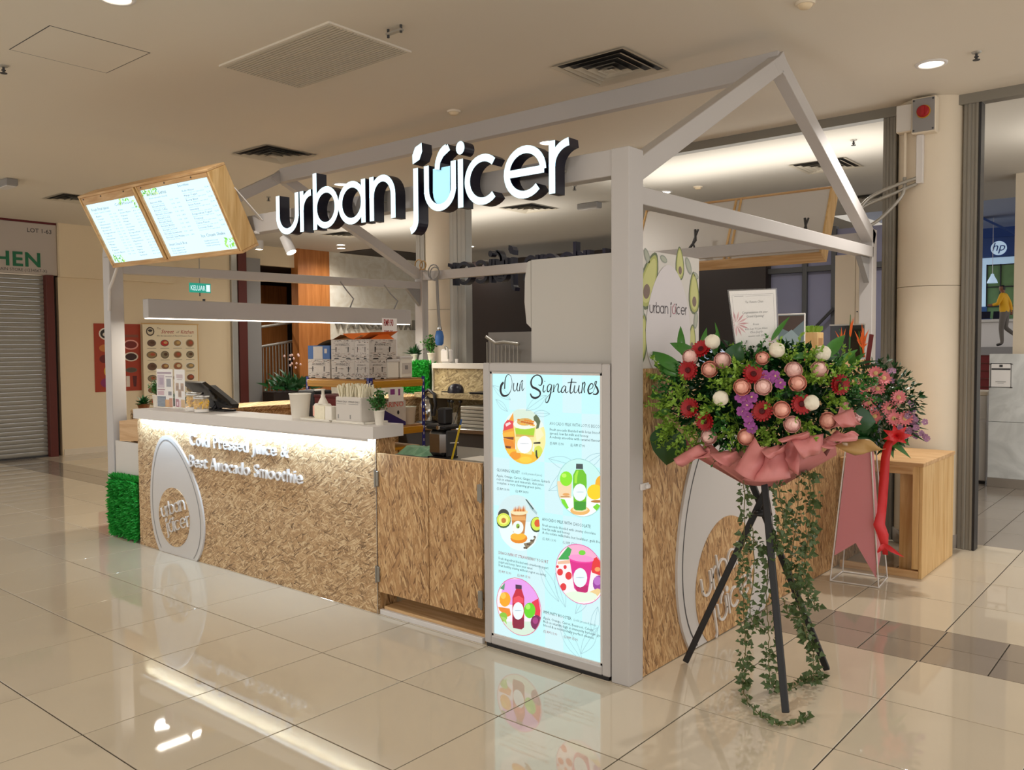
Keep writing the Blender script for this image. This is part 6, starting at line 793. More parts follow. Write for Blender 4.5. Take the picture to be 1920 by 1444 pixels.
t = Thing('leaflet', 'white printed leaflet hanging under the top shelf beam', 'paper', (-3.27, 1.55, 1.2)); t.part('sheet', G().box((-3.272, 1.49, 1.12), (-3.271, 1.66, 1.235)), 'paper'); t.part('print', G().box((-3.2708, 1.51, 1.18), (-3.2703, 1.56, 1.225)).box((-3.2708, 1.60, 1.17), (-3.2703, 1.62, 1.225)), 'purple')['kind'] = 'stuff'
hedge('boxwood_scrap', 'loose strip of green artificial boxwood on the middle shelf', (-3.30, 1.70, 1.10), (-3.285, 1.91, 1.19), 420, 'y', 8, .04) if False else None
t = Thing('wooden_crate', 'pale slatted crate with yellow rim on the bottom shelf', 'crate', (-3.5, 1.6, .503))
for k in range(9): t.part('slat', G().box((-3.32, 1.34+.06*k, .503), (-3.31, 1.385+.06*k, .70), 0, .002), 'pine')
t.part('rim', G().box((-3.80, 1.33, .70), (-3.305, 1.88, .725), 0, .004), 'yellow_beam'); t.part('body', G().box((-3.79, 1.335, .503), (-3.322, 1.875, .70)), 'board_kraft')
# ================================================================== WORK TABLE, JUICER AND REAR EQUIPMENT
wt = Thing('prep_bench', 'dark bench top inside the kiosk behind the swing doors', 'bench', (-1.3, .85, .0455))
wt.part('top', G().box((-2.25, .53, .825), (-.72, 1.22, .848), 0, .003), 'alu_dark')
for x in (-2.2, -.78):
    for y in (.58, 1.17): wt.part('leg', G().box((x-.02, y-.02, .0455), (x+.02, y+.02, .825)), 'alu')
wt.part('shelf', G().box((-2.2, .58, .30), (-.78, 1.17, .32)), 'alu_dark')
jz = .849; jc = Thing('juicer', 'stainless steel slow juicer with a black feed chute on the prep bench', 'juicer', (-1.84, .66, jz))
jc.part('body', G().box((-1.915, .60, jz+.012), (-1.765, .73, jz+.19), 0, .03), 'steel'); jc.part('side_panel', G().box((-1.763, .62, jz+.012), (-1.745, .72, jz+.185), 0, .008), 'dark_grey'); jc.part('collar', G().box((-1.92, .595, jz+.19), (-1.745, .735, jz+.222), 0, .012), 'black')
jc.part('chute', G().box((-1.835, .62, jz+.222), (-1.765, .70, jz+.33), 0, .010), 'black'); jc.part('knob', G().lathe([(.013, .577), (.015, .583), (.013, .596)], (-1.79, 0, jz+.206), 14, axis='y'), 'chrome'); jc.part('base', G().box((-1.91, .605, jz), (-1.75, .725, jz+.012)), 'black')
st = Thing('yellow_whisk', 'yellow stick leaning against the juicer', 'tool', (-1.70, .66, jz)); st.part('stick', G().bar((-1.705, .62, jz+.003), (-1.665, .66, jz+.225), .022, .012, ch=.003), 'yellow_stick'); st.part('collar', G().bar((-1.71, .61, jz+.11), (-1.67, .65, jz+.112), .01, .006), 'white'); st.part('tip', G().bar((-1.665, .66, jz+.225), (-1.659, .665, jz+.26), .016, .01), 'box_blue')
t = Thing('white_dish', 'shallow white dish on the prep bench beside the light box', 'dish', (-1.5, .68, jz)); t.part('dish', G().box((-1.60, .60, jz), (-1.42, .78, jz+.012), 0, .004).box((-1.605, .595, jz+.012), (-1.415, .785, jz+.02), 0, .003), 'plastic_white')
t = Thing('green_bag', 'crumpled green and white produce bag on the prep bench', 'bag', (-2.1, .8, jz)); g = G(); rnd = random.Random(2); nx = 9; vs = []
for i in range(nx):
    for j in range(6):
        e = min(i, nx-1-i, j, 5-j); vs.append((-2.22+.26*i/(nx-1), .62+.3*j/5, jz+.001+(rnd.uniform(.02, .055) if e else 0)))
g.add(vs, [(i*6+j, i*6+j+1, (i+1)*6+j+1, (i+1)*6+j) for i in range(nx-1) for j in range(5)]); t.part('bag', g, 'bag_green')

rt_ = Thing('steel_table', 'stainless steel back table carrying the kettle', 'table', (-4.0, 3.1, .0455))
rt_.part('top', G().box((-4.72, 2.80, .73), (-3.05, 3.40, .77), 0, .004), 'steel'); rt_.part('under_front', G().box((-4.7, 2.83, .45), (-3.08, 2.85, .73)), 'dark_grey')
for x in (-4.66, -3.1):
    for y in (2.86, 3.35): rt_.part('leg', G().box((x-.02, y-.02, .0455), (x+.02, y+.02, .73)), 'alu')
kt = Thing('kettle', 'glass kettle with a black arched handle on the back table', 'kettle', (-4.36, 3.0, .7705)); z = .772
kt.part('jug', G().lathe([(.085, z+.03), (.088, z+.04), (.084, z+.2), (.06, z+.24), (.055, z+.26)], (-4.36, 3.0, 0), 22), 'chrome'); kt.part('base', G().lathe([(.12, z), (.122, z+.015), (.1, z+.03)], (-4.36, 3.0, 0), 22), 'black'); kt.part('lid', G().lathe([(.058, z+.26), (.05, z+.275), (.012, z+.28), (.012, z+.295), (.001, z+.296)], (-4.36, 3.0, 0), 16), 'black')
kt.part('handle', G().tube([Vector((-4.42, 3.0, z+.27)), Vector((-4.40, 3.0, z+.33)), Vector((-4.33, 3.0, z+.36)), Vector((-4.25, 3.0, z+.32)), Vector((-4.23, 3.0, z+.2)), Vector((-4.26, 3.0, z+.09))], .017, 8), 'black')
sf = Thing('back_shelf', 'strand-board shelf on the low back wall above the steel table', 'shelf', (-3.9, 3.2, 1.06)); sf.part('board', G().box((-4.575, 3.02, 1.045), (-3.0, 3.439, 1.10), 0, .003), 'osb_grey')
for x in (-4.5, -3.6): sf.part('bracket', G().prism([(3.05, 1.045), (3.439, 1.045), (3.439, .80)], fX, x-.01, x+.01), 'alu')
cp = Thing('navy_cap', 'navy baseball cap lying on the back shelf', 'cap', (-4.05, 3.12, 1.1005)); g = G(); n = 16; prof = [(.085, 0), (.086, .03), (.075, .065), (.045, .09), (.001, .098)]
g.lathe([(r, 1.101+z) for r, z in prof], (-4.06, 3.13, 0), n); cp.part('crown', g, 'navy'); cp.part('peak', G().prism([(-4.14, 3.10), (-4.2, 3.06), (-4.2, 3.14), (-4.14, 3.19)], tf, 1.1165, 1.108), 'navy')
t = Thing('black_dish', 'flat black tray lying at the right of the back shelf', 'tray', (-3.6, 3.15, 1.1005)); t.part('dish', G().box((-3.80, 3.05, 1.1008), (-3.3, 3.3, 1.116), 0, .006), 'black'); t.part('rim', G().box((-3.81, 3.04, 1.116), (-3.29, 3.31, 1.12), 0, .002), 'dark_grey')
t = Thing('stacked_lids', 'stack of pale plastic lids on the steel table below the shelf', 'lids', (-3.6, 3.1, .7705))
for k in range(6): t.part('lid', G().box((-3.83, 2.95, .771+.036*k), (-3.35, 3.3, .771+.036*k+.031), 0, .006), 'plastic_grey')
t = Thing('utensil_cup', 'clear cup of black spoons on the steel table', 'cup', (-4.02, 3.05, .7705)); t.part('cup', G().lathe([(.035, .771), (.045, .90)], (-4.02, 3.05, 0), 16), 'clear_jar')
for k, (a, b) in enumerate(((-.04, .02), (0, -.02), (.045, .01))): t.part('spoon', G().tube([(-4.02, 3.05, .78), (-4.02+a*2, 3.05+b, 1.0)], .004, 6).lathe([(.001, 1.0), (.02, 1.012), (.02, 1.025), (.001, 1.035)], (-4.02+a*2, 3.05+b, 0), 10), 'black')
t = Thing('cloth', 'crumpled red and white cloth at the right end of the steel table', 'cloth', (-3.2, 2.9, .7705)); g = G(); rnd = random.Random(9); vs = []
for i in range(8):
    for j in range(6): e = min(i, 7-i, j, 5-j); vs.append((-3.34+.26*i/7, 2.82+.26*j/5, .7712+(rnd.uniform(.015, .06) if e else 0)))
g.add(vs, [(i*6+j, (i+1)*6+j, (i+1)*6+j+1, i*6+j+1) for i in range(7) for j in range(5)]); t.part('cloth', g, 'cloth_rw')
potted('potted_plant', 'small spiky plant in a white pot at the left end of the back wall rail', -5.02, 3.45, 1.4055, .042, .10, 'spiky', 11, .12, 34, up=1.2)
potted('potted_plant', 'bushy plant in a white pot on the back wall rail beside the tap', -4.74, 3.45, 1.4055, .046, .11, 'bush', 12, .12, 24)
tp = Thing('water_dispenser', 'small white dispenser with a grey tap on the back wall rail', 'dispenser', (-4.5, 3.45, 1.4055)); tp.part('body', G().box((-4.58, 3.42, 1.4055), (-4.43, 3.49, 1.56), 0, .02), 'white'); tp.part('tap', G().tube([(-4.5, 3.43, 1.56), (-4.47, 3.40, 1.585), (-4.42, 3.38, 1.57), (-4.41, 3.38, 1.45)], .012, 8), 'alu')
pp = Thing('hanging_plug', 'blue industrial socket hanging on a grey cable from the rear beam', 'socket', (-4.62, 3.52, 1.6)); pp.part('cable', G().tube([(-4.66, 3.47, 2.33), (-4.65, 3.47, 2.1), (-4.63, 3.47, 1.82)], .016, 8), 'grey'); pp.part('collar', G().lathe([(.02, 1.76), (.03, 1.78), (.02, 1.82)], (-4.63, 3.47, 0), 12), 'steel'); pp.part('plug', G().lathe([(.028, 1.60), (.045, 1.62), (.05, 1.70), (.035, 1.76), (.02, 1.765)], (-4.63, 3.47, 0), 14), 'box_blue')
t = Thing('white_cup', 'tiny white cup on the back wall rail', 'cup', (-4.35, 3.45, 1.4055)); t.part('cup', G().lathe([(.014, 1.4055), (.02, 1.45), (.018, 1.45), (.012, 1.41)], (-4.35, 3.45, 0), 12), 'white')
# things along the top of the side wall
t = Thing('cube_planter', 'small succulent in a square wooden planter on the side wall shelf', 'plant', (-.12, 2.58, 1.4625)); t.part('planter', G().box((-.185, 2.52, 1.4625), (-.06, 2.64, 1.66), 0, .004), 'pine'); t.part('print', G().box((-.0595, 2.54, 1.5), (-.059, 2.62, 1.62)), 'board_kraft')
g = G(); rnd = random.Random(21)
for i in range(70):
    a = rnd.uniform(0, 6.28); q = rnd.random()**.5*.085; c = Vector((-.122+cos(a)*q*.7, 2.58+sin(a)*q*.7, 1.66)); d = Vector((cos(a)*q*6, sin(a)*q*6, 1)).normalized(); s_ = d.orthogonal().normalized()*.012; g.add([c, c+d*.025-s_, c+d*.05, c+d*.025+s_], [(0, 1, 2, 3)])
t.part('foliage', g, 'leaf_light')['kind'] = 'stuff'
t = Thing('photo_panel', 'framed blue-grey photo panel on the side wall shelf left of the square planter', 'picture', (-.2, 2.43, 1.4625)); t.part('frame', G().box((-.30, 2.42, 1.4625), (-.11, 2.435, 1.79), 0, .003), 'paper'); g = G(); fZ = lambda u, v, d: Vector((u, d, v)); g.add([fZ(u, v, 2.4193) for u, v in ((-.295, 1.5), (-.115, 1.5), (-.115, 1.78), (-.295, 1.78))], [(0, 1, 2, 3)], 0, H('7f97a0')); g.add([fZ(u, v, 2.4188) for u, v in ((-.295, 1.70), (-.21, 1.66), (-.115, 1.74), (-.115, 1.775), (-.295, 1.775))], [(0, 1, 2, 3, 4)], 0, H('5a4a44')); g.add([fZ(u, v, 2.4184) for u, v in ((-.27, 1.5), (-.16, 1.52), (-.14, 1.62), (-.2, 1.68), (-.28, 1.62))], [(0, 1, 2, 3, 4)], 0, H('a8c4cc')); t.part('photo', g, 'print')
t = Thing('red_tray', 'flat red tray on the side wall shelf', 'tray', (-.2, 2.36, 1.4625)); t.part('tray', G().box((-.26, 2.28, 1.4627), (-.06, 2.41, 1.485), 0, .005), 'red'); t.part('rim', G().box((-.265, 2.275, 1.485), (-.055, 2.415, 1.49), 0, .002), 'red')
t = Thing('black_display', 'black screen panel at the far end of the side wall shelf', 'display', (-.2, 3.1, 1.4625)); t.part('screen', G().box((-.17, 3.08, 1.48), (.07, 3.11, 1.72), 0, .004), 'black_gloss'); t.part('bezel', G().box((-.175, 3.079, 1.715), (.075, 3.112, 1.725)), 'alu'); t.part('foot', G().box((-.15, 3.04, 1.4625), (-.03, 3.16, 1.48), 0, .004), 'black')
t = Thing('blue_packet', 'pale blue packet leaning behind the flowers beside the chiller', 'packet', (-.2, 1.0, 1.4625)); t.part('packet', G().bar((-.2, .85, 1.50), (-.2, 1.35, 1.52), .2, .06, ch=.01), 'packet_blue')
wp = Thing('cream_screen', 'tall cream panel standing beside the rear right post', 'panel', (-.2, 3.75, 0)); wp.part('sheet', G().box((-.36, 3.72, 0.05), (-.20, 3.745, 2.30), 0, .003).box((-.197, 3.72, 0.05), (-.05, 3.745, 2.30), 0, .003), 'cream2'); wp.part('foot', G().box((-.36, 3.66, 0), (-.05, 3.80, .05)), 'alu')
for x in (-.18, -.12): wp.part('screw', G().lathe([(.006, 3.713), (.006, 3.72)], (x, 0, 1.84), 8, axis='y'), 'dark_grey')
# ================================================================== SIGNS AND LAMPS ON THE FRAME
def sign(name, label, fn, d0, d1, dst, sx=1.0, sz=1.0):
    L, t = logo(); p0 = fn(0, 0, d1); T_ = Thing(name, label, 'sign', fn(1.1, 0, (d0+d1)/2))
    for i, (ch_, st, fl) in enumerate(L):
        g = G()
        for s_ in st:
            vs, fs = ribbon(s_, t); solid(g, [(u*sx, v*sz) for u, v in vs], fs, fn, d0, d1, 0, 1)
        for p in fl:
            q = [(u*sx, v*sz) for u, v in p]
            if sum(q[k][0]*q[(k+1) % len(q)][1]-q[(k+1) % len(q)][0]*q[k][1] for k in range(len(q))) < 0: q = q[::-1]
            solid(g, q, [list(range(len(q)))], fn, d0, d1, 0, 1)
        if i == 6:      # curved straw in the juice glass
            vs, fs = ribbon([(x, z) for x, z in arc(1.50, .222, .075, .10, 178, 95, 8)], .03); solid(g, [(u*sx, v*sz) for u, v in vs], fs, fn, d0, d1, 0, 1)
        T_.part('letter', g, ['sign_face', 'navy'])
        sx0 = min(q[0] for s_ in (st or fl) for q in s_); g = G(); cx = sum(q[0] for q in st[0])/len(st[0]); a = fn((st[0][0][0])*sx, .12, d1); b = fn((st[0][0][0])*sx, .12, dst)
        g.tube([a, b], .006, 6); T_.part('standoff', g, 'alu')
    g = G(); q = [(1.383, .225), (1.381, .10)]+arc(1.4445, .10, .062, .07, 180, 360, 10)+[(1.508, .225)]
    solid(g, [(u*sx, v*sz) for u, v in q], [list(range(len(q)))], fn, d0+.012*(1 if d1 > d0 else -1), d1, 0, 1); T_.part('juice_fill', g, ['sign_glass', 'navy']); return T_
sign('shop_sign', 'lit white channel letter sign on the front beam', lambda u, v, d: Vector((-2.523+u, d, 2.28+v)), -.10, -.025, .011)
sign('shop_sign', 'second channel letter sign on the rear beam, seen from behind', lambda u, v, d: Vector((-2.52-u, d, 2.272+v)), 3.70, 3.62, 3.579, .93, 1.03)
# ---- tilted twin menu boxes over the front left corner
def menubox(name, label, BL, yaw, tilt, w, h, dp, lit):
    ux = Vector((cos(yaw), sin(yaw), 0)); n0 = Vector((-sin(yaw), cos(yaw), 0)); v = Vector((0, 0, cos(tilt)))-n0*sin(tilt); nb = n0*cos(tilt)+Vector((0, 0, sin(tilt)))
    BL = Vector(BL); mt = Matrix(((ux.x, nb.x, v.x, BL.x), (ux.y, nb.y, v.y, BL.y), (ux.z, nb.z, v.z, BL.z), (0, 0, 0, 1)))
    t = Thing(name, label, 'sign', BL+ux*w/2); f = lambda u, v_, d: mt @ Vector((u, d, v_))
    def bx(a, b, ch=.003): return G().box(a, b, 0, ch, mtx=mt)
    th = .018
    t.part('top_board', bx((0, 0, h-th), (w, dp, h)), 'pine_x'); t.part('bottom_board', bx((0, 0, 0), (w, dp, th)), 'pine_x')
    for x in (0, w-th): t.part('end_board', bx((x, 0, th), (x+th, dp, h-th)), 'pine')
    for x in (w*.452, w*.478): t.part('divider', bx((x-th/2, 0, th), (x+th/2, dp, h-th)), 'pine')
    t.part('back_panel', bx((th, dp-.022, th), (w-th, dp-.014, h-th), 0), 'board_white')
    for a, b, k in ((.024, .438, 0), (.492, .976, 1)):
        x0 = w*a; x1 = w*b; z0 = .035; z1 = h-.075 if k == 0 else h-.05
        fr_ = t.part('face_frame', bx((x0-.012, .002, z1), (x1+.012, .02, h-th)).box((x0-.012, .002, th), (x1+.012, .02, z0), 0, 0, mtx=mt).box((x0-.02, .002, z0), (x0, .02, z1), 0, 0, mtx=mt).box((x1, .002, z0), (x1+.012, .02, z1), 0, 0, mtx=mt), 'pine_x')
        if not lit: continue
        scn = t.part('screen', G().add([f(x0, z0, .012), f(x1, z0, .012), f(x1, z1, .012), f(x0, z1, .012)], [(0, 1, 2, 3)], 0, H('cfeef8')), 'backlit_top'); g = G(); S_ = lambda u, v_, d: f(x0+(x1-x0)*u, z0+(z1-z0)*v_, .0115-d)
        rnd = random.Random(5+k)
        def leafs(u0, v0, du, dv, n):
            for q in range(n):
                u = u0+rnd.random()*du; v_ = v0+rnd.random()*dv; a_ = rnd.uniform(0, 6.28); r = rnd.uniform(.02, .06); g.add([S_(min(max(u+r*cos(a_+b_)*.5*s__, 0), 1), min(max(v_+r*sin(a_+b_)*.8*s__, 0), 1), .0004+.00001*q) for b_, s__ in ((0, 1), (1.2, .5), (3.14, 1), (4.3, .5))], [(0, 1, 2, 3)], 0, H(rnd.choice(['7ac83c', '9ad860', '5aa83a', 'c4e8a0'])))
        def tx(s, u, v_, sz_, c, wd):
            vs, fs = text_polys(s, 1, res=1); kx = wd/max(p[0] for p in vs); g.add([S_(u+a_*kx, v_+b_*sz_, .0006) for a_, b_ in vs], [ff for ff, _ in fs], 0, H(c))
        if k == 0:
            leafs(.65, .90, .3, .09, 14); leafs(.9, .8, .08, .1, 6); leafs(.02, .0, .2, .12, 26)
            tx('Fresh Fruit Juices', .06, .88, .07, '34424e', .36); tx('(Apple, Carrot, Orange)', .08, .835, .035, '6a7c8c', .34); tx('Cold Pressed', .55, .90, .06, '44546a', .34)
            names = ['Apple', 'Orange', 'Carrot', 'Watermelon', 'Pineapple', 'Beetroot', 'Dragonfruit', 'Celery', 'Honeydew', 'Lemon', 'Mango', 'Guava', 'Papaya', 'Green Apple', 'Kale']
            for i, s in enumerate(names): v_ = .78-i*.048; tx(s, .08, v_, .034, '4a5a68', .02+.02*len(s)); tx('7.90', .36, v_, .03, '5a6a78', .055); tx('9.90', .45, v_, .03, '5a6a78', .055)
            for i, s in enumerate(names[::-1]+['Ginger', 'Spinach']): v_ = .82-i*.047; tx(s, .57, v_, .032, '4a5a68', .02+.018*len(s)); tx('8.90', .84, v_, .028, '5a6a78', .05); tx('10.90', .91, v_, .028, '5a6a78', .06)
        else:
            leafs(.0, .9, .24, .09, 26); leafs(.85, .02, .14, .14, 24)
            tx('Avocado Series', .06, .90, .075, '2e3c3c', .30); tx('(fresh avocado blend)', .07, .855, .034, '6a7c8c', .28); tx('Smoothies', .55, .945, .05, '4a5a68', .16)
            for i, s in enumerate(['Avocado Milk', 'Avocado Honey', 'Avocado Coffee', 'Avocado Chocolate', 'Avocado Lotus', 'Avocado Mango', 'Avocado Banana', 'Avocado Coconut', 'Avocado Strawberry', 'Avocado Gula Melaka']): v_ = .79-i*.058; tx(s, .06, v_, .036, '44546a', .015*len(s)); tx('(low fat milk, honey)', .06, v_-.026, .022, '7a8c9c', .2); tx('11.90', .36, v_, .03, '5a6a78', .05); tx('14.90', .44, v_, .03, '5a6a78', .05)
            for i, s in enumerate(['Kefir Water', 'Mango Yogurt', 'Berry Blast', 'Green Detox', 'Immunity', 'Dragonfruit Yogurt', 'Tropical', 'Citrus Punch', 'Coconut Shake']): v_ = .87-i*.066; tx(s, .58, v_, .036, '44546a', .016*len(s)); tx('(choice of fruit, no sugar added)', .58, v_-.028, .022, '7a8c9c', .3); tx('12.90', .90, v_, .03, '5a6a78', .06)
            tx('Smart Snack Box', .05, .155, .055, '5a6a78', .28); tx('Ice Cream Shake', .57, .215, .065, '4a5a68', .34)
            for i in range(3): tx('Fruit salad bowl', .06, .10-.035*i, .028, '4a5a68', .2); tx('Vanilla and honey', .58, .15-.035*i, .028, '4a5a68', .2)
        t.part('print', g, 'backlit_top', scn)['kind'] = 'stuff'
    for x in (.06, .3, .6, .82, 1.1, 1.4): 
        if x < w: t.part('screw', G().lathe([(.006, -.001), (.006, .002)], mt @ Vector((x, .0, h-.03)), 8, axis='y'), 'dark_grey') if lit else None
    return t, mt
mb, mm = menubox('menu_board', 'pair of tilted lit menu screens in pine boxes over the front left corner', (-4.483, -.22, 2.196), .072, .474, 1.595, .571, .147, True)
g = G(); p = mm @ Vector((1.58, .147, .40)); g.bar(p, (p.x+.06, .012, 2.42), .04, .006).bar(mm @ Vector((1.62, .15, .08)), (-2.93, .012, 2.36), .03, .006); mb.part('bracket', g, 'white')
mb.part('bracket', G().bar(mm @ Vector((.1, .147, .2)), (mm @ Vector((.1, .147, .2))).lerp(Vector((-4.4, .03, 2.41)), 1), .03, .008), 'white')
mb.part('cable', G().tube([(-4.9, .02, 2.27), (-5.05, .06, 2.20), (-5.14, .055, 2.08), (-5.145, .05, 1.9)], .013, 7), 'white')
rb, rm = menubox('menu_board', 'pine menu board boxes at the rear right seen from behind, white backs', (-.46, 3.81, 2.26), pi, .42, 1.80, .64, .15, False)
rb.part('support', G().bar((-.62, 3.66, 2.40), (-.62, 3.585, 2.40), .03, .05).bar((-1.9, 3.66, 2.40), (-1.9, 3.585, 2.40), .03, .05), 'alu')
for x in (-.60, -1.60): rb.part('cable', G().tube([(x, 3.69, 2.62), (x+.03, 3.64, 2.52), (x-.02, 3.62, 2.45)], .012, 6).tube([(x+.03, 3.69, 2.62), (x+.01, 3.63, 2.5), (x+.03, 3.62, 2.45)], .009, 6), 'dark_grey')
# ---- long pendant light
pl = Thing('pendant_light', 'long grey-white linear pendant light with a bright underside above the left counter', 'lamp', (-4.8, 1.67, 1.83))
pl.part('housing', G().box((-4.845, .19, 1.833), (-4.755, 3.16, 1.99), 0, .004), 'frame_white'); pl.part('diffuser', G().box((-4.838, .20, 1.8265), (-4.762, 3.15, 1.8329)), 'led')
for y, s in ((2.35, .02), (2.95, .03)): pl.part('wire', G().tube([(-4.8, y, 1.99), (-4.8+s, y+.03, 2.08), (-4.8-s, y-.02, 2.16), (-4.95, y, 2.262)], .007, 6), 'grey')
pl.part('hook', G().tube([(-4.8, .72, 1.99), (-4.8, .72, 2.01)], .012, 8), 'dark_grey')
# ---- spot on the front beam, cable loops
sp = Thing('spotlight', 'small white cylinder spotlight hanging under the front beam below the sign', 'lamp', (-2.66, .07, 2.2))
a = Vector((-2.70, .07, 2.335)); b = Vector((-2.635, .09, 2.20)); dd = (b-a).normalized(); sp.part('body', G().tube([a+dd*.03, a+dd*.035, b], [.024, .034, .034], 16), 'white'); sp.part('lens', G().tube([b, b+dd*.004], .030, 16), 'lamp_glow'); sp.part('stem', G().tube([(-2.70, .06, 2.345), a+dd*.035], .008, 8), 'white')
cl = Thing('cable_coil', 'loose grey cable coils where the frame meets the rear left post', 'cable', (-4.85, 3.55, 2.45))
for k, (x, z, r) in enumerate(((-4.98, 2.52, .06), (-4.90, 2.51, .05), (-4.72, 2.42, .085), (-4.69, 2.40, .075))): cl.part('loop', G().tube([(x+r*cos(q*.524), 3.5-.012*k, z+r*sin(q*.524)) for q in range(13)], .007, 6), ('paper_kraft', 'grey')[k > 1])
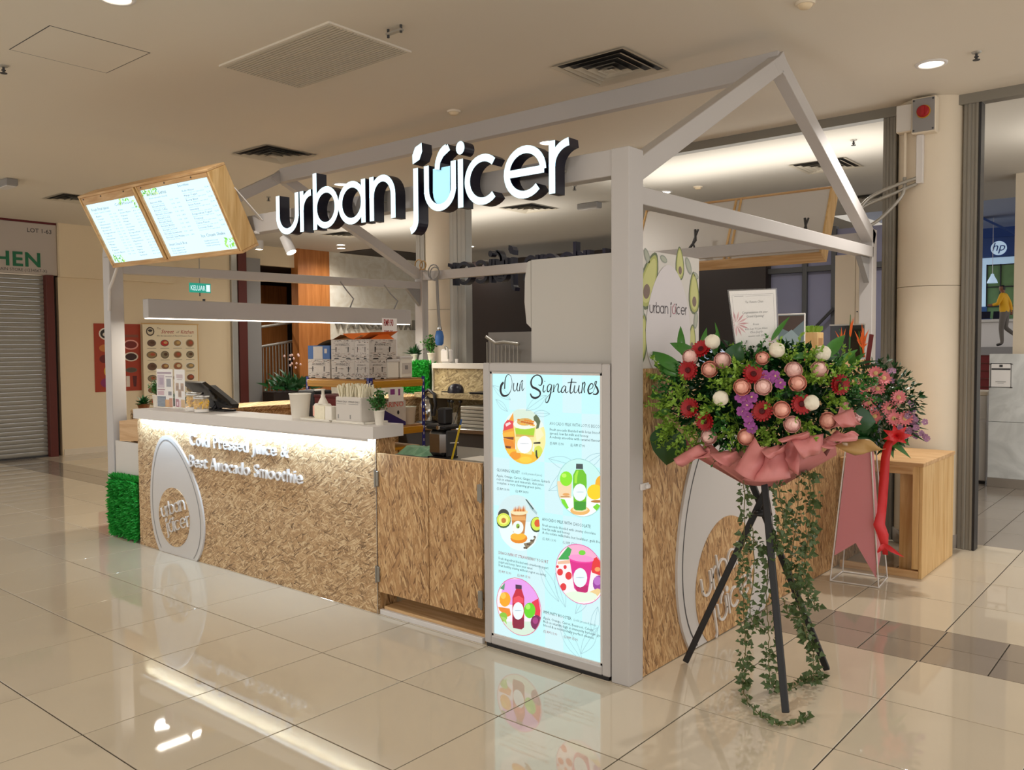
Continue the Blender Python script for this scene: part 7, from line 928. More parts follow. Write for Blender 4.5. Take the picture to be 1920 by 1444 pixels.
FL = {'gerbera':[(0.258,0.211,1.552),(0.217,0.167,1.458),(0.508,0.21,1.443),(0.807,0.415,1.397),(0.233,0.153,1.288),(0.3,0.168,1.232),(0.546,0.217,1.283),(0.688,0.297,1.316)],'rose':[(0.216,0.19,1.516),(0.321,0.172,1.463),(0.37,0.196,1.502),(0.53,0.251,1.512),(0.652,0.295,1.46),(0.672,0.291,1.405),(0.737,0.366,1.463),(0.468,0.184,1.387),(0.55,0.215,1.388),(0.617,0.253,1.291),(0.648,0.292,1.227),(0.766,0.388,1.241),(0.305,0.199,1.161),(0.466,0.232,1.165)],'ball':[(0.303,0.231,1.585),(0.578,0.292,1.547),(0.738,0.402,1.532),(0.382,0.155,1.337),(0.721,0.318,1.321)],'orchid':[(0.554,0.228,1.436),(0.587,0.245,1.436),(0.611,0.249,1.402),(0.571,0.233,1.423),(0.463,0.179,1.342),(0.486,0.187,1.328),(0.511,0.196,1.342),(0.492,0.19,1.311),(0.467,0.187,1.282),(0.488,0.199,1.257),(0.491,0.21,1.228),(0.497,0.221,1.207)],'sprig':[(0.119,0.203,1.389),(0.082,0.208,1.298),(0.129,0.262,1.13),(0.307,0.2,1.307),(0.347,0.217,1.249),(0.428,0.253,1.487),(0.547,0.311,1.181),(0.678,0.38,1.219),(0.47,0.278,1.508),(0.71,0.385,1.41),(0.764,0.43,1.339),(0.373,0.21,1.38),(0.608,0.301,1.369),(0.173,0.196,1.361),(0.104,0.231,1.199),(0.218,0.251,1.144),(0.353,0.27,1.137),(0.402,0.228,1.437),(0.615,0.353,1.508),(0.689,0.401,1.493),(0.776,0.455,1.423),(0.573,0.28,1.326),(0.402,0.247,1.2),(0.799,0.488,1.436),(0.837,0.52,1.366),(0.075,0.253,1.158),(0.032,0.221,1.417),(0.176,0.283,1.094),(0.414,0.305,1.108),(0.511,0.308,1.158)],'lance':[((0.149,0.239,1.448),(-0.073,0.287,1.544),0.055),((0.151,0.235,1.433),(-0.008,0.245,1.477),0.05),((0.132,0.269,1.522),(0.082,0.343,1.664),0.035),((0.21,0.264,1.515),(0.055,0.286,1.583),0.05),((0.228,0.276,1.537),(0.224,0.332,1.653),0.03),((0.294,0.273,1.523),(0.278,0.333,1.648),0.028),((0.38,0.274,1.494),(0.404,0.305,1.584),0.05),((0.722,0.484,1.514),(0.77,0.59,1.613),0.05),((0.764,0.507,1.478),(0.825,0.595,1.548),0.03),((0.094,0.233,1.297),(-0.055,0.235,1.361),0.03),((0.091,0.238,1.266),(-0.014,0.24,1.231),0.03),((0.088,0.26,1.196),(0.017,0.324,0.993),0.1),((0.813,0.556,1.235),(0.893,0.634,1.226),0.06),((0.602,0.384,1.514),(0.705,0.434,1.521),0.03),((0.297,0.315,1.588),(0.251,0.359,1.679),0.012),((0.513,0.383,1.586),(0.556,0.495,1.7),0.022)],'card':[(0.361,0.36,1.533),(0.526,0.429,1.547),(0.515,0.425,1.82),(0.327,0.346,1.817)],'paper':[[(0.181,0.1,1.06),(0.217,0.115,1.025),(0.304,0.217,1.091),(0.248,0.193,1.118)],[(0.235,0.112,1.052),(0.336,0.154,1.074),(0.305,0.207,1.103),(0.266,0.19,1.112)],[(0.346,0.126,1.092),(0.422,0.158,1.038),(0.441,0.231,1.081),(0.409,0.217,1.109)],[(0.354,0.118,1.075),(0.389,0.133,1.038),(0.442,0.22,1.079),(0.388,0.198,1.074)],[(0.458,0.13,1.03),(0.551,0.169,0.985),(0.569,0.241,1.118),(0.513,0.218,1.159)],[(0.481,0.161,0.983),(0.665,0.238,1.001),(0.617,0.283,1.132),(0.537,0.249,1.101)],[(0.585,0.172,1.085),(0.705,0.222,1.017),(0.691,0.282,1.168),(0.628,0.255,1.135)],[(0.656,0.256,1.168),(0.705,0.276,1.083),(0.744,0.358,1.092),(0.758,0.364,1.176)],[(0.619,0.208,1.166),(0.643,0.218,1.157),(0.717,0.314,1.177),(0.711,0.312,1.202)],[(0.784,0.396,1.21),(0.867,0.431,1.215),(0.879,0.501,1.256),(0.8,0.468,1.332)],[(0.791,0.367,1.26),(0.83,0.383,1.213),(0.882,0.47,1.216),(0.846,0.455,1.285)],[(0.774,0.349,1.161),(0.886,0.396,1.161),(0.876,0.457,1.189),(0.796,0.423,1.201)],[(0.766,0.411,1.144),(0.863,0.451,1.092),(0.957,0.556,1.123),(0.855,0.513,1.166)],[(0.725,0.35,1.14),(0.792,0.378,1.121),(0.814,0.452,1.144),(0.753,0.427,1.163)],[(0.574,0.146,1.121),(0.611,0.161,1.088),(0.642,0.239,1.124),(0.617,0.229,1.14)]],'legs':[((0.07,0.425,0.0),(0.461,0.424,0.796),(0.491,0.49,0.989)),((0.683,0.162,0.0),(0.461,0.424,0.796),(0.471,0.406,0.997)),((0.645,0.757,-0.0),(0.461,0.424,0.796),(0.355,0.488,0.977))],'vine':[[(0.426,0.301,0.96),(0.429,0.302,0.788),(0.425,0.3,0.624),(0.425,0.3,0.424),(0.434,0.304,0.241),(0.43,0.302,0.103),(0.427,0.301,0.02),(0.499,0.185,0.012),(0.598,0.083,0.012),(0.689,0.034,0.012),(0.743,0.066,0.012),(0.761,0.128,0.012),(0.76,0.201,0.012)],[(0.564,0.337,0.969),(0.589,0.347,0.801),(0.57,0.339,0.711),(0.535,0.325,0.619),(0.528,0.322,0.438),(0.537,0.326,0.258),(0.538,0.326,0.122),(0.55,0.331,0.051),(0.549,0.401,0.012),(0.597,0.411,0.012),(0.607,0.502,0.012),(0.598,0.57,0.012)],[(0.662,0.454,1.008),(0.668,0.456,0.838),(0.661,0.453,0.676),(0.643,0.446,0.557),(0.655,0.451,0.486),(0.694,0.467,0.399)],[(0.613,0.466,1.003),(0.605,0.462,0.785),(0.588,0.455,0.601),(0.593,0.457,0.492),(0.625,0.471,0.366),(0.65,0.481,0.259),(0.674,0.491,0.188),(0.679,0.493,0.079),(0.643,0.591,0.012),(0.658,0.665,0.012)],[(0.447,0.331,0.758),(0.471,0.341,0.669),(0.503,0.355,0.653),(0.488,0.348,0.588)],[(0.472,0.298,0.704),(0.476,0.3,0.56),(0.461,0.294,0.377),(0.49,0.306,0.289)],[(0.572,0.405,0.427),(0.593,0.414,0.347),(0.64,0.434,0.342),(0.664,0.444,0.254)],[(0.554,0.408,0.877),(0.566,0.414,0.76),(0.555,0.409,0.651)],[(0.668,0.511,1.002),(0.662,0.508,0.785),(0.648,0.502,0.629)]],'g2':[(0.269,2.412,1.286),(0.362,2.44,1.287),(0.317,2.427,1.192),(0.427,2.46,1.163),(0.455,2.469,1.096),(0.35,2.437,1.109),(0.518,2.488,1.098),(0.351,2.437,1.386),(0.48,2.477,1.232),(0.397,2.451,1.355)],'lilac2':[(0.543,2.538,1.148),(0.525,2.532,1.106),(0.404,2.495,1.37),(0.571,2.546,1.055),(0.616,2.56,0.984),(0.553,2.541,1.003),(0.49,2.522,1.0)],'bird2':[((0.172,2.466,1.5),(0.183,2.448,1.771)),((0.149,2.459,1.49),(0.12,2.429,1.677)),((0.243,2.488,1.5),(0.233,2.464,1.659)),((0.253,2.491,1.5),(0.261,2.472,1.68)),((0.262,2.494,1.489),(0.248,2.468,1.606))],'leaf2':[((0.133,2.475,1.436),(0.063,2.401,1.501),0.04),((0.2,2.495,1.436),(0.364,2.493,1.469),0.012),((0.219,2.501,1.415),(0.419,2.51,1.437),0.012),((0.181,2.49,1.436),(0.214,2.448,1.522),0.03),((0.2,2.495,1.457),(0.28,2.468,1.521),0.02),((0.408,2.559,1.225),(0.475,2.528,1.302),0.05),((0.355,2.543,0.991),(0.544,2.549,0.835),0.03),((0.392,2.554,0.971),(0.444,2.518,0.83),0.03),((0.295,2.525,1.351),(0.235,2.454,1.373),0.03),((0.352,2.542,1.267),(0.438,2.516,1.343),0.03),((0.465,2.577,1.047),(0.64,2.578,1.025),0.01),((0.484,2.582,1.016),(0.632,2.576,0.942),0.01),((0.429,2.566,0.993),(0.534,2.546,0.918),0.04),((0.28,2.52,1.01),(0.368,2.495,1.101),0.06)],'c2':[(0.334,2.537,1.203)],'board2':[(0.266,2.484,1.437),(0.294,2.493,1.437),(0.317,2.5,1.637),(0.291,2.492,1.642)],'rib2':[(0.484,2.436,0.999),(0.464,2.43,0.958),(0.436,2.421,0.925),(0.423,2.417,0.843),(0.417,2.416,0.721),(0.411,2.414,0.591),(0.405,2.412,0.492),(0.392,2.408,0.41),(0.414,2.415,0.346),(0.422,2.417,0.289),(0.43,2.419,0.216)],'acr_base':[(0.101,2.354,0.0),(0.401,2.382,0.0),(0.373,2.666,0.0),(0.088,2.636,0.0)],'bal':0}
# ================================================================== FLOWERS
def V(*a): return Vector(a)
def petal(g, base, d, up, L, w, cup=.2, m=0, n=4, tip=.6):
    d = d.normalized(); s = d.cross(up).normalized(); u = s.cross(d); vs = []
    for i in range(n+1):
        t = i/n; ww = w*(sin(pi*min(t*.62+.12, 1)))*(1-.35*t*t*(1-tip)); c = base+d*L*t+u*L*cup*(t*t)
        vs += [c-s*ww, c+u*ww*-.25, c+s*ww]
    g.add(vs, [(3*i, 3*i+1, 3*i+4, 3*i+3) for i in range(n)]+[(3*i+1, 3*i+2, 3*i+5, 3*i+4) for i in range(n)], m, None, True)
def rose_mesh(seed, mname):
    g = G(); rnd = random.Random(seed); n = 5; N_ = 20
    for k in range(N_):                       # overlapping shells wrapped round a bud; their rims draw the spiral
        t = k/(N_-1); a = k*2.4+rnd.uniform(-.2, .2); top = .0315-.030*t**1.2; bot = -.020; hw = .8+.3*(1-t); vs = []
        for i in range(n+1):
            v = i/n; z = bot+(top-bot)*v
            for j in range(5):
                w = (j-2)/2; aa = a+w*hw*1.2; zz = z-.005*w*w*v*(.4+t); D = .026*max(0, 1-((zz+.002)/.0365)**2)**.5 if zz > -.002 else .026*max(0, 1-((zz+.002)/.030)**2)**.5
                rr = D+.0004+.0016*t+(.0042*(.3+t)*max(0, v-.72)/.28); vs.append(V(rr*cos(aa), rr*sin(aa), zz))
        g.add(vs, [(i*5+j, i*5+j+1, (i+1)*5+j+1, (i+1)*5+j) for i in range(n) for j in range(4)], 0, None, True)
    g.lathe([(.001, -.03), (.014, -.026), (.0225, -.012), (.0255, .0), (.0225, .014), (.0165, .024), (.009, .031), (.001, .0335)], (0, 0, 0), 14, 0)
    return g
def gerbera_mesh(n=18):
    g = G()
    for r in range(2):
        for k in range(n):
            a = 2*pi*(k+.5*r)/n; d = V(cos(a), sin(a), .22+.25*r); petal(g, V(cos(a)*.008, sin(a)*.008, .002*r), d, V(0, 0, 1), .050-.012*r, .0085, -.05, 0, 3, .7)
    g.lathe([(.015, -.006), (.017, .006), (.010, .013), (.001, .012)], (0, 0, 0), 12, 1)
    for k in range(40): a = k*2.4; q = .014*(k/40)**.5; c = V(cos(a)*q, sin(a)*q, .013-.25*q); g.box(c-V(.0012, .0012, 0), c+V(.0012, .0012, .004), 1)
    return g
def ball_mesh():
    g = G(); bm = bmesh.new(); bmesh.ops.create_icosphere(bm, subdivisions=3, radius=.035); rnd = random.Random(1)
    for v in bm.verts: v.co *= 1+rnd.uniform(-.05, .04)
    bm.verts.index_update(); g.add([v.co.copy() for v in bm.verts], [[v.index for v in f.verts] for f in bm.faces], 0, None, True); bm.free(); return g
def orchid_mesh():
    g = G()
    for k in range(5): a = 2*pi*k/5+.3; petal(g, V(0, 0, 0), V(cos(a), sin(a), .25), V(0, 0, 1), .026, .012, -.1, 0, 3, 1)
    petal(g, V(0, 0, .004), V(0, -.6, 1), V(0, 1, 0), .014, .006, .3, 1, 2); return g
def leaf_grid(g, a, b, w, up, droop=.15, n=8, fold=.25, m=0):
    a = Vector(a); b = Vector(b); d = b-a; L = d.length; dn = d.normalized(); s = dn.cross(up).normalized(); u = s.cross(dn); vs = []
    for i in range(n+1):
        t = i/n; ww = w*(.95*sin(pi*t**.62)**.9*(1-.25*t)) if 0 < t < 1 else 0; c = a+d*t+u*L*droop*sin(pi*t); vs += [c-s*ww+u*ww*fold, c, c+s*ww+u*ww*fold]
    g.add(vs, [(3*i, 3*i+1, 3*i+4, 3*i+3) for i in range(n)]+[(3*i+1, 3*i+2, 3*i+5, 3*i+4) for i in range(n)], m, None, True)
def face(d, seed=0):
    q = Vector(d).normalized().to_track_quat('Z', 'Y'); e = q.to_euler(); m_ = e.to_matrix() @ Matrix.Rotation(seed*1.7, 3, 'Z'); return m_.to_euler()
def mk(name, g, mats):
    o = g.build(name, mats); me = o.data; bpy.data.objects.remove(o); return me
ROSES = [mk('rose', rose_mesh(i, 'rose'), m_) for i, m_ in enumerate(('rose', 'rose_peach'))]
GERB = mk('gerbera', gerbera_mesh(), ['red', 'red_dark']); GERBP = mk('gerbera', gerbera_mesh(14), ['gerb_pink', 'gerb_eye']); BALL = mk('pompon_flower', ball_mesh(), 'ball'); ORCH = mk('orchid_flower', orchid_mesh(), ['purple', 'gerb_eye']); LILA = mk('statice_flower', orchid_mesh(), ['lilac', 'ball'])
BC = V(.44, .415, 1.344); NB = V(2.06-.5, -3.281-.44, 0).normalized()
bq = Thing('flower_stand', 'large opening flower arrangement of red gerberas and pink roses on a black tripod', 'flowers', (.47, .44, 0))
for a, c, b in FL['legs']:
    a = Vector(a); c = Vector(c); b = Vector(b); dd = (b-a).normalized(); c = a.lerp(b, (c-a).dot(b-a)/(b-a).length_squared)
    a.z = .001+.0; bq.part('leg', G().bar(a+V(0, 0, .012), b, .030, .026, up=(.3, -1, 0), ch=.003), 'black')
bq.part('foot_tie', G().tube([V(.461, .424, .796)+V(cos(q)*.035, sin(q)*.035, 0) for q in [i*.6283 for i in range(11)]], .01, 6), 'black')
# core and dark filling
rnd = random.Random(11); g = G(); rt = V(-NB.y, NB.x, 0)
for i in range(3600):
    while 1:
        p = V(rnd.uniform(-1, 1), rnd.uniform(-1, 1), rnd.uniform(-1, 1))
        if .35 < p.length < 1: break
    c = BC+rt*p.x*.42+NB*(p.y*.13-.03)+V(0, 0, p.z*.24); d = (rt*p.x+NB*(p.y+.6)+V(0, 0, p.z)+V(rnd.gauss(0, .5), rnd.gauss(0, .5), rnd.gauss(0, .5))).normalized(); s = d.orthogonal().normalized(); s.rotate(Matrix.Rotation(rnd.uniform(0, 6.28), 3, d)); L = rnd.uniform(.03, .06); k = s.cross(d)*L*.15
    g.add([c, c+d*L*.5-s*L*.22+k, c+d*L, c+d*L*.5+s*L*.22+k], [(0, 1, 2, 3)])
bq.part('dark_foliage', g, 'leaf_dark')['kind'] = 'stuff'
g = G()
for i in range(9):
    for j in range(6): pass
g.lathe([(.001, -.16), (.16, -.12), (.2, 0), (.16, .10), (.001, .14)], (0, 0, 0), 16); g.v = [tuple(BC+rt*x*1.4+NB*(y*.4-.04)+V(0, 0, z)) for x, y, z in g.v]; bq.part('foam_block', g, 'leaf_dark')
g = G(); g2 = G()
for k, p in enumerate(FL['sprig']):
    p = Vector(p); out = (p-BC); out = (out+NB*.16+V(rnd.gauss(0, .05), rnd.gauss(0, .05), rnd.gauss(0, .05))).normalized(); gg = g if k % 4 else g2
    for b in range(11):
        d = (out+V(rnd.gauss(0, .55), rnd.gauss(0, .55), rnd.gauss(0, .55))).normalized(); L = rnd.uniform(.08, .15); a = p-out*.04
        gg.tube([a, a+d*L], .0012, 3, caps=False)
        for q in range(22):
            c = a+d*L*rnd.uniform(.3, 1.05); dl = (d+V(rnd.gauss(0, .8), rnd.gauss(0, .8), rnd.gauss(0, .8))).normalized(); s = dl.orthogonal().normalized(); s.rotate(Matrix.Rotation(rnd.uniform(0, 6.28), 3, dl)); l = rnd.uniform(.011, .024)
            gg.add([c, c+dl*l*.5-s*l*.3, c+dl*l, c+dl*l*.5+s*l*.3], [(0, 1, 2, 3)])
bq.part('leafy_sprigs', g, 'leaf_light')['kind'] = 'stuff'; bq.part('leafy_sprigs', g2, 'leaf')['kind'] = 'stuff'
for i, (a, b, w) in enumerate(FL['lance']):
    g = G(); leaf_grid(g, a, b, w*(.62 if i not in (6, 11, 12) else 1), (NB+V(0, 0, .3)).normalized(), .10, 10, .45); bq.part('large_leaf', g, 'leaf_dark' if i in (6, 11, 12) else 'leaf_lance')
def bloom(t, me, p, i, sc=1.0, spread=.45, nm=None, C=BC, N=NB):
    p = Vector(p); d = (p-C)*spread*2+N*.55+V(0, 0, .10)+V(sin(i*7.1)*.15, 0, cos(i*3.3)*.15); o = t.mesh(nm or me.name.split('.')[0], me, loc=p, rot=face(d, i), scale=sc); return o
for i, p in enumerate(FL['gerbera']): bloom(bq, GERB, p, i, .80)
for i, p in enumerate(FL['rose']): bloom(bq, ROSES[i % 2], p, i, 1.18 if i not in (3,) else .95)
for i, p in enumerate(FL['ball']): bloom(bq, BALL, p, i, .98)
for i, p in enumerate(FL['orchid']): bloom(bq, ORCH, p, i, .95)
# wrapping paper: curved sheets
for k, q in enumerate(FL['paper']):
    A, B_, C_, D_ = [Vector(p) for p in q]; n = 8; g = G(); vs = []; bul = (.05, -.03, .06, -.05, .07, .08, -.07, .05, .05, -.07, .04, .06, .05, .04, .06)[k]
    for i in range(n+1):
        for j in range(n+1):
            u = i/n; v = j/n; c = A.lerp(D_, u).lerp(B_.lerp(C_, u), v); c = c+NB*bul*sin(pi*v)*(1-.3*u)+NB*.012*sin(u*9+k)+V(0, 0, .010*sin(v*7+k*2)*u); vs.append(c)
    g.add(vs, [(i*(n+1)+j, (i+1)*(n+1)+j, (i+1)*(n+1)+j+1, i*(n+1)+j+1) for i in range(n) for j in range(n)], 0, None, True)
    o = bq.part('wrapping_paper', g, 'paper_kraft' if k == 12 else 'paper_pink'); so = o.modifiers.new('thick', 'SOLIDIFY'); so.thickness = .0015
# back skirt of paper closing the arrangement from below
g = G(); n = 18
for i in range(n+1):
    a = pi*i/n; c = BC+rt*-cos(a)*.34+NB*(.10*sin(a)+.0)+V(0, 0, -.24-.03*sin(i*2.2)); g.v.append(tuple(c)); g.v.append(tuple(V(.461, .424, .93)+rt*-cos(a)*.09+NB*.05*sin(a)))
g.f = [[2*i, 2*i+1, 2*i+3, 2*i+2] for i in range(n)]; g.m = [0]*n; g.c = [None]*n; g.sm = [True]*n; o = bq.part('paper_skirt', g, 'paper_pink'); o.modifiers.new('thick', 'SOLIDIFY').thickness = .0015
# message card in an acrylic sleeve
a, b, c, d = [Vector(p) for p in FL['card']]; nn = (b-a).cross(d-a).normalized(); nn = nn if nn.dot(NB) > 0 else -nn
cf = lambda u, v, k: a.lerp(b, u).lerp(d.lerp(c, u), v)+nn*k
g = G(); vs = [cf(u, v, k) for k in (0, -.002) for u, v in ((0, 0), (1, 0), (1, 1), (0, 1))]; g.add(vs, [(0, 1, 2, 3), (7, 6, 5, 4), (0, 4, 5, 1), (1, 5, 6, 2), (2, 6, 7, 3), (3, 7, 4, 0)]); cd = bq.part('message_card', g, 'paper')
g = G(); g.add([cf(u, v, k) for k in (.004, .002) for u, v in ((-.03, -.02), (1.03, -.02), (1.03, 1.02), (-.03, 1.02))], [(0, 1, 2, 3), (7, 6, 5, 4), (0, 4, 5, 1), (1, 5, 6, 2), (2, 6, 7, 3), (3, 7, 4, 0)]); bq.part('card_sleeve', g, 'clear')
g = G()
def ct_(s, v, h, wd, col='4a4a50'):
    vs, fs = text_polys(s, 1, res=2, shear=.2); x1 = max(p[0] for p in vs); k = wd/x1; g.add([cf(.52-wd/2+x*k, v+y*h, .0006) for x, y in vs], [f for f, _ in fs], 0, H(col))
ct_('To: Future Chan', .795, .05, .40); ct_('Congratulations On your', .625, .05, .58); ct_('Grand Opening!', .56, .055, .40); ct_('From', .43, .045, .14); ct_('Kim Lay Yi Lim Haan', .36, .045, .52); ct_('Chua Jing Er', .305, .045, .30); ct_('ansonic with 2020', .245, .04, .40)
for (u0, v0, u1, v1) in ((.06, .93, .94, .935), (.1, .905, .3, .915), (.35, .905, .9, .909), (.05, .5, .055, .93), (.945, .15, .95, .93)): g.add([cf(u, v, .0005) for u, v in ((u0, v0), (u1, v0), (u1, v1), (u0, v1))], [(0, 1, 2, 3)], 0, H('a8a4a8'))
for cx, cy, R_, nP in ((.07, .47, .30, 15), (.95, .13, .2, 13)):
    for k in range(nP):
        q = 2*pi*k/nP; pts = [(cx+R_*r*cos(q+e), cy+R_*.7*r*sin(q+e)) for r, e in ((.1, 0), (.6, -.13), (1, 0), (.6, .13))]; pts = [(min(max(u, 0.01), .99), min(max(v, .01), .99)) for u, v in pts]; g.add([cf(u, v, .0004+.00001*k) for u, v in pts], [(0, 1, 2, 3)], 0, H('e0a8ac' if k % 2 else 'd08c94'))
o = bq.part('card_print', g, 'print', cd); o['kind'] = 'stuff'
bq.part('card_clip', G().tube([cf(.5, -.02, .006), cf(.5, -.25, -.02)], .006, 8), 'black')
# ivy
rnd = random.Random(5); lg = G(); ivy_parts = []
for vi, pts in enumerate(FL['vine']):
    P_ = []
    pts = [Vector(p) for p in pts]
    n = len(pts)
    for i in range(n-1):
        p0 = pts[max(i-1, 0)]; p1 = pts[i]; p2 = pts[i+1]; p3 = pts[min(i+2, n-1)]
        for k in range(8): t = k/8; P_.append(.5*((2*p1)+(p2-p0)*t+(2*p0-5*p1+4*p2-p3)*t*t+(3*p1-p0-3*p2+p3)*t**3)+V(rnd.gauss(0, .002), rnd.gauss(0, .002), 0))
    P_.append(pts[-1]); P_ = [V(p.x, p.y, max(p.z, .006)) for p in P_]
    st = bq.part('ivy_stem', G().tube(P_, .0022, 5), 'stem'); g = G(); Ltot = sum((P_[i+1]-P_[i]).length for i in range(len(P_)-1)); cnt = int(Ltot*(330 if vi < 4 else 190))
    for k in range(cnt):
        t = rnd.random()*(len(P_)-1); i = min(int(t), len(P_)-2); c0 = P_[i].lerp(P_[i+1], t-i)
        low = c0.z < .03
        if low and k % 3: continue
        d = V(rnd.gauss(0, 1), rnd.gauss(0, 1), rnd.uniform(-.9, .25)) if not low else V(rnd.gauss(0, 1), rnd.gauss(0, 1), rnd.uniform(.1, .5)); d.normalize(); c = c0+d*rnd.uniform(.004, .030 if not low else .015)
        s = d.cross(NB if abs(d.dot(NB)) < .9 else V(0, 0, 1)).normalized(); s.rotate(Matrix.Rotation(rnd.uniform(-.9, .9), 3, d)); u = s.cross(d); l = rnd.uniform(.014, .032)
        pts5 = [c, c+d*l*.15-s*l*.5+u*l*.1, c+d*l*.45-s*l*.32, c+d*l, c+d*l*.45+s*l*.32, c+d*l*.15+s*l*.5+u*l*.1]
        pts5 = [V(p.x, p.y, max(p.z, .004)) for p in pts5]; g.add(pts5, [(0, 1, 2, 3), (0, 3, 4, 5)])
    bq.part('ivy_leaves', g, 'ivy', st)['kind'] = 'stuff'
# ---- second arrangement on a clear tapered stand
N2 = V(2.06-.28, -3.281-2.52, 0).normalized(); C2 = Vector(FL['c2'][0]); R2 = V(-N2.y, N2.x, 0)
s2 = Thing('flower_stand', 'smaller arrangement of pink gerberas and orange birds of paradise on a clear tapered stand', 'flowers', (.24, 2.51, 0))
ba = [Vector(p) for p in FL['acr_base']]; cen = sum(ba, V(0, 0, 0))/4; tp_ = [cen+(p-cen)*.52+V(0, 0, .90) for p in ba]
for i in range(4):
    j = (i+1) % 4
    s2.part('rod', G().tube([ba[i]+V(0, 0, .006), tp_[i]], .005, 6), 'white'); s2.part('base_rod', G().tube([ba[i]+V(0, 0, .006), ba[j]+V(0, 0, .006)], .005, 6), 'white')
    s2.part('clear_panel', G().add([ba[i]+V(0, 0, .012), ba[j]+V(0, 0, .012), tp_[j], tp_[i]], [(0, 1, 2, 3)]), 'pane')
A, B_ = ba[0], ba[1]; TA, TB = tp_[0], tp_[1]; inn = (cen-(A+B_)/2).normalized()*.012
bf = lambda u, v: (A.lerp(B_, u).lerp(TA.lerp(TB, u), v)+inn)
bp = [(.02, .19), (.5, .30), (.96, .06), (.96, .97), (.04, .97)]
g = G(); vs = [bf(u, v) for u, v in bp]+[bf(u, v)+inn*.1 for u, v in bp]; g.add(vs, [(0, 1, 2, 3, 4), (9, 8, 7, 6, 5)]+[(i, 5+i, 5+(i+1) % 5, (i+1) % 5) for i in range(5)]); s2.part('pink_banner', g, 'banner_pink')
cf2 = lambda u, v: (ba[1].lerp(ba[2], u).lerp(tp_[1].lerp(tp_[2], u), v)-V(.006, 0, 0)); g = G(); g.add([cf2(.04, .10), cf2(.6, .2), cf2(.7, .97), cf2(.04, .97)], [(0, 1, 2, 3)]); s2.part('pink_banner', g, 'banner_pink')
g = G(); rnd = random.Random(8)
for i in range(1700):
    while 1:
        p = V(rnd.uniform(-1, 1), rnd.uniform(-1, 1), rnd.uniform(-1, 1))
        if .2 < p.length < 1: break
    c = C2+R2*(p.x*.26)+N2*(p.y*.13)+V(0, 0, p.z*.30-.03); d = (R2*p.x+N2*(p.y+.3)+V(0, 0, p.z)+V(rnd.gauss(0, .5), rnd.gauss(0, .5), rnd.gauss(0, .5))).normalized(); s = d.orthogonal().normalized(); s.rotate(Matrix.Rotation(rnd.uniform(0, 6.28), 3, d)); L = rnd.uniform(.03, .07)
    g.add([c, c+d*L*.5-s*L*.16, c+d*L, c+d*L*.5+s*L*.16], [(0, 1, 2, 3)])
s2.part('dark_foliage', g, 'leaf_dark')['kind'] = 'stuff'
g = G(); g.lathe([(.001, -.14), (.07, -.1), (.12, 0), (.1, .08), (.001, .12)], (0, 0, 0), 14); g.v = [tuple(V(.23, 2.52, 1.05)+V(x, y, z)) for x, y, z in g.v]; s2.part('foam_block', g, 'leaf_dark')
s2.part('holder', G().lathe([(.06, .895), (.09, .92), (.10, .96), (.09, .97)], (.236, 2.51, 0), 16), 'leaf_dark')
for i, p in enumerate(FL['g2']): bloom(s2, GERBP, p, i, .85, C=C2, N=N2)
for i, p in enumerate(FL['lilac2']):
    for k in range(4): q = Vector(p)+V(rnd.gauss(0, .025), rnd.gauss(0, .02), rnd.gauss(0, .025)); bloom(s2, LILA, q, i*4+k, .8, C=C2, N=N2)
for a, b, w in FL['leaf2']: g = G(); leaf_grid(g, a, b, w, (N2+V(0, 0, .3)).normalized(), .12, 7); s2.part('large_leaf', g, 'leaf_dark' if w < .02 else 'leaf_lance')
for k, (a, b) in enumerate(FL['bird2']):
    a = Vector(a); b = Vector(b); m_ = a.lerp(b, .55); st = s2.part('bird_of_paradise', G().tube([a, m_, b], [.005, .006, .002], 6), 'orange_bird' if k > 2 else 'leaf'); g = G()
    for q in range(4): d = (b-m_)+R2*rnd.uniform(-.05, .05)+V(0, 0, rnd.uniform(-.02, .04)); leaf_grid(g, m_-(b-m_)*.1*q, m_+d*(1-.12*q), (.006), N2, .1, 5)
    s2.part('petals', g, 'orange_bird', st)
bd = FL['board2']; g = G(); A4 = [Vector(p) for p in bd]; g.add(A4+[p-N2*.01 for p in A4], [(0, 1, 2, 3), (7, 6, 5, 4), (0, 4, 5, 1), (1, 5, 6, 2), (2, 6, 7, 3), (3, 7, 4, 0)]); s2.part('name_board', g, 'maroon')
g = G(); P_ = [Vector(p) for p in FL['rib2']]; vs = []
for i, p in enumerate(P_): w = (.04, .045, .036, .036, .036, .036, .038, .05, .045, .03, .02)[i]; tw = R2*cos(.5*sin(i*.7))+N2*sin(.5*sin(i*.7)); vs += [p-tw*w*.8, p+tw*w*.8]
g.add(vs, [(2*i, 2*i+1, 2*i+3, 2*i+2) for i in range(len(P_)-1)], 0, None, True); o = s2.part('ribbon', g, 'ribbon'); o.modifiers.new('thick', 'SOLIDIFY').thickness = .001
g = G(); p0 = Vector(P_[0])
for k in range(7): a = k*.9; leaf_grid(g, p0+V(0, 0, -.01), p0+R2*cos(a)*.09+V(0, 0, sin(a)*.07)+N2*.03, .03, N2, .35, 6)
s2.part('bow', g, 'ribbon'); g = G(); p0 = P_[-2]
for k in range(4): leaf_grid(g, p0, p0+R2*(.03+.03*k)*(1 if k % 2 else -.5)+V(0, 0, -.05-.01*k), .016, N2, .2, 5)
s2.part('ribbon_tail', g, 'ribbon')
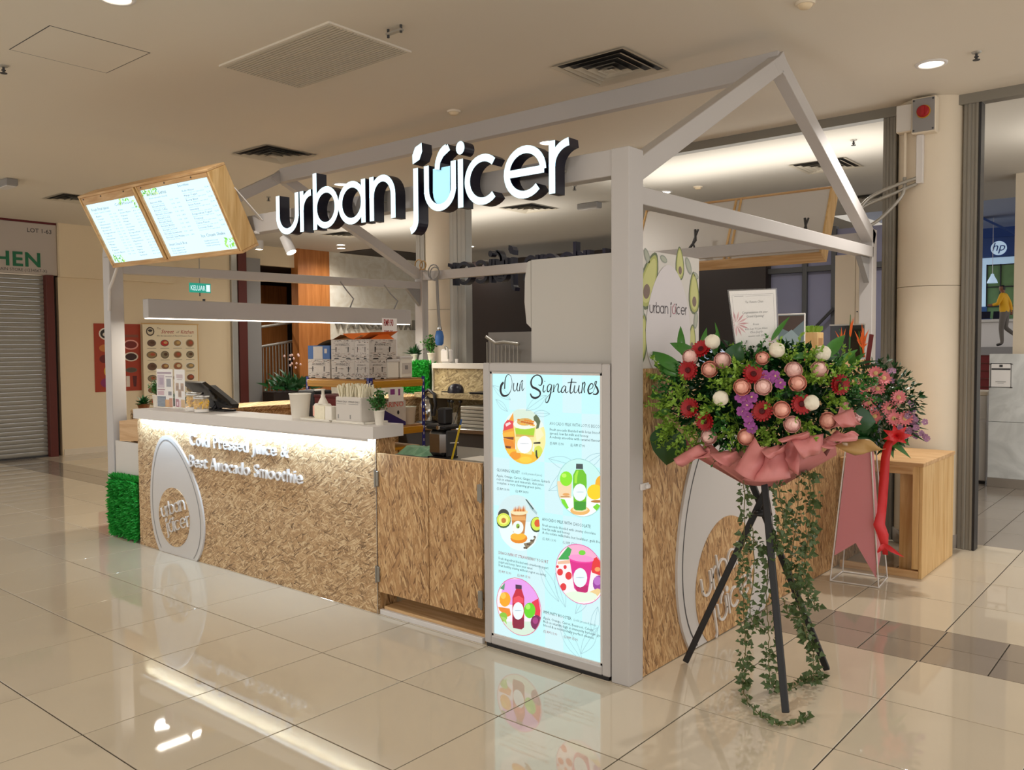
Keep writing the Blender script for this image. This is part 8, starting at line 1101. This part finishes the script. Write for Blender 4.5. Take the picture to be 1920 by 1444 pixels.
# ================================================================== BENCH, ELECTRICS
bn = Thing('wooden_bench', 'pale pine box bench at the foot of the column', 'bench', (.3, 3.2, 0))
for k in range(3): bn.part('top_plank', G().box((.02, 2.765+.292*k, .755), (.565, 2.765+.292*k+.288, .782), 0, .002), 'pine_x')
for k in range(3): bn.part('end_plank', G().box((.538, 2.775+.285*k, .0), (.56, 2.775+.285*k+.281, .755), 0, .002), 'pine')
bn.part('leg_board', G().box((.495, 2.775, .06), (.537, 2.80, .755), 0, .002), 'pine'); bn.part('inner_panel', G().box((.39, 2.87, .03), (.53, 2.89, .755), 0, .002), 'teak' if False else 'pine'); bn.part('bottom_rail', G().box((.02, 2.772, 0), (.537, 2.795, .05), 0, .002), 'pine_x'); bn.part('top_rail', G().box((.02, 2.772, .70), (.495, 2.792, .755), 0, .002), 'pine_x')
bn.part('far_leg', G().box((.02, 3.56, 0), (.06, 3.6, .755), 0, .002), 'pine')
iso = Thing('isolator_switch', 'grey isolator switch box with a round red handle at the top of the column', 'switch', (.31, 3.70, 3.3))
iso.part('box', G().box((.222, 3.66, 3.165), (.392, 3.75, 3.43), 0, .006), 'cream2'); iso.part('face_plate', G().box((.23, 3.652, 3.175), (.384, 3.66, 3.42), 0, .003), 'grey'); iso.part('bezel', G().lathe([(.048, 3.645), (.05, 3.652)], (.308, 0, 3.32), 24, axis='y'), 'yellow_beam'); iso.part('knob', G().lathe([(.038, 3.62), (.042, 3.625), (.044, 3.645)], (.308, 0, 3.32), 24, axis='y').box((.296, 3.605, 3.285), (.32, 3.62, 3.355), 0, .003), 'red')
for x in (.24, .374):
    for z in (3.187, 3.408): iso.part('screw', G().lathe([(.007, 3.648), (.007, 3.652)], (x, 0, z), 8, axis='y'), 'dark_grey')
jb = Thing('junction_box', 'plain cream junction box left of the isolator switch', 'box', (.17, 3.72, 3.3)); jb.part('box', G().box((.10, 3.70, 3.20), (.218, 3.80, 3.41), 0, .006), 'cream2'); jb.part('lid', G().box((.104, 3.692, 3.205), (.214, 3.70, 3.405), 0, .003), 'board_white')
tr_ = Thing('cable_trunking', 'white cable trunking and grey flexible conduits on the column', 'conduit', (.27, 3.7, 2.9)); tr_.part('trunking', G().box((.248, 3.70, 2.80), (.295, 3.745, 3.163), 0, .003), 'white'); tr_.part('conduit', G().tube([(.16, 3.735, 3.2), (.16, 3.735, 2.86)], .012, 8), 'cream2')
for k, pts in enumerate(([(.25, 3.71, 2.84), (.10, 3.69, 2.80), (-.08, 3.66, 2.72), (-.16, 3.6, 2.60)], [(.25, 3.72, 2.80), (.08, 3.70, 2.74), (-.12, 3.66, 2.66), (-.2, 3.6, 2.56)], [(.16, 3.73, 2.86), (.15, 3.70, 2.72), (0.0, 3.66, 2.55), (-.14, 3.6, 2.46)])):
    P_ = [Vector(p) for p in pts]; q = []
    for i in range(3):
        for j in range(8): t = j/8; p0 = P_[max(i-1, 0)]; p1 = P_[i]; p2 = P_[i+1]; p3 = P_[min(i+2, 3)]; q.append(.5*((2*p1)+(p2-p0)*t+(2*p0-5*p1+4*p2-p3)*t*t+(3*p1-p0-3*p2+p3)*t**3))
    tr_.part('flexible_conduit', G().tube(q+[P_[-1]], [.013+.0015*(i % 2) for i in range(len(q)+1)], 8), 'alu')
# ================================================================== LEFT BACKGROUND
su = Thing('roller_shutter', 'closed grey roller shutter of the shop on the left', 'shutter', (-11.26, .9, 0)); 
for k in range(42): su.part('slat', G().prism([(0, 0), (.012, .004), (.018, .02), (.018, .044), (.012, .058), (0, .062)], lambda u, v, d, k=k: Vector((-11.28+u, d, .02+.0632*k+v)), 1.92, -.6, 0, smooth=False), 'shutter')
su.part('bottom_bar', G().box((-11.29, -.6, 0), (-11.255, 1.92, .025)), 'dark_grey')
structure('trim_9', G().box((-11.27, 1.92, 0), (-11.16, 2.03, 2.68), 0, .004), 'brick_red')
structure('trim_10', G().box((-11.4, 1.92, 0), (-11.28, 2.1, 2.68)), 'dark_soft')
ss = Thing('shop_fascia', 'pale shop fascia board above the shutter with green lettering', 'sign', (-11.2, .9, 2.69)); ss.part('panel', G().box((-11.236, -1.2, 2.68), (-11.19, 2.095, 3.42), 0, .004), 'shop_sign'); ss.part('top_strip', G().box((-11.236, -1.2, 3.42), (-11.185, 2.09, 3.449)), 'red_dark')
g = G(); 
for ch_, vv, ff in text_letters('KITCHEN', .30, off=.022, space=1.1):
    mx = max(p[0] for p in text_polys('KITCHEN', .30, off=.022, space=1.1)[0]); gg = G(); solid(gg, [(1.86-mx+u, 2.79+v*.95) for u, v in vv], ff, fX, -11.182, -11.19); ss.part('letter', gg, 'sign_green')
g = G(); text_flat(g, 'LOT 1-63', .085, fX, -11.1895, off=.012); g.v = [(x, y+1.69, z+3.285) for x, y, z in g.v]; ss.part('small_text', g, 'dark_grey')
g = G(); text_flat(g, 'TOMMI CHICKEN MAIN STORE (1234567-X)', .06, fX, -11.1895); mx = max(v[1] for v in g.v); g.v = [(x, y+1.95-mx, z+2.715) for x, y, z in g.v]; ss.part('small_text', g, 'dark_grey')
def food_poster(name, label, y0, y1, z0, z1, bg, kind, x=-11.19):
    t = Thing(name, label, 'poster', (x, (y0+y1)/2, z0)); t.part('sheet', G().box((x-.02 if kind else x-.008, y0, z0), (x, y1, z1), 0, .002), bg); g = G(); rnd = random.Random(3+kind); W_ = y1-y0; H_ = z1-z0; f = lambda u, v, k=0: Vector((x+.0006+.0003*k, y0+W_*u, z0+H_*v))
    def el(u, v, a, b, c, k=0): g.add([f(u+a*cos(q*.3927), v+b*sin(q*.3927), k) for q in range(16)], [list(range(16))], 0, H(c))
    if kind:
        el(.13, .92, .075, .05, '4a3a30'); el(.13, .92, .055, .036, 'd8c8a8', 1); el(.13, .93, .04, .014, '3a3028', 2)
        def tx(s, u, v, h, wd, c): vs, fs = text_polys(s, 1, res=2, shear=.3); k = wd/max(p[0] for p in vs); g.add([f(u+a*k, v+b*h, 2) for a, b in vs], [q for q, _ in fs], 0, H(c))
        tx('The', .24, .945, .03, .08, '7a5a40'); tx('Street', .32, .90, .06, .24, 'b02418'); tx('of', .60, .905, .035, .06, '7a5a40'); tx('Kitchen', .68, .90, .06, .25, 'b02418'); tx('We Are Specialist of This & Western Food', .24, .865, .022, .66, '4a3a30')
        for r in range(6):
            for c in range(4):
                u = .15+.235*c; v = .79-.132*r; w_ = rnd.uniform(.075, .1); hh_ = rnd.uniform(.038, .048); base = rnd.choice(['8a5a34', '7a4a2a', '9a7a4a', '6a4a34', 'a06038', '8a7a5a']); el(u, v, w_, hh_, rnd.choice(['e8e0d0', '6a5a48', 'b8a888']), 1); el(u, v, w_*.85, hh_*.8, base if not (r == 0 and c == 1) else 'c02a20', 2); el(u+.015, v+.005, w_*.45, hh_*.4, rnd.choice(['c8a060', '5a3a20', 'b05030', 'd8c090']), 3); g.add([f(u-.08, v-.062, 1), f(u+.08, v-.062, 1), f(u+.08, v-.056, 1), f(u-.08, v-.056, 1)], [(0, 1, 2, 3)], 0, H('b8a888'))
        t.part('top_rail', G().box((x-.03, y0-.015, z1), (x+.004, y1+.03, z1+.02)), 'pine_y'); t.part('side_edge', G().box((x-.03, y1+.001, z0), (x-.004, y1+.02, z1)), 'pine')
    else:
        el(.25, .85, .15, .09, 'e8ddd0'); el(.25, .85, .12, .07, '2a2422', 1); el(.25, .84, .07, .03, 'e0d4c4', 2); el(.22, .64, .12, .055, 'c87a3a', 1); el(.2, .48, .10, .06, '6a1a18', 1); el(.25, .30, .06, .07, 'd8a838', 1); el(.24, .13, .13, .07, '8a2a5a', 1)
        for v, a, b, c1, c2 in ((.69, .17, .075, 'e8a090', '7a2418'), (.51, .16, .07, 'e0cdb8', '3a1a14'), (.31, .13, .04, '6a5a48', '5a4a3a')): el(.78, v, a, b, c1, 1); el(.78, v, a*.8, b*.75, c2, 2)
        g.add([f(u, v, 1) for u, v in ((.66, .06), (.74, .06), (.74, .22), (.66, .22))], [(0, 1, 2, 3)], 0, H('e0d0c0')); g.add([f(u, v, 1) for u, v in ((.82, .06), (.88, .06), (.90, .22), (.80, .22))], [(0, 1, 2, 3)], 0, H('5a1a14')); g.add([f(u, v, 1) for u, v in ((.62, .8), (.95, .8), (.95, .84), (.62, .84))], [(0, 1, 2, 3)], 0, H('8a4a34'))
    t.part('print', g, 'print')['kind'] = 'stuff'
food_poster('food_poster', 'rust red food poster on the left wall', 2.60, 3.33, .93, 1.985, 'poster_red', 0); food_poster('food_poster', 'tall cream food poster with rows of dish photos, right of the red one', 3.335, 4.27, .55, 1.985, 'poster_cream', 1, -11.12)
ex = Thing('exit_sign', 'green hanging KELUAR exit sign', 'sign', (-9.5, 3.4, 2.4)); ex.part('panel', G().box((-9.512, 3.235, 2.41), (-9.495, 3.575, 2.55), 0, .004), 'exit'); g = G(); text_flat(g, 'KELUAR', .105, fX, -9.4945); mx = max(v[1] for v in g.v); g.v = [(x, 3.25+y*.235/mx, z+2.442) for x, y, z in g.v]; ex.part('lettering', g, 'sign_face')
g = G(); g.box((-9.4945, 3.50, 2.43), (-9.4935, 3.56, 2.53)); g.add([fX(u, v, -9.493) for u, v in ((3.515, 2.45), (3.53, 2.45), (3.545, 2.51), (3.53, 2.52))], [(0, 1, 2, 3)], 0); ex.part('running_man', g, 'sign_face'); ex.part('rod', G().tube([(-9.503, 3.40, 2.55), (-9.503, 3.40, 3.45)], .006, 6), 'grey'); ex.part('drop', G().tube([(-9.503, 3.40, 2.41), (-9.503, 3.40, 2.36)], .008, 6), 'dark_grey')
ws = Thing('wall_lettering', 'grey raised letters on the marble lobby wall', 'sign', (-11.19, 8.2, 2.0))
Lx = text_letters('WANGSA WALK', .30, space=1.15, off=.008); mx = max(p[0] for _, vv, _ in Lx for p in vv); k = 2.45/mx
for ch_, vv, ff in Lx: gg = G(); solid(gg, [(7.18+u*k, 1.97+v) for u, v in vv], ff, fX, -11.15, -11.199); ws.part('letter', gg, 'letter_grey')
pb = Thing('planter_bed', 'leafy plants in the lobby recess behind the counter', 'plant', (-10.9, 6.0, 0)); pb.part('trough', G().box((-11.1, 5.5, 0), (-10.75, 6.28, .82), 0, .01), 'dark_soft'); g = G(); rnd = random.Random(31)
for i in range(120): c = V(-10.92+rnd.gauss(0, .08), 5.95+rnd.gauss(0, .18), .82); d = V(rnd.gauss(0, .7), rnd.gauss(0, .8), rnd.uniform(.2, 1.2)); e = c+d*rnd.uniform(.12, .40); leaf_grid(g, c.lerp(e, .4), e, .042, V(1, 0, .3).normalized(), .1, 4)
pb.part('foliage', g, 'leaf_dark')['kind'] = 'stuff'
g = G()
for i in range(12): c = V(-10.9+rnd.gauss(0, .05), 5.98+rnd.gauss(0, .12), 1.30+rnd.uniform(-.1, .15)); g.lathe([(.001, 0), (.02, .01), (.02, .03), (.001, .05)], c, 6)
pb.part('red_bloom', g, 'rose')['kind'] = 'stuff'
rl = Thing('stair_railing', 'metal stair railing inside the dark lobby recess', 'railing', (-11.5, 6.2, 0))
for z in (1.62, 1.98): rl.part('handrail', G().tube([(-11.46, 5.7, z), (-11.6, 6.75, z+.14)], .025, 8), 'alu')
for i in range(15): t = i/14; rl.part('baluster', G().tube([(-11.46-.14*t, 5.7+1.05*t, .0), (-11.46-.14*t, 5.7+1.05*t, 1.62+.14*t)], .010, 6), 'alu')
r2_ = Thing('stair_railing', 'pale metal stair railing in the dark lobby behind the back wall', 'railing', (-8.0, 8.3, 0))
for i in range(9): x = -8.2+.09*i; r2_.part('baluster', G().tube([(x, 8.3, .0), (x, 8.3, 1.62+(.06 if i < 3 else 0))], .012, 6), 'alu')
r2_.part('handrail', G().tube([(-8.22, 8.3, 1.78), (-8.0, 8.3, 1.66), (-7.8, 8.3, 1.68), (-7.45, 8.3, 1.64)], .03, 8), 'alu')
dt = Thing('framed_door', 'tan timber door with dark frame inside the lobby recess', 'door', (-13.15, 7.1, 0)); dt.part('leaf', G().box((-13.19, 6.85, 0), (-13.15, 7.5, 2.9)), 'teak'); dt.part('frame', G().box((-13.195, 6.75, 0), (-13.13, 6.85, 3.0)).box((-13.195, 7.5, 0), (-13.13, 7.58, 3.0)), 'dark_soft')
# ================================================================== CEILING FITTINGS
def diffuser(x, y, s, label, grp='square ceiling air diffusers'):
    t = Thing('ceiling_vent', label, 'vent', (x, y, CZ), grp); z = CZ
    t.part('throat', G().box((x-s*.44, y-s*.44, z-.003), (x+s*.44, y+s*.44, z-.001)), 'black')
    for i, (a, dz) in enumerate(((.5, .012), (.40, .016), (.30, .02), (.20, .024), (.11, .028))):
        g = G(); o_ = s*a; n_ = s*(a-.055); zz = z-dz
        for q in range(4):
            c_, s_ = [(1, 0), (0, 1), (-1, 0), (0, -1)][q]; R_ = lambda u, v, w: Vector((x+u*c_-v*s_, y+u*s_+v*c_, w))
            g.add([R_(-o_, -o_, zz), R_(o_, -o_, zz), R_(n_, -n_, z-.004), R_(-n_, -n_, z-.004)], [(0, 1, 2, 3)])
        t.part('louvre_ring', g, 'alu_vent')
    t.part('centre_plate', G().box((x-s*.05, y-s*.05, z-.03), (x+s*.05, y+s*.05, z-.026)), 'alu_vent'); return t
for x, y, l in ((-1.137, 1.60, 'square air diffuser in the ceiling above the ridge beam, nearest the camera'), (-4.99, 1.60, 'square air diffuser in the ceiling left of the lit sign'), (-1.14, 5.68, 'square air diffuser in the lobby ceiling right of the ridge end'), (-1.35, 8.0, 'farthest right air diffuser in the lobby ceiling beside the column'), (-5.13, 5.70, 'square air diffuser in the lobby ceiling under the sign letters'), (-9.02, 5.76, 'square air diffuser in the lobby ceiling at far left'), (-8.87, 1.40, 'square air diffuser in the ceiling half hidden by the tilted menu screens')): diffuser(x, y, .58, l)
gr_ = Thing('return_grille', 'large rectangular slatted return air grille in the ceiling', 'vent', (-2.5, .18, CZ)); gr_.part('backing', G().box((-3.06, -.12, CZ-.002), (-1.94, .49, CZ-.0005)), 'dark_grey')
for k in range(24): gr_.part('slat', G().box((-3.06, -.117+.0253*k, CZ-.014), (-1.94, -.117+.0253*k+.017, CZ-.004)), 'alu_vent')
g = G()
for a, b in (((-3.08, -.14), (-1.92, -.12)), ((-3.08, .49), (-1.92, .51)), ((-3.08, -.12), (-3.06, .49)), ((-1.94, -.12), (-1.92, .49))): g.box((a[0], a[1], CZ-.012), (b[0], b[1], CZ))
gr_.part('frame', g, 'ceil')
def downlight(x, y, label, r=.075, glow='lamp_glow'):
    t = Thing('downlight', label, 'lamp', (x, y, CZ), 'recessed ceiling downlights'); t.part('trim_ring', G().lathe([(r*1.35, CZ), (r*1.3, CZ-.008), (r*1.05, CZ-.010), (r, CZ-.002)], (x, y, 0), 28), 'white'); t.part('lamp_disc', G().lathe([(r, CZ-.004), (.001, CZ-.006)], (x, y, 0), 24), glow)
for x, y, l in ((.53, 2.95, 'bright downlight right of the gable peak'), (-2.52, -1.085, 'downlight at the top left edge of the ceiling'), (-2.72, 2.98, 'downlight above the last letter of the lit sign'), (-5.69, 2.98, 'downlight behind the first word of the lit sign'), (-3.17, 5.885, 'downlight in the lobby ceiling above the tie beam'), (-10.54, 6.87, 'left of two downlights before the marble wall'), (-10.15, 6.55, 'right of two downlights before the marble wall'), (-10.7, 8.65, 'downlight in the dark recess over the marble wall'), (-8.6, 8.3, 'downlight in the lobby ceiling behind the brace')): downlight(x, y, l)
cn_ = Thing('can_downlight', 'surface mounted white can downlight left of the rear lobby door', 'lamp', (-10.6, 5.2, CZ)); cn_.part('can', G().lathe([(.07, 3.30), (.075, 3.31), (.075, 3.45)], (-10.75, 5.25, 0), 20), 'white'); cn_.part('lens', G().lathe([(.06, 3.298), (.001, 3.297)], (-10.75, 5.25, 0), 16), 'lamp_glow')
def sprinkler(x, y, label):
    t = Thing('sprinkler', label, 'sprinkler', (x, y, CZ), 'ceiling sprinkler heads'); t.part('escutcheon', G().lathe([(.03, CZ), (.026, CZ-.008), (.012, CZ-.012)], (x, y, 0), 14), 'alu'); t.part('head', G().lathe([(.008, CZ-.045), (.008, CZ-.01)], (x, y, 0), 8).lathe([(.022, CZ-.052), (.022, CZ-.048)], (x, y, 0), 10).lathe([(.014, CZ-.034), (.014, CZ-.028)], (x, y, 0), 8), 'dark_grey')
for x, y, l in ((-.56, 4.75, 'sprinkler head in the lobby ceiling left of the column'), (-3.75, 4.83, 'sprinkler head in the lobby ceiling below the last sign letter'), (-4.16, -1.06, 'sprinkler head at the far left of the ceiling'), (.81, 2.9, 'sprinkler head at the far right of the ceiling'), (-7.0, 2.9, 'sprinkler head left of the first sign letter')): sprinkler(x, y, l)
def detector(x, y, label):
    t = Thing('smoke_detector', label, 'detector', (x, y, CZ), 'ceiling smoke detectors'); t.part('base', G().lathe([(.055, CZ), (.052, CZ-.014)], (x, y, 0), 20), 'cream2'); t.part('cap', G().lathe([(.04, CZ-.014), (.03, CZ-.03), (.001, CZ-.032)], (x, y, 0), 18), 'board_kraft' if False else 'cream')
for x, y, l in ((-2.66, 1.67, 'smoke detector above the sign, under the ridge'), (-2.70, 5.85, 'smoke detector in the lobby ceiling beside a downlight'), (.265, 1.40, 'smoke detector at the top right edge of the picture')): detector(x, y, l)
for x, y, l in ((-4.30, 5.93, 'grey emergency light box in the lobby ceiling'), (-8.26, .40, 'grey emergency light box at the far left of the ceiling')):
    t = Thing('emergency_light', l, 'lamp', (x, y, CZ), 'emergency light boxes'); t.part('box', G().box((x-.16, y-.06, CZ-.075), (x+.16, y+.06, CZ), 0, .008), 'grey'); t.part('diffuser', G().box((x-.14, y-.05, CZ-.085), (x+.14, y+.05, CZ-.075), 0, .003), 'white')
t = Thing('ceiling_bracket', 'small dark metal bracket on the ceiling near the grille', 'bracket', (-1.70, .17, CZ)); t.part('bar', G().box((-1.77, .155, CZ-.035), (-1.64, .185, CZ-.022), 0, .003), 'alu'); t.part('stud', G().tube([(-1.76, .17, CZ), (-1.76, .17, CZ-.05)], .008, 8).tube([(-1.65, .17, CZ), (-1.65, .17, CZ-.045)], .008, 8), 'dark_grey')
t = Thing('access_hatch', 'flush square access hatch in the ceiling at top left', 'hatch', (-3.5, -.85, CZ)); g = G()
for a, b in (((-3.803, -1.153), (-3.797, -.547)), ((-3.203, -1.153), (-3.197, -.547)), ((-3.797, -1.153), (-3.203, -1.147)), ((-3.797, -.553), (-3.203, -.547))): g.box((a[0], a[1], CZ-.001), (b[0], b[1], CZ))
t.part('gap', g, 'dark_grey'); t.part('panel', G().box((-3.797, -1.147, CZ-.0012), (-3.203, -.553, CZ)), 'ceil')
# ================================================================== PERSON (far right)
def person(x, y, z):
    t = Thing('person', 'distant person in a yellow shirt and grey trousers stepping past the far counter', 'person', (x, y, z)); H_ = 1.66
    J = {'pel': (0, 0, .90), 'waist': (-.01, 0, 1.06), 'chest': (-.02, 0, 1.26), 'neck': (-.03, 0, 1.42), 'head0': (-.05, 0, 1.48), 'head': (-.06, 0, 1.56), 'top': (-.055, 0, 1.64),
         'shA': (-.03, -.16, 1.37), 'elA': (-.12, -.20, 1.13), 'wrA': (-.30, -.14, 1.10), 'haA': (-.37, -.12, 1.11), 'shB': (-.01, .16, 1.37), 'elB': (.10, .22, 1.14), 'wrB': (.14, .20, .92), 'haB': (.13, .19, .84),
         'hipA': (0, -.09, .88), 'knA': (-.05, -.09, .48), 'anA': (-.02, -.09, .09), 'toA': (-.16, -.10, .035), 'hipB': (0.02, .09, .88), 'knB': (.02, .09, .50), 'anB': (.28, .09, .28), 'toB': (.24, .09, .15)}
    Rr = {'pel': .13, 'waist': .12, 'chest': .145, 'neck': .055, 'head0': .06, 'head': .095, 'top': .06, 'shA': .07, 'elA': .05, 'wrA': .035, 'haA': .035, 'shB': .07, 'elB': .05, 'wrB': .035, 'haB': .035, 'hipA': .10, 'knA': .065, 'anA': .045, 'toA': .04, 'hipB': .10, 'knB': .065, 'anB': .045, 'toB': .04}
    E_ = [('pel', 'waist'), ('waist', 'chest'), ('chest', 'neck'), ('neck', 'head0'), ('head0', 'head'), ('head', 'top'), ('chest', 'shA'), ('shA', 'elA'), ('elA', 'wrA'), ('wrA', 'haA'), ('chest', 'shB'), ('shB', 'elB'), ('elB', 'wrB'), ('wrB', 'haB'), ('pel', 'hipA'), ('hipA', 'knA'), ('knA', 'anA'), ('anA', 'toA'), ('pel', 'hipB'), ('hipB', 'knB'), ('knB', 'anB'), ('anB', 'toB')]
    ks = list(J); bm = bmesh.new(); sk = bm.verts.layers.skin.verify(); vs = [bm.verts.new(J[k]) for k in ks]
    for k, v in zip(ks, vs): v[sk].radius = (Rr[k], Rr[k]); v[sk].use_root = (k == 'pel')
    for a, b in E_: bm.edges.new((vs[ks.index(a)], vs[ks.index(b)]))
    me = bpy.data.meshes.new('body'); bm.to_mesh(me); bm.free(); o = obj('body', me, t.e); o.modifiers.new('skin', 'SKIN'); o.modifiers.new('sub', 'SUBSURF').levels = 2; o.modifiers['sub'].render_levels = 2
    dg = bpy.context.evaluated_depsgraph_get(); m2 = bpy.data.meshes.new_from_object(o.evaluated_get(dg)); o.modifiers.clear(); o.data = m2
    for m_ in ('skin', 'shirt', 'trouser', 'black', 'hair'): m2.materials.append(M[m_])
    for p in m2.polygons:
        c = p.center; p.use_smooth = True
        if c.z > 1.43: p.material_index = 4 if (c.z > 1.59 or c.x > -.03 and c.z > 1.5) else 0
        elif c.z > .93 and not (c.x < -.24 and abs(c.y) > .1) and not (c.z < .98 and c.y > .17): p.material_index = 1
        elif c.y > .15 and c.z > .7 or (c.x < -.24 and c.z > .9): p.material_index = 0
        elif c.z < .07 or (c.x > .2 and c.z < .24): p.material_index = 3
        else: p.material_index = 2
    return t
person(-2.37, 22.42, 1.533)
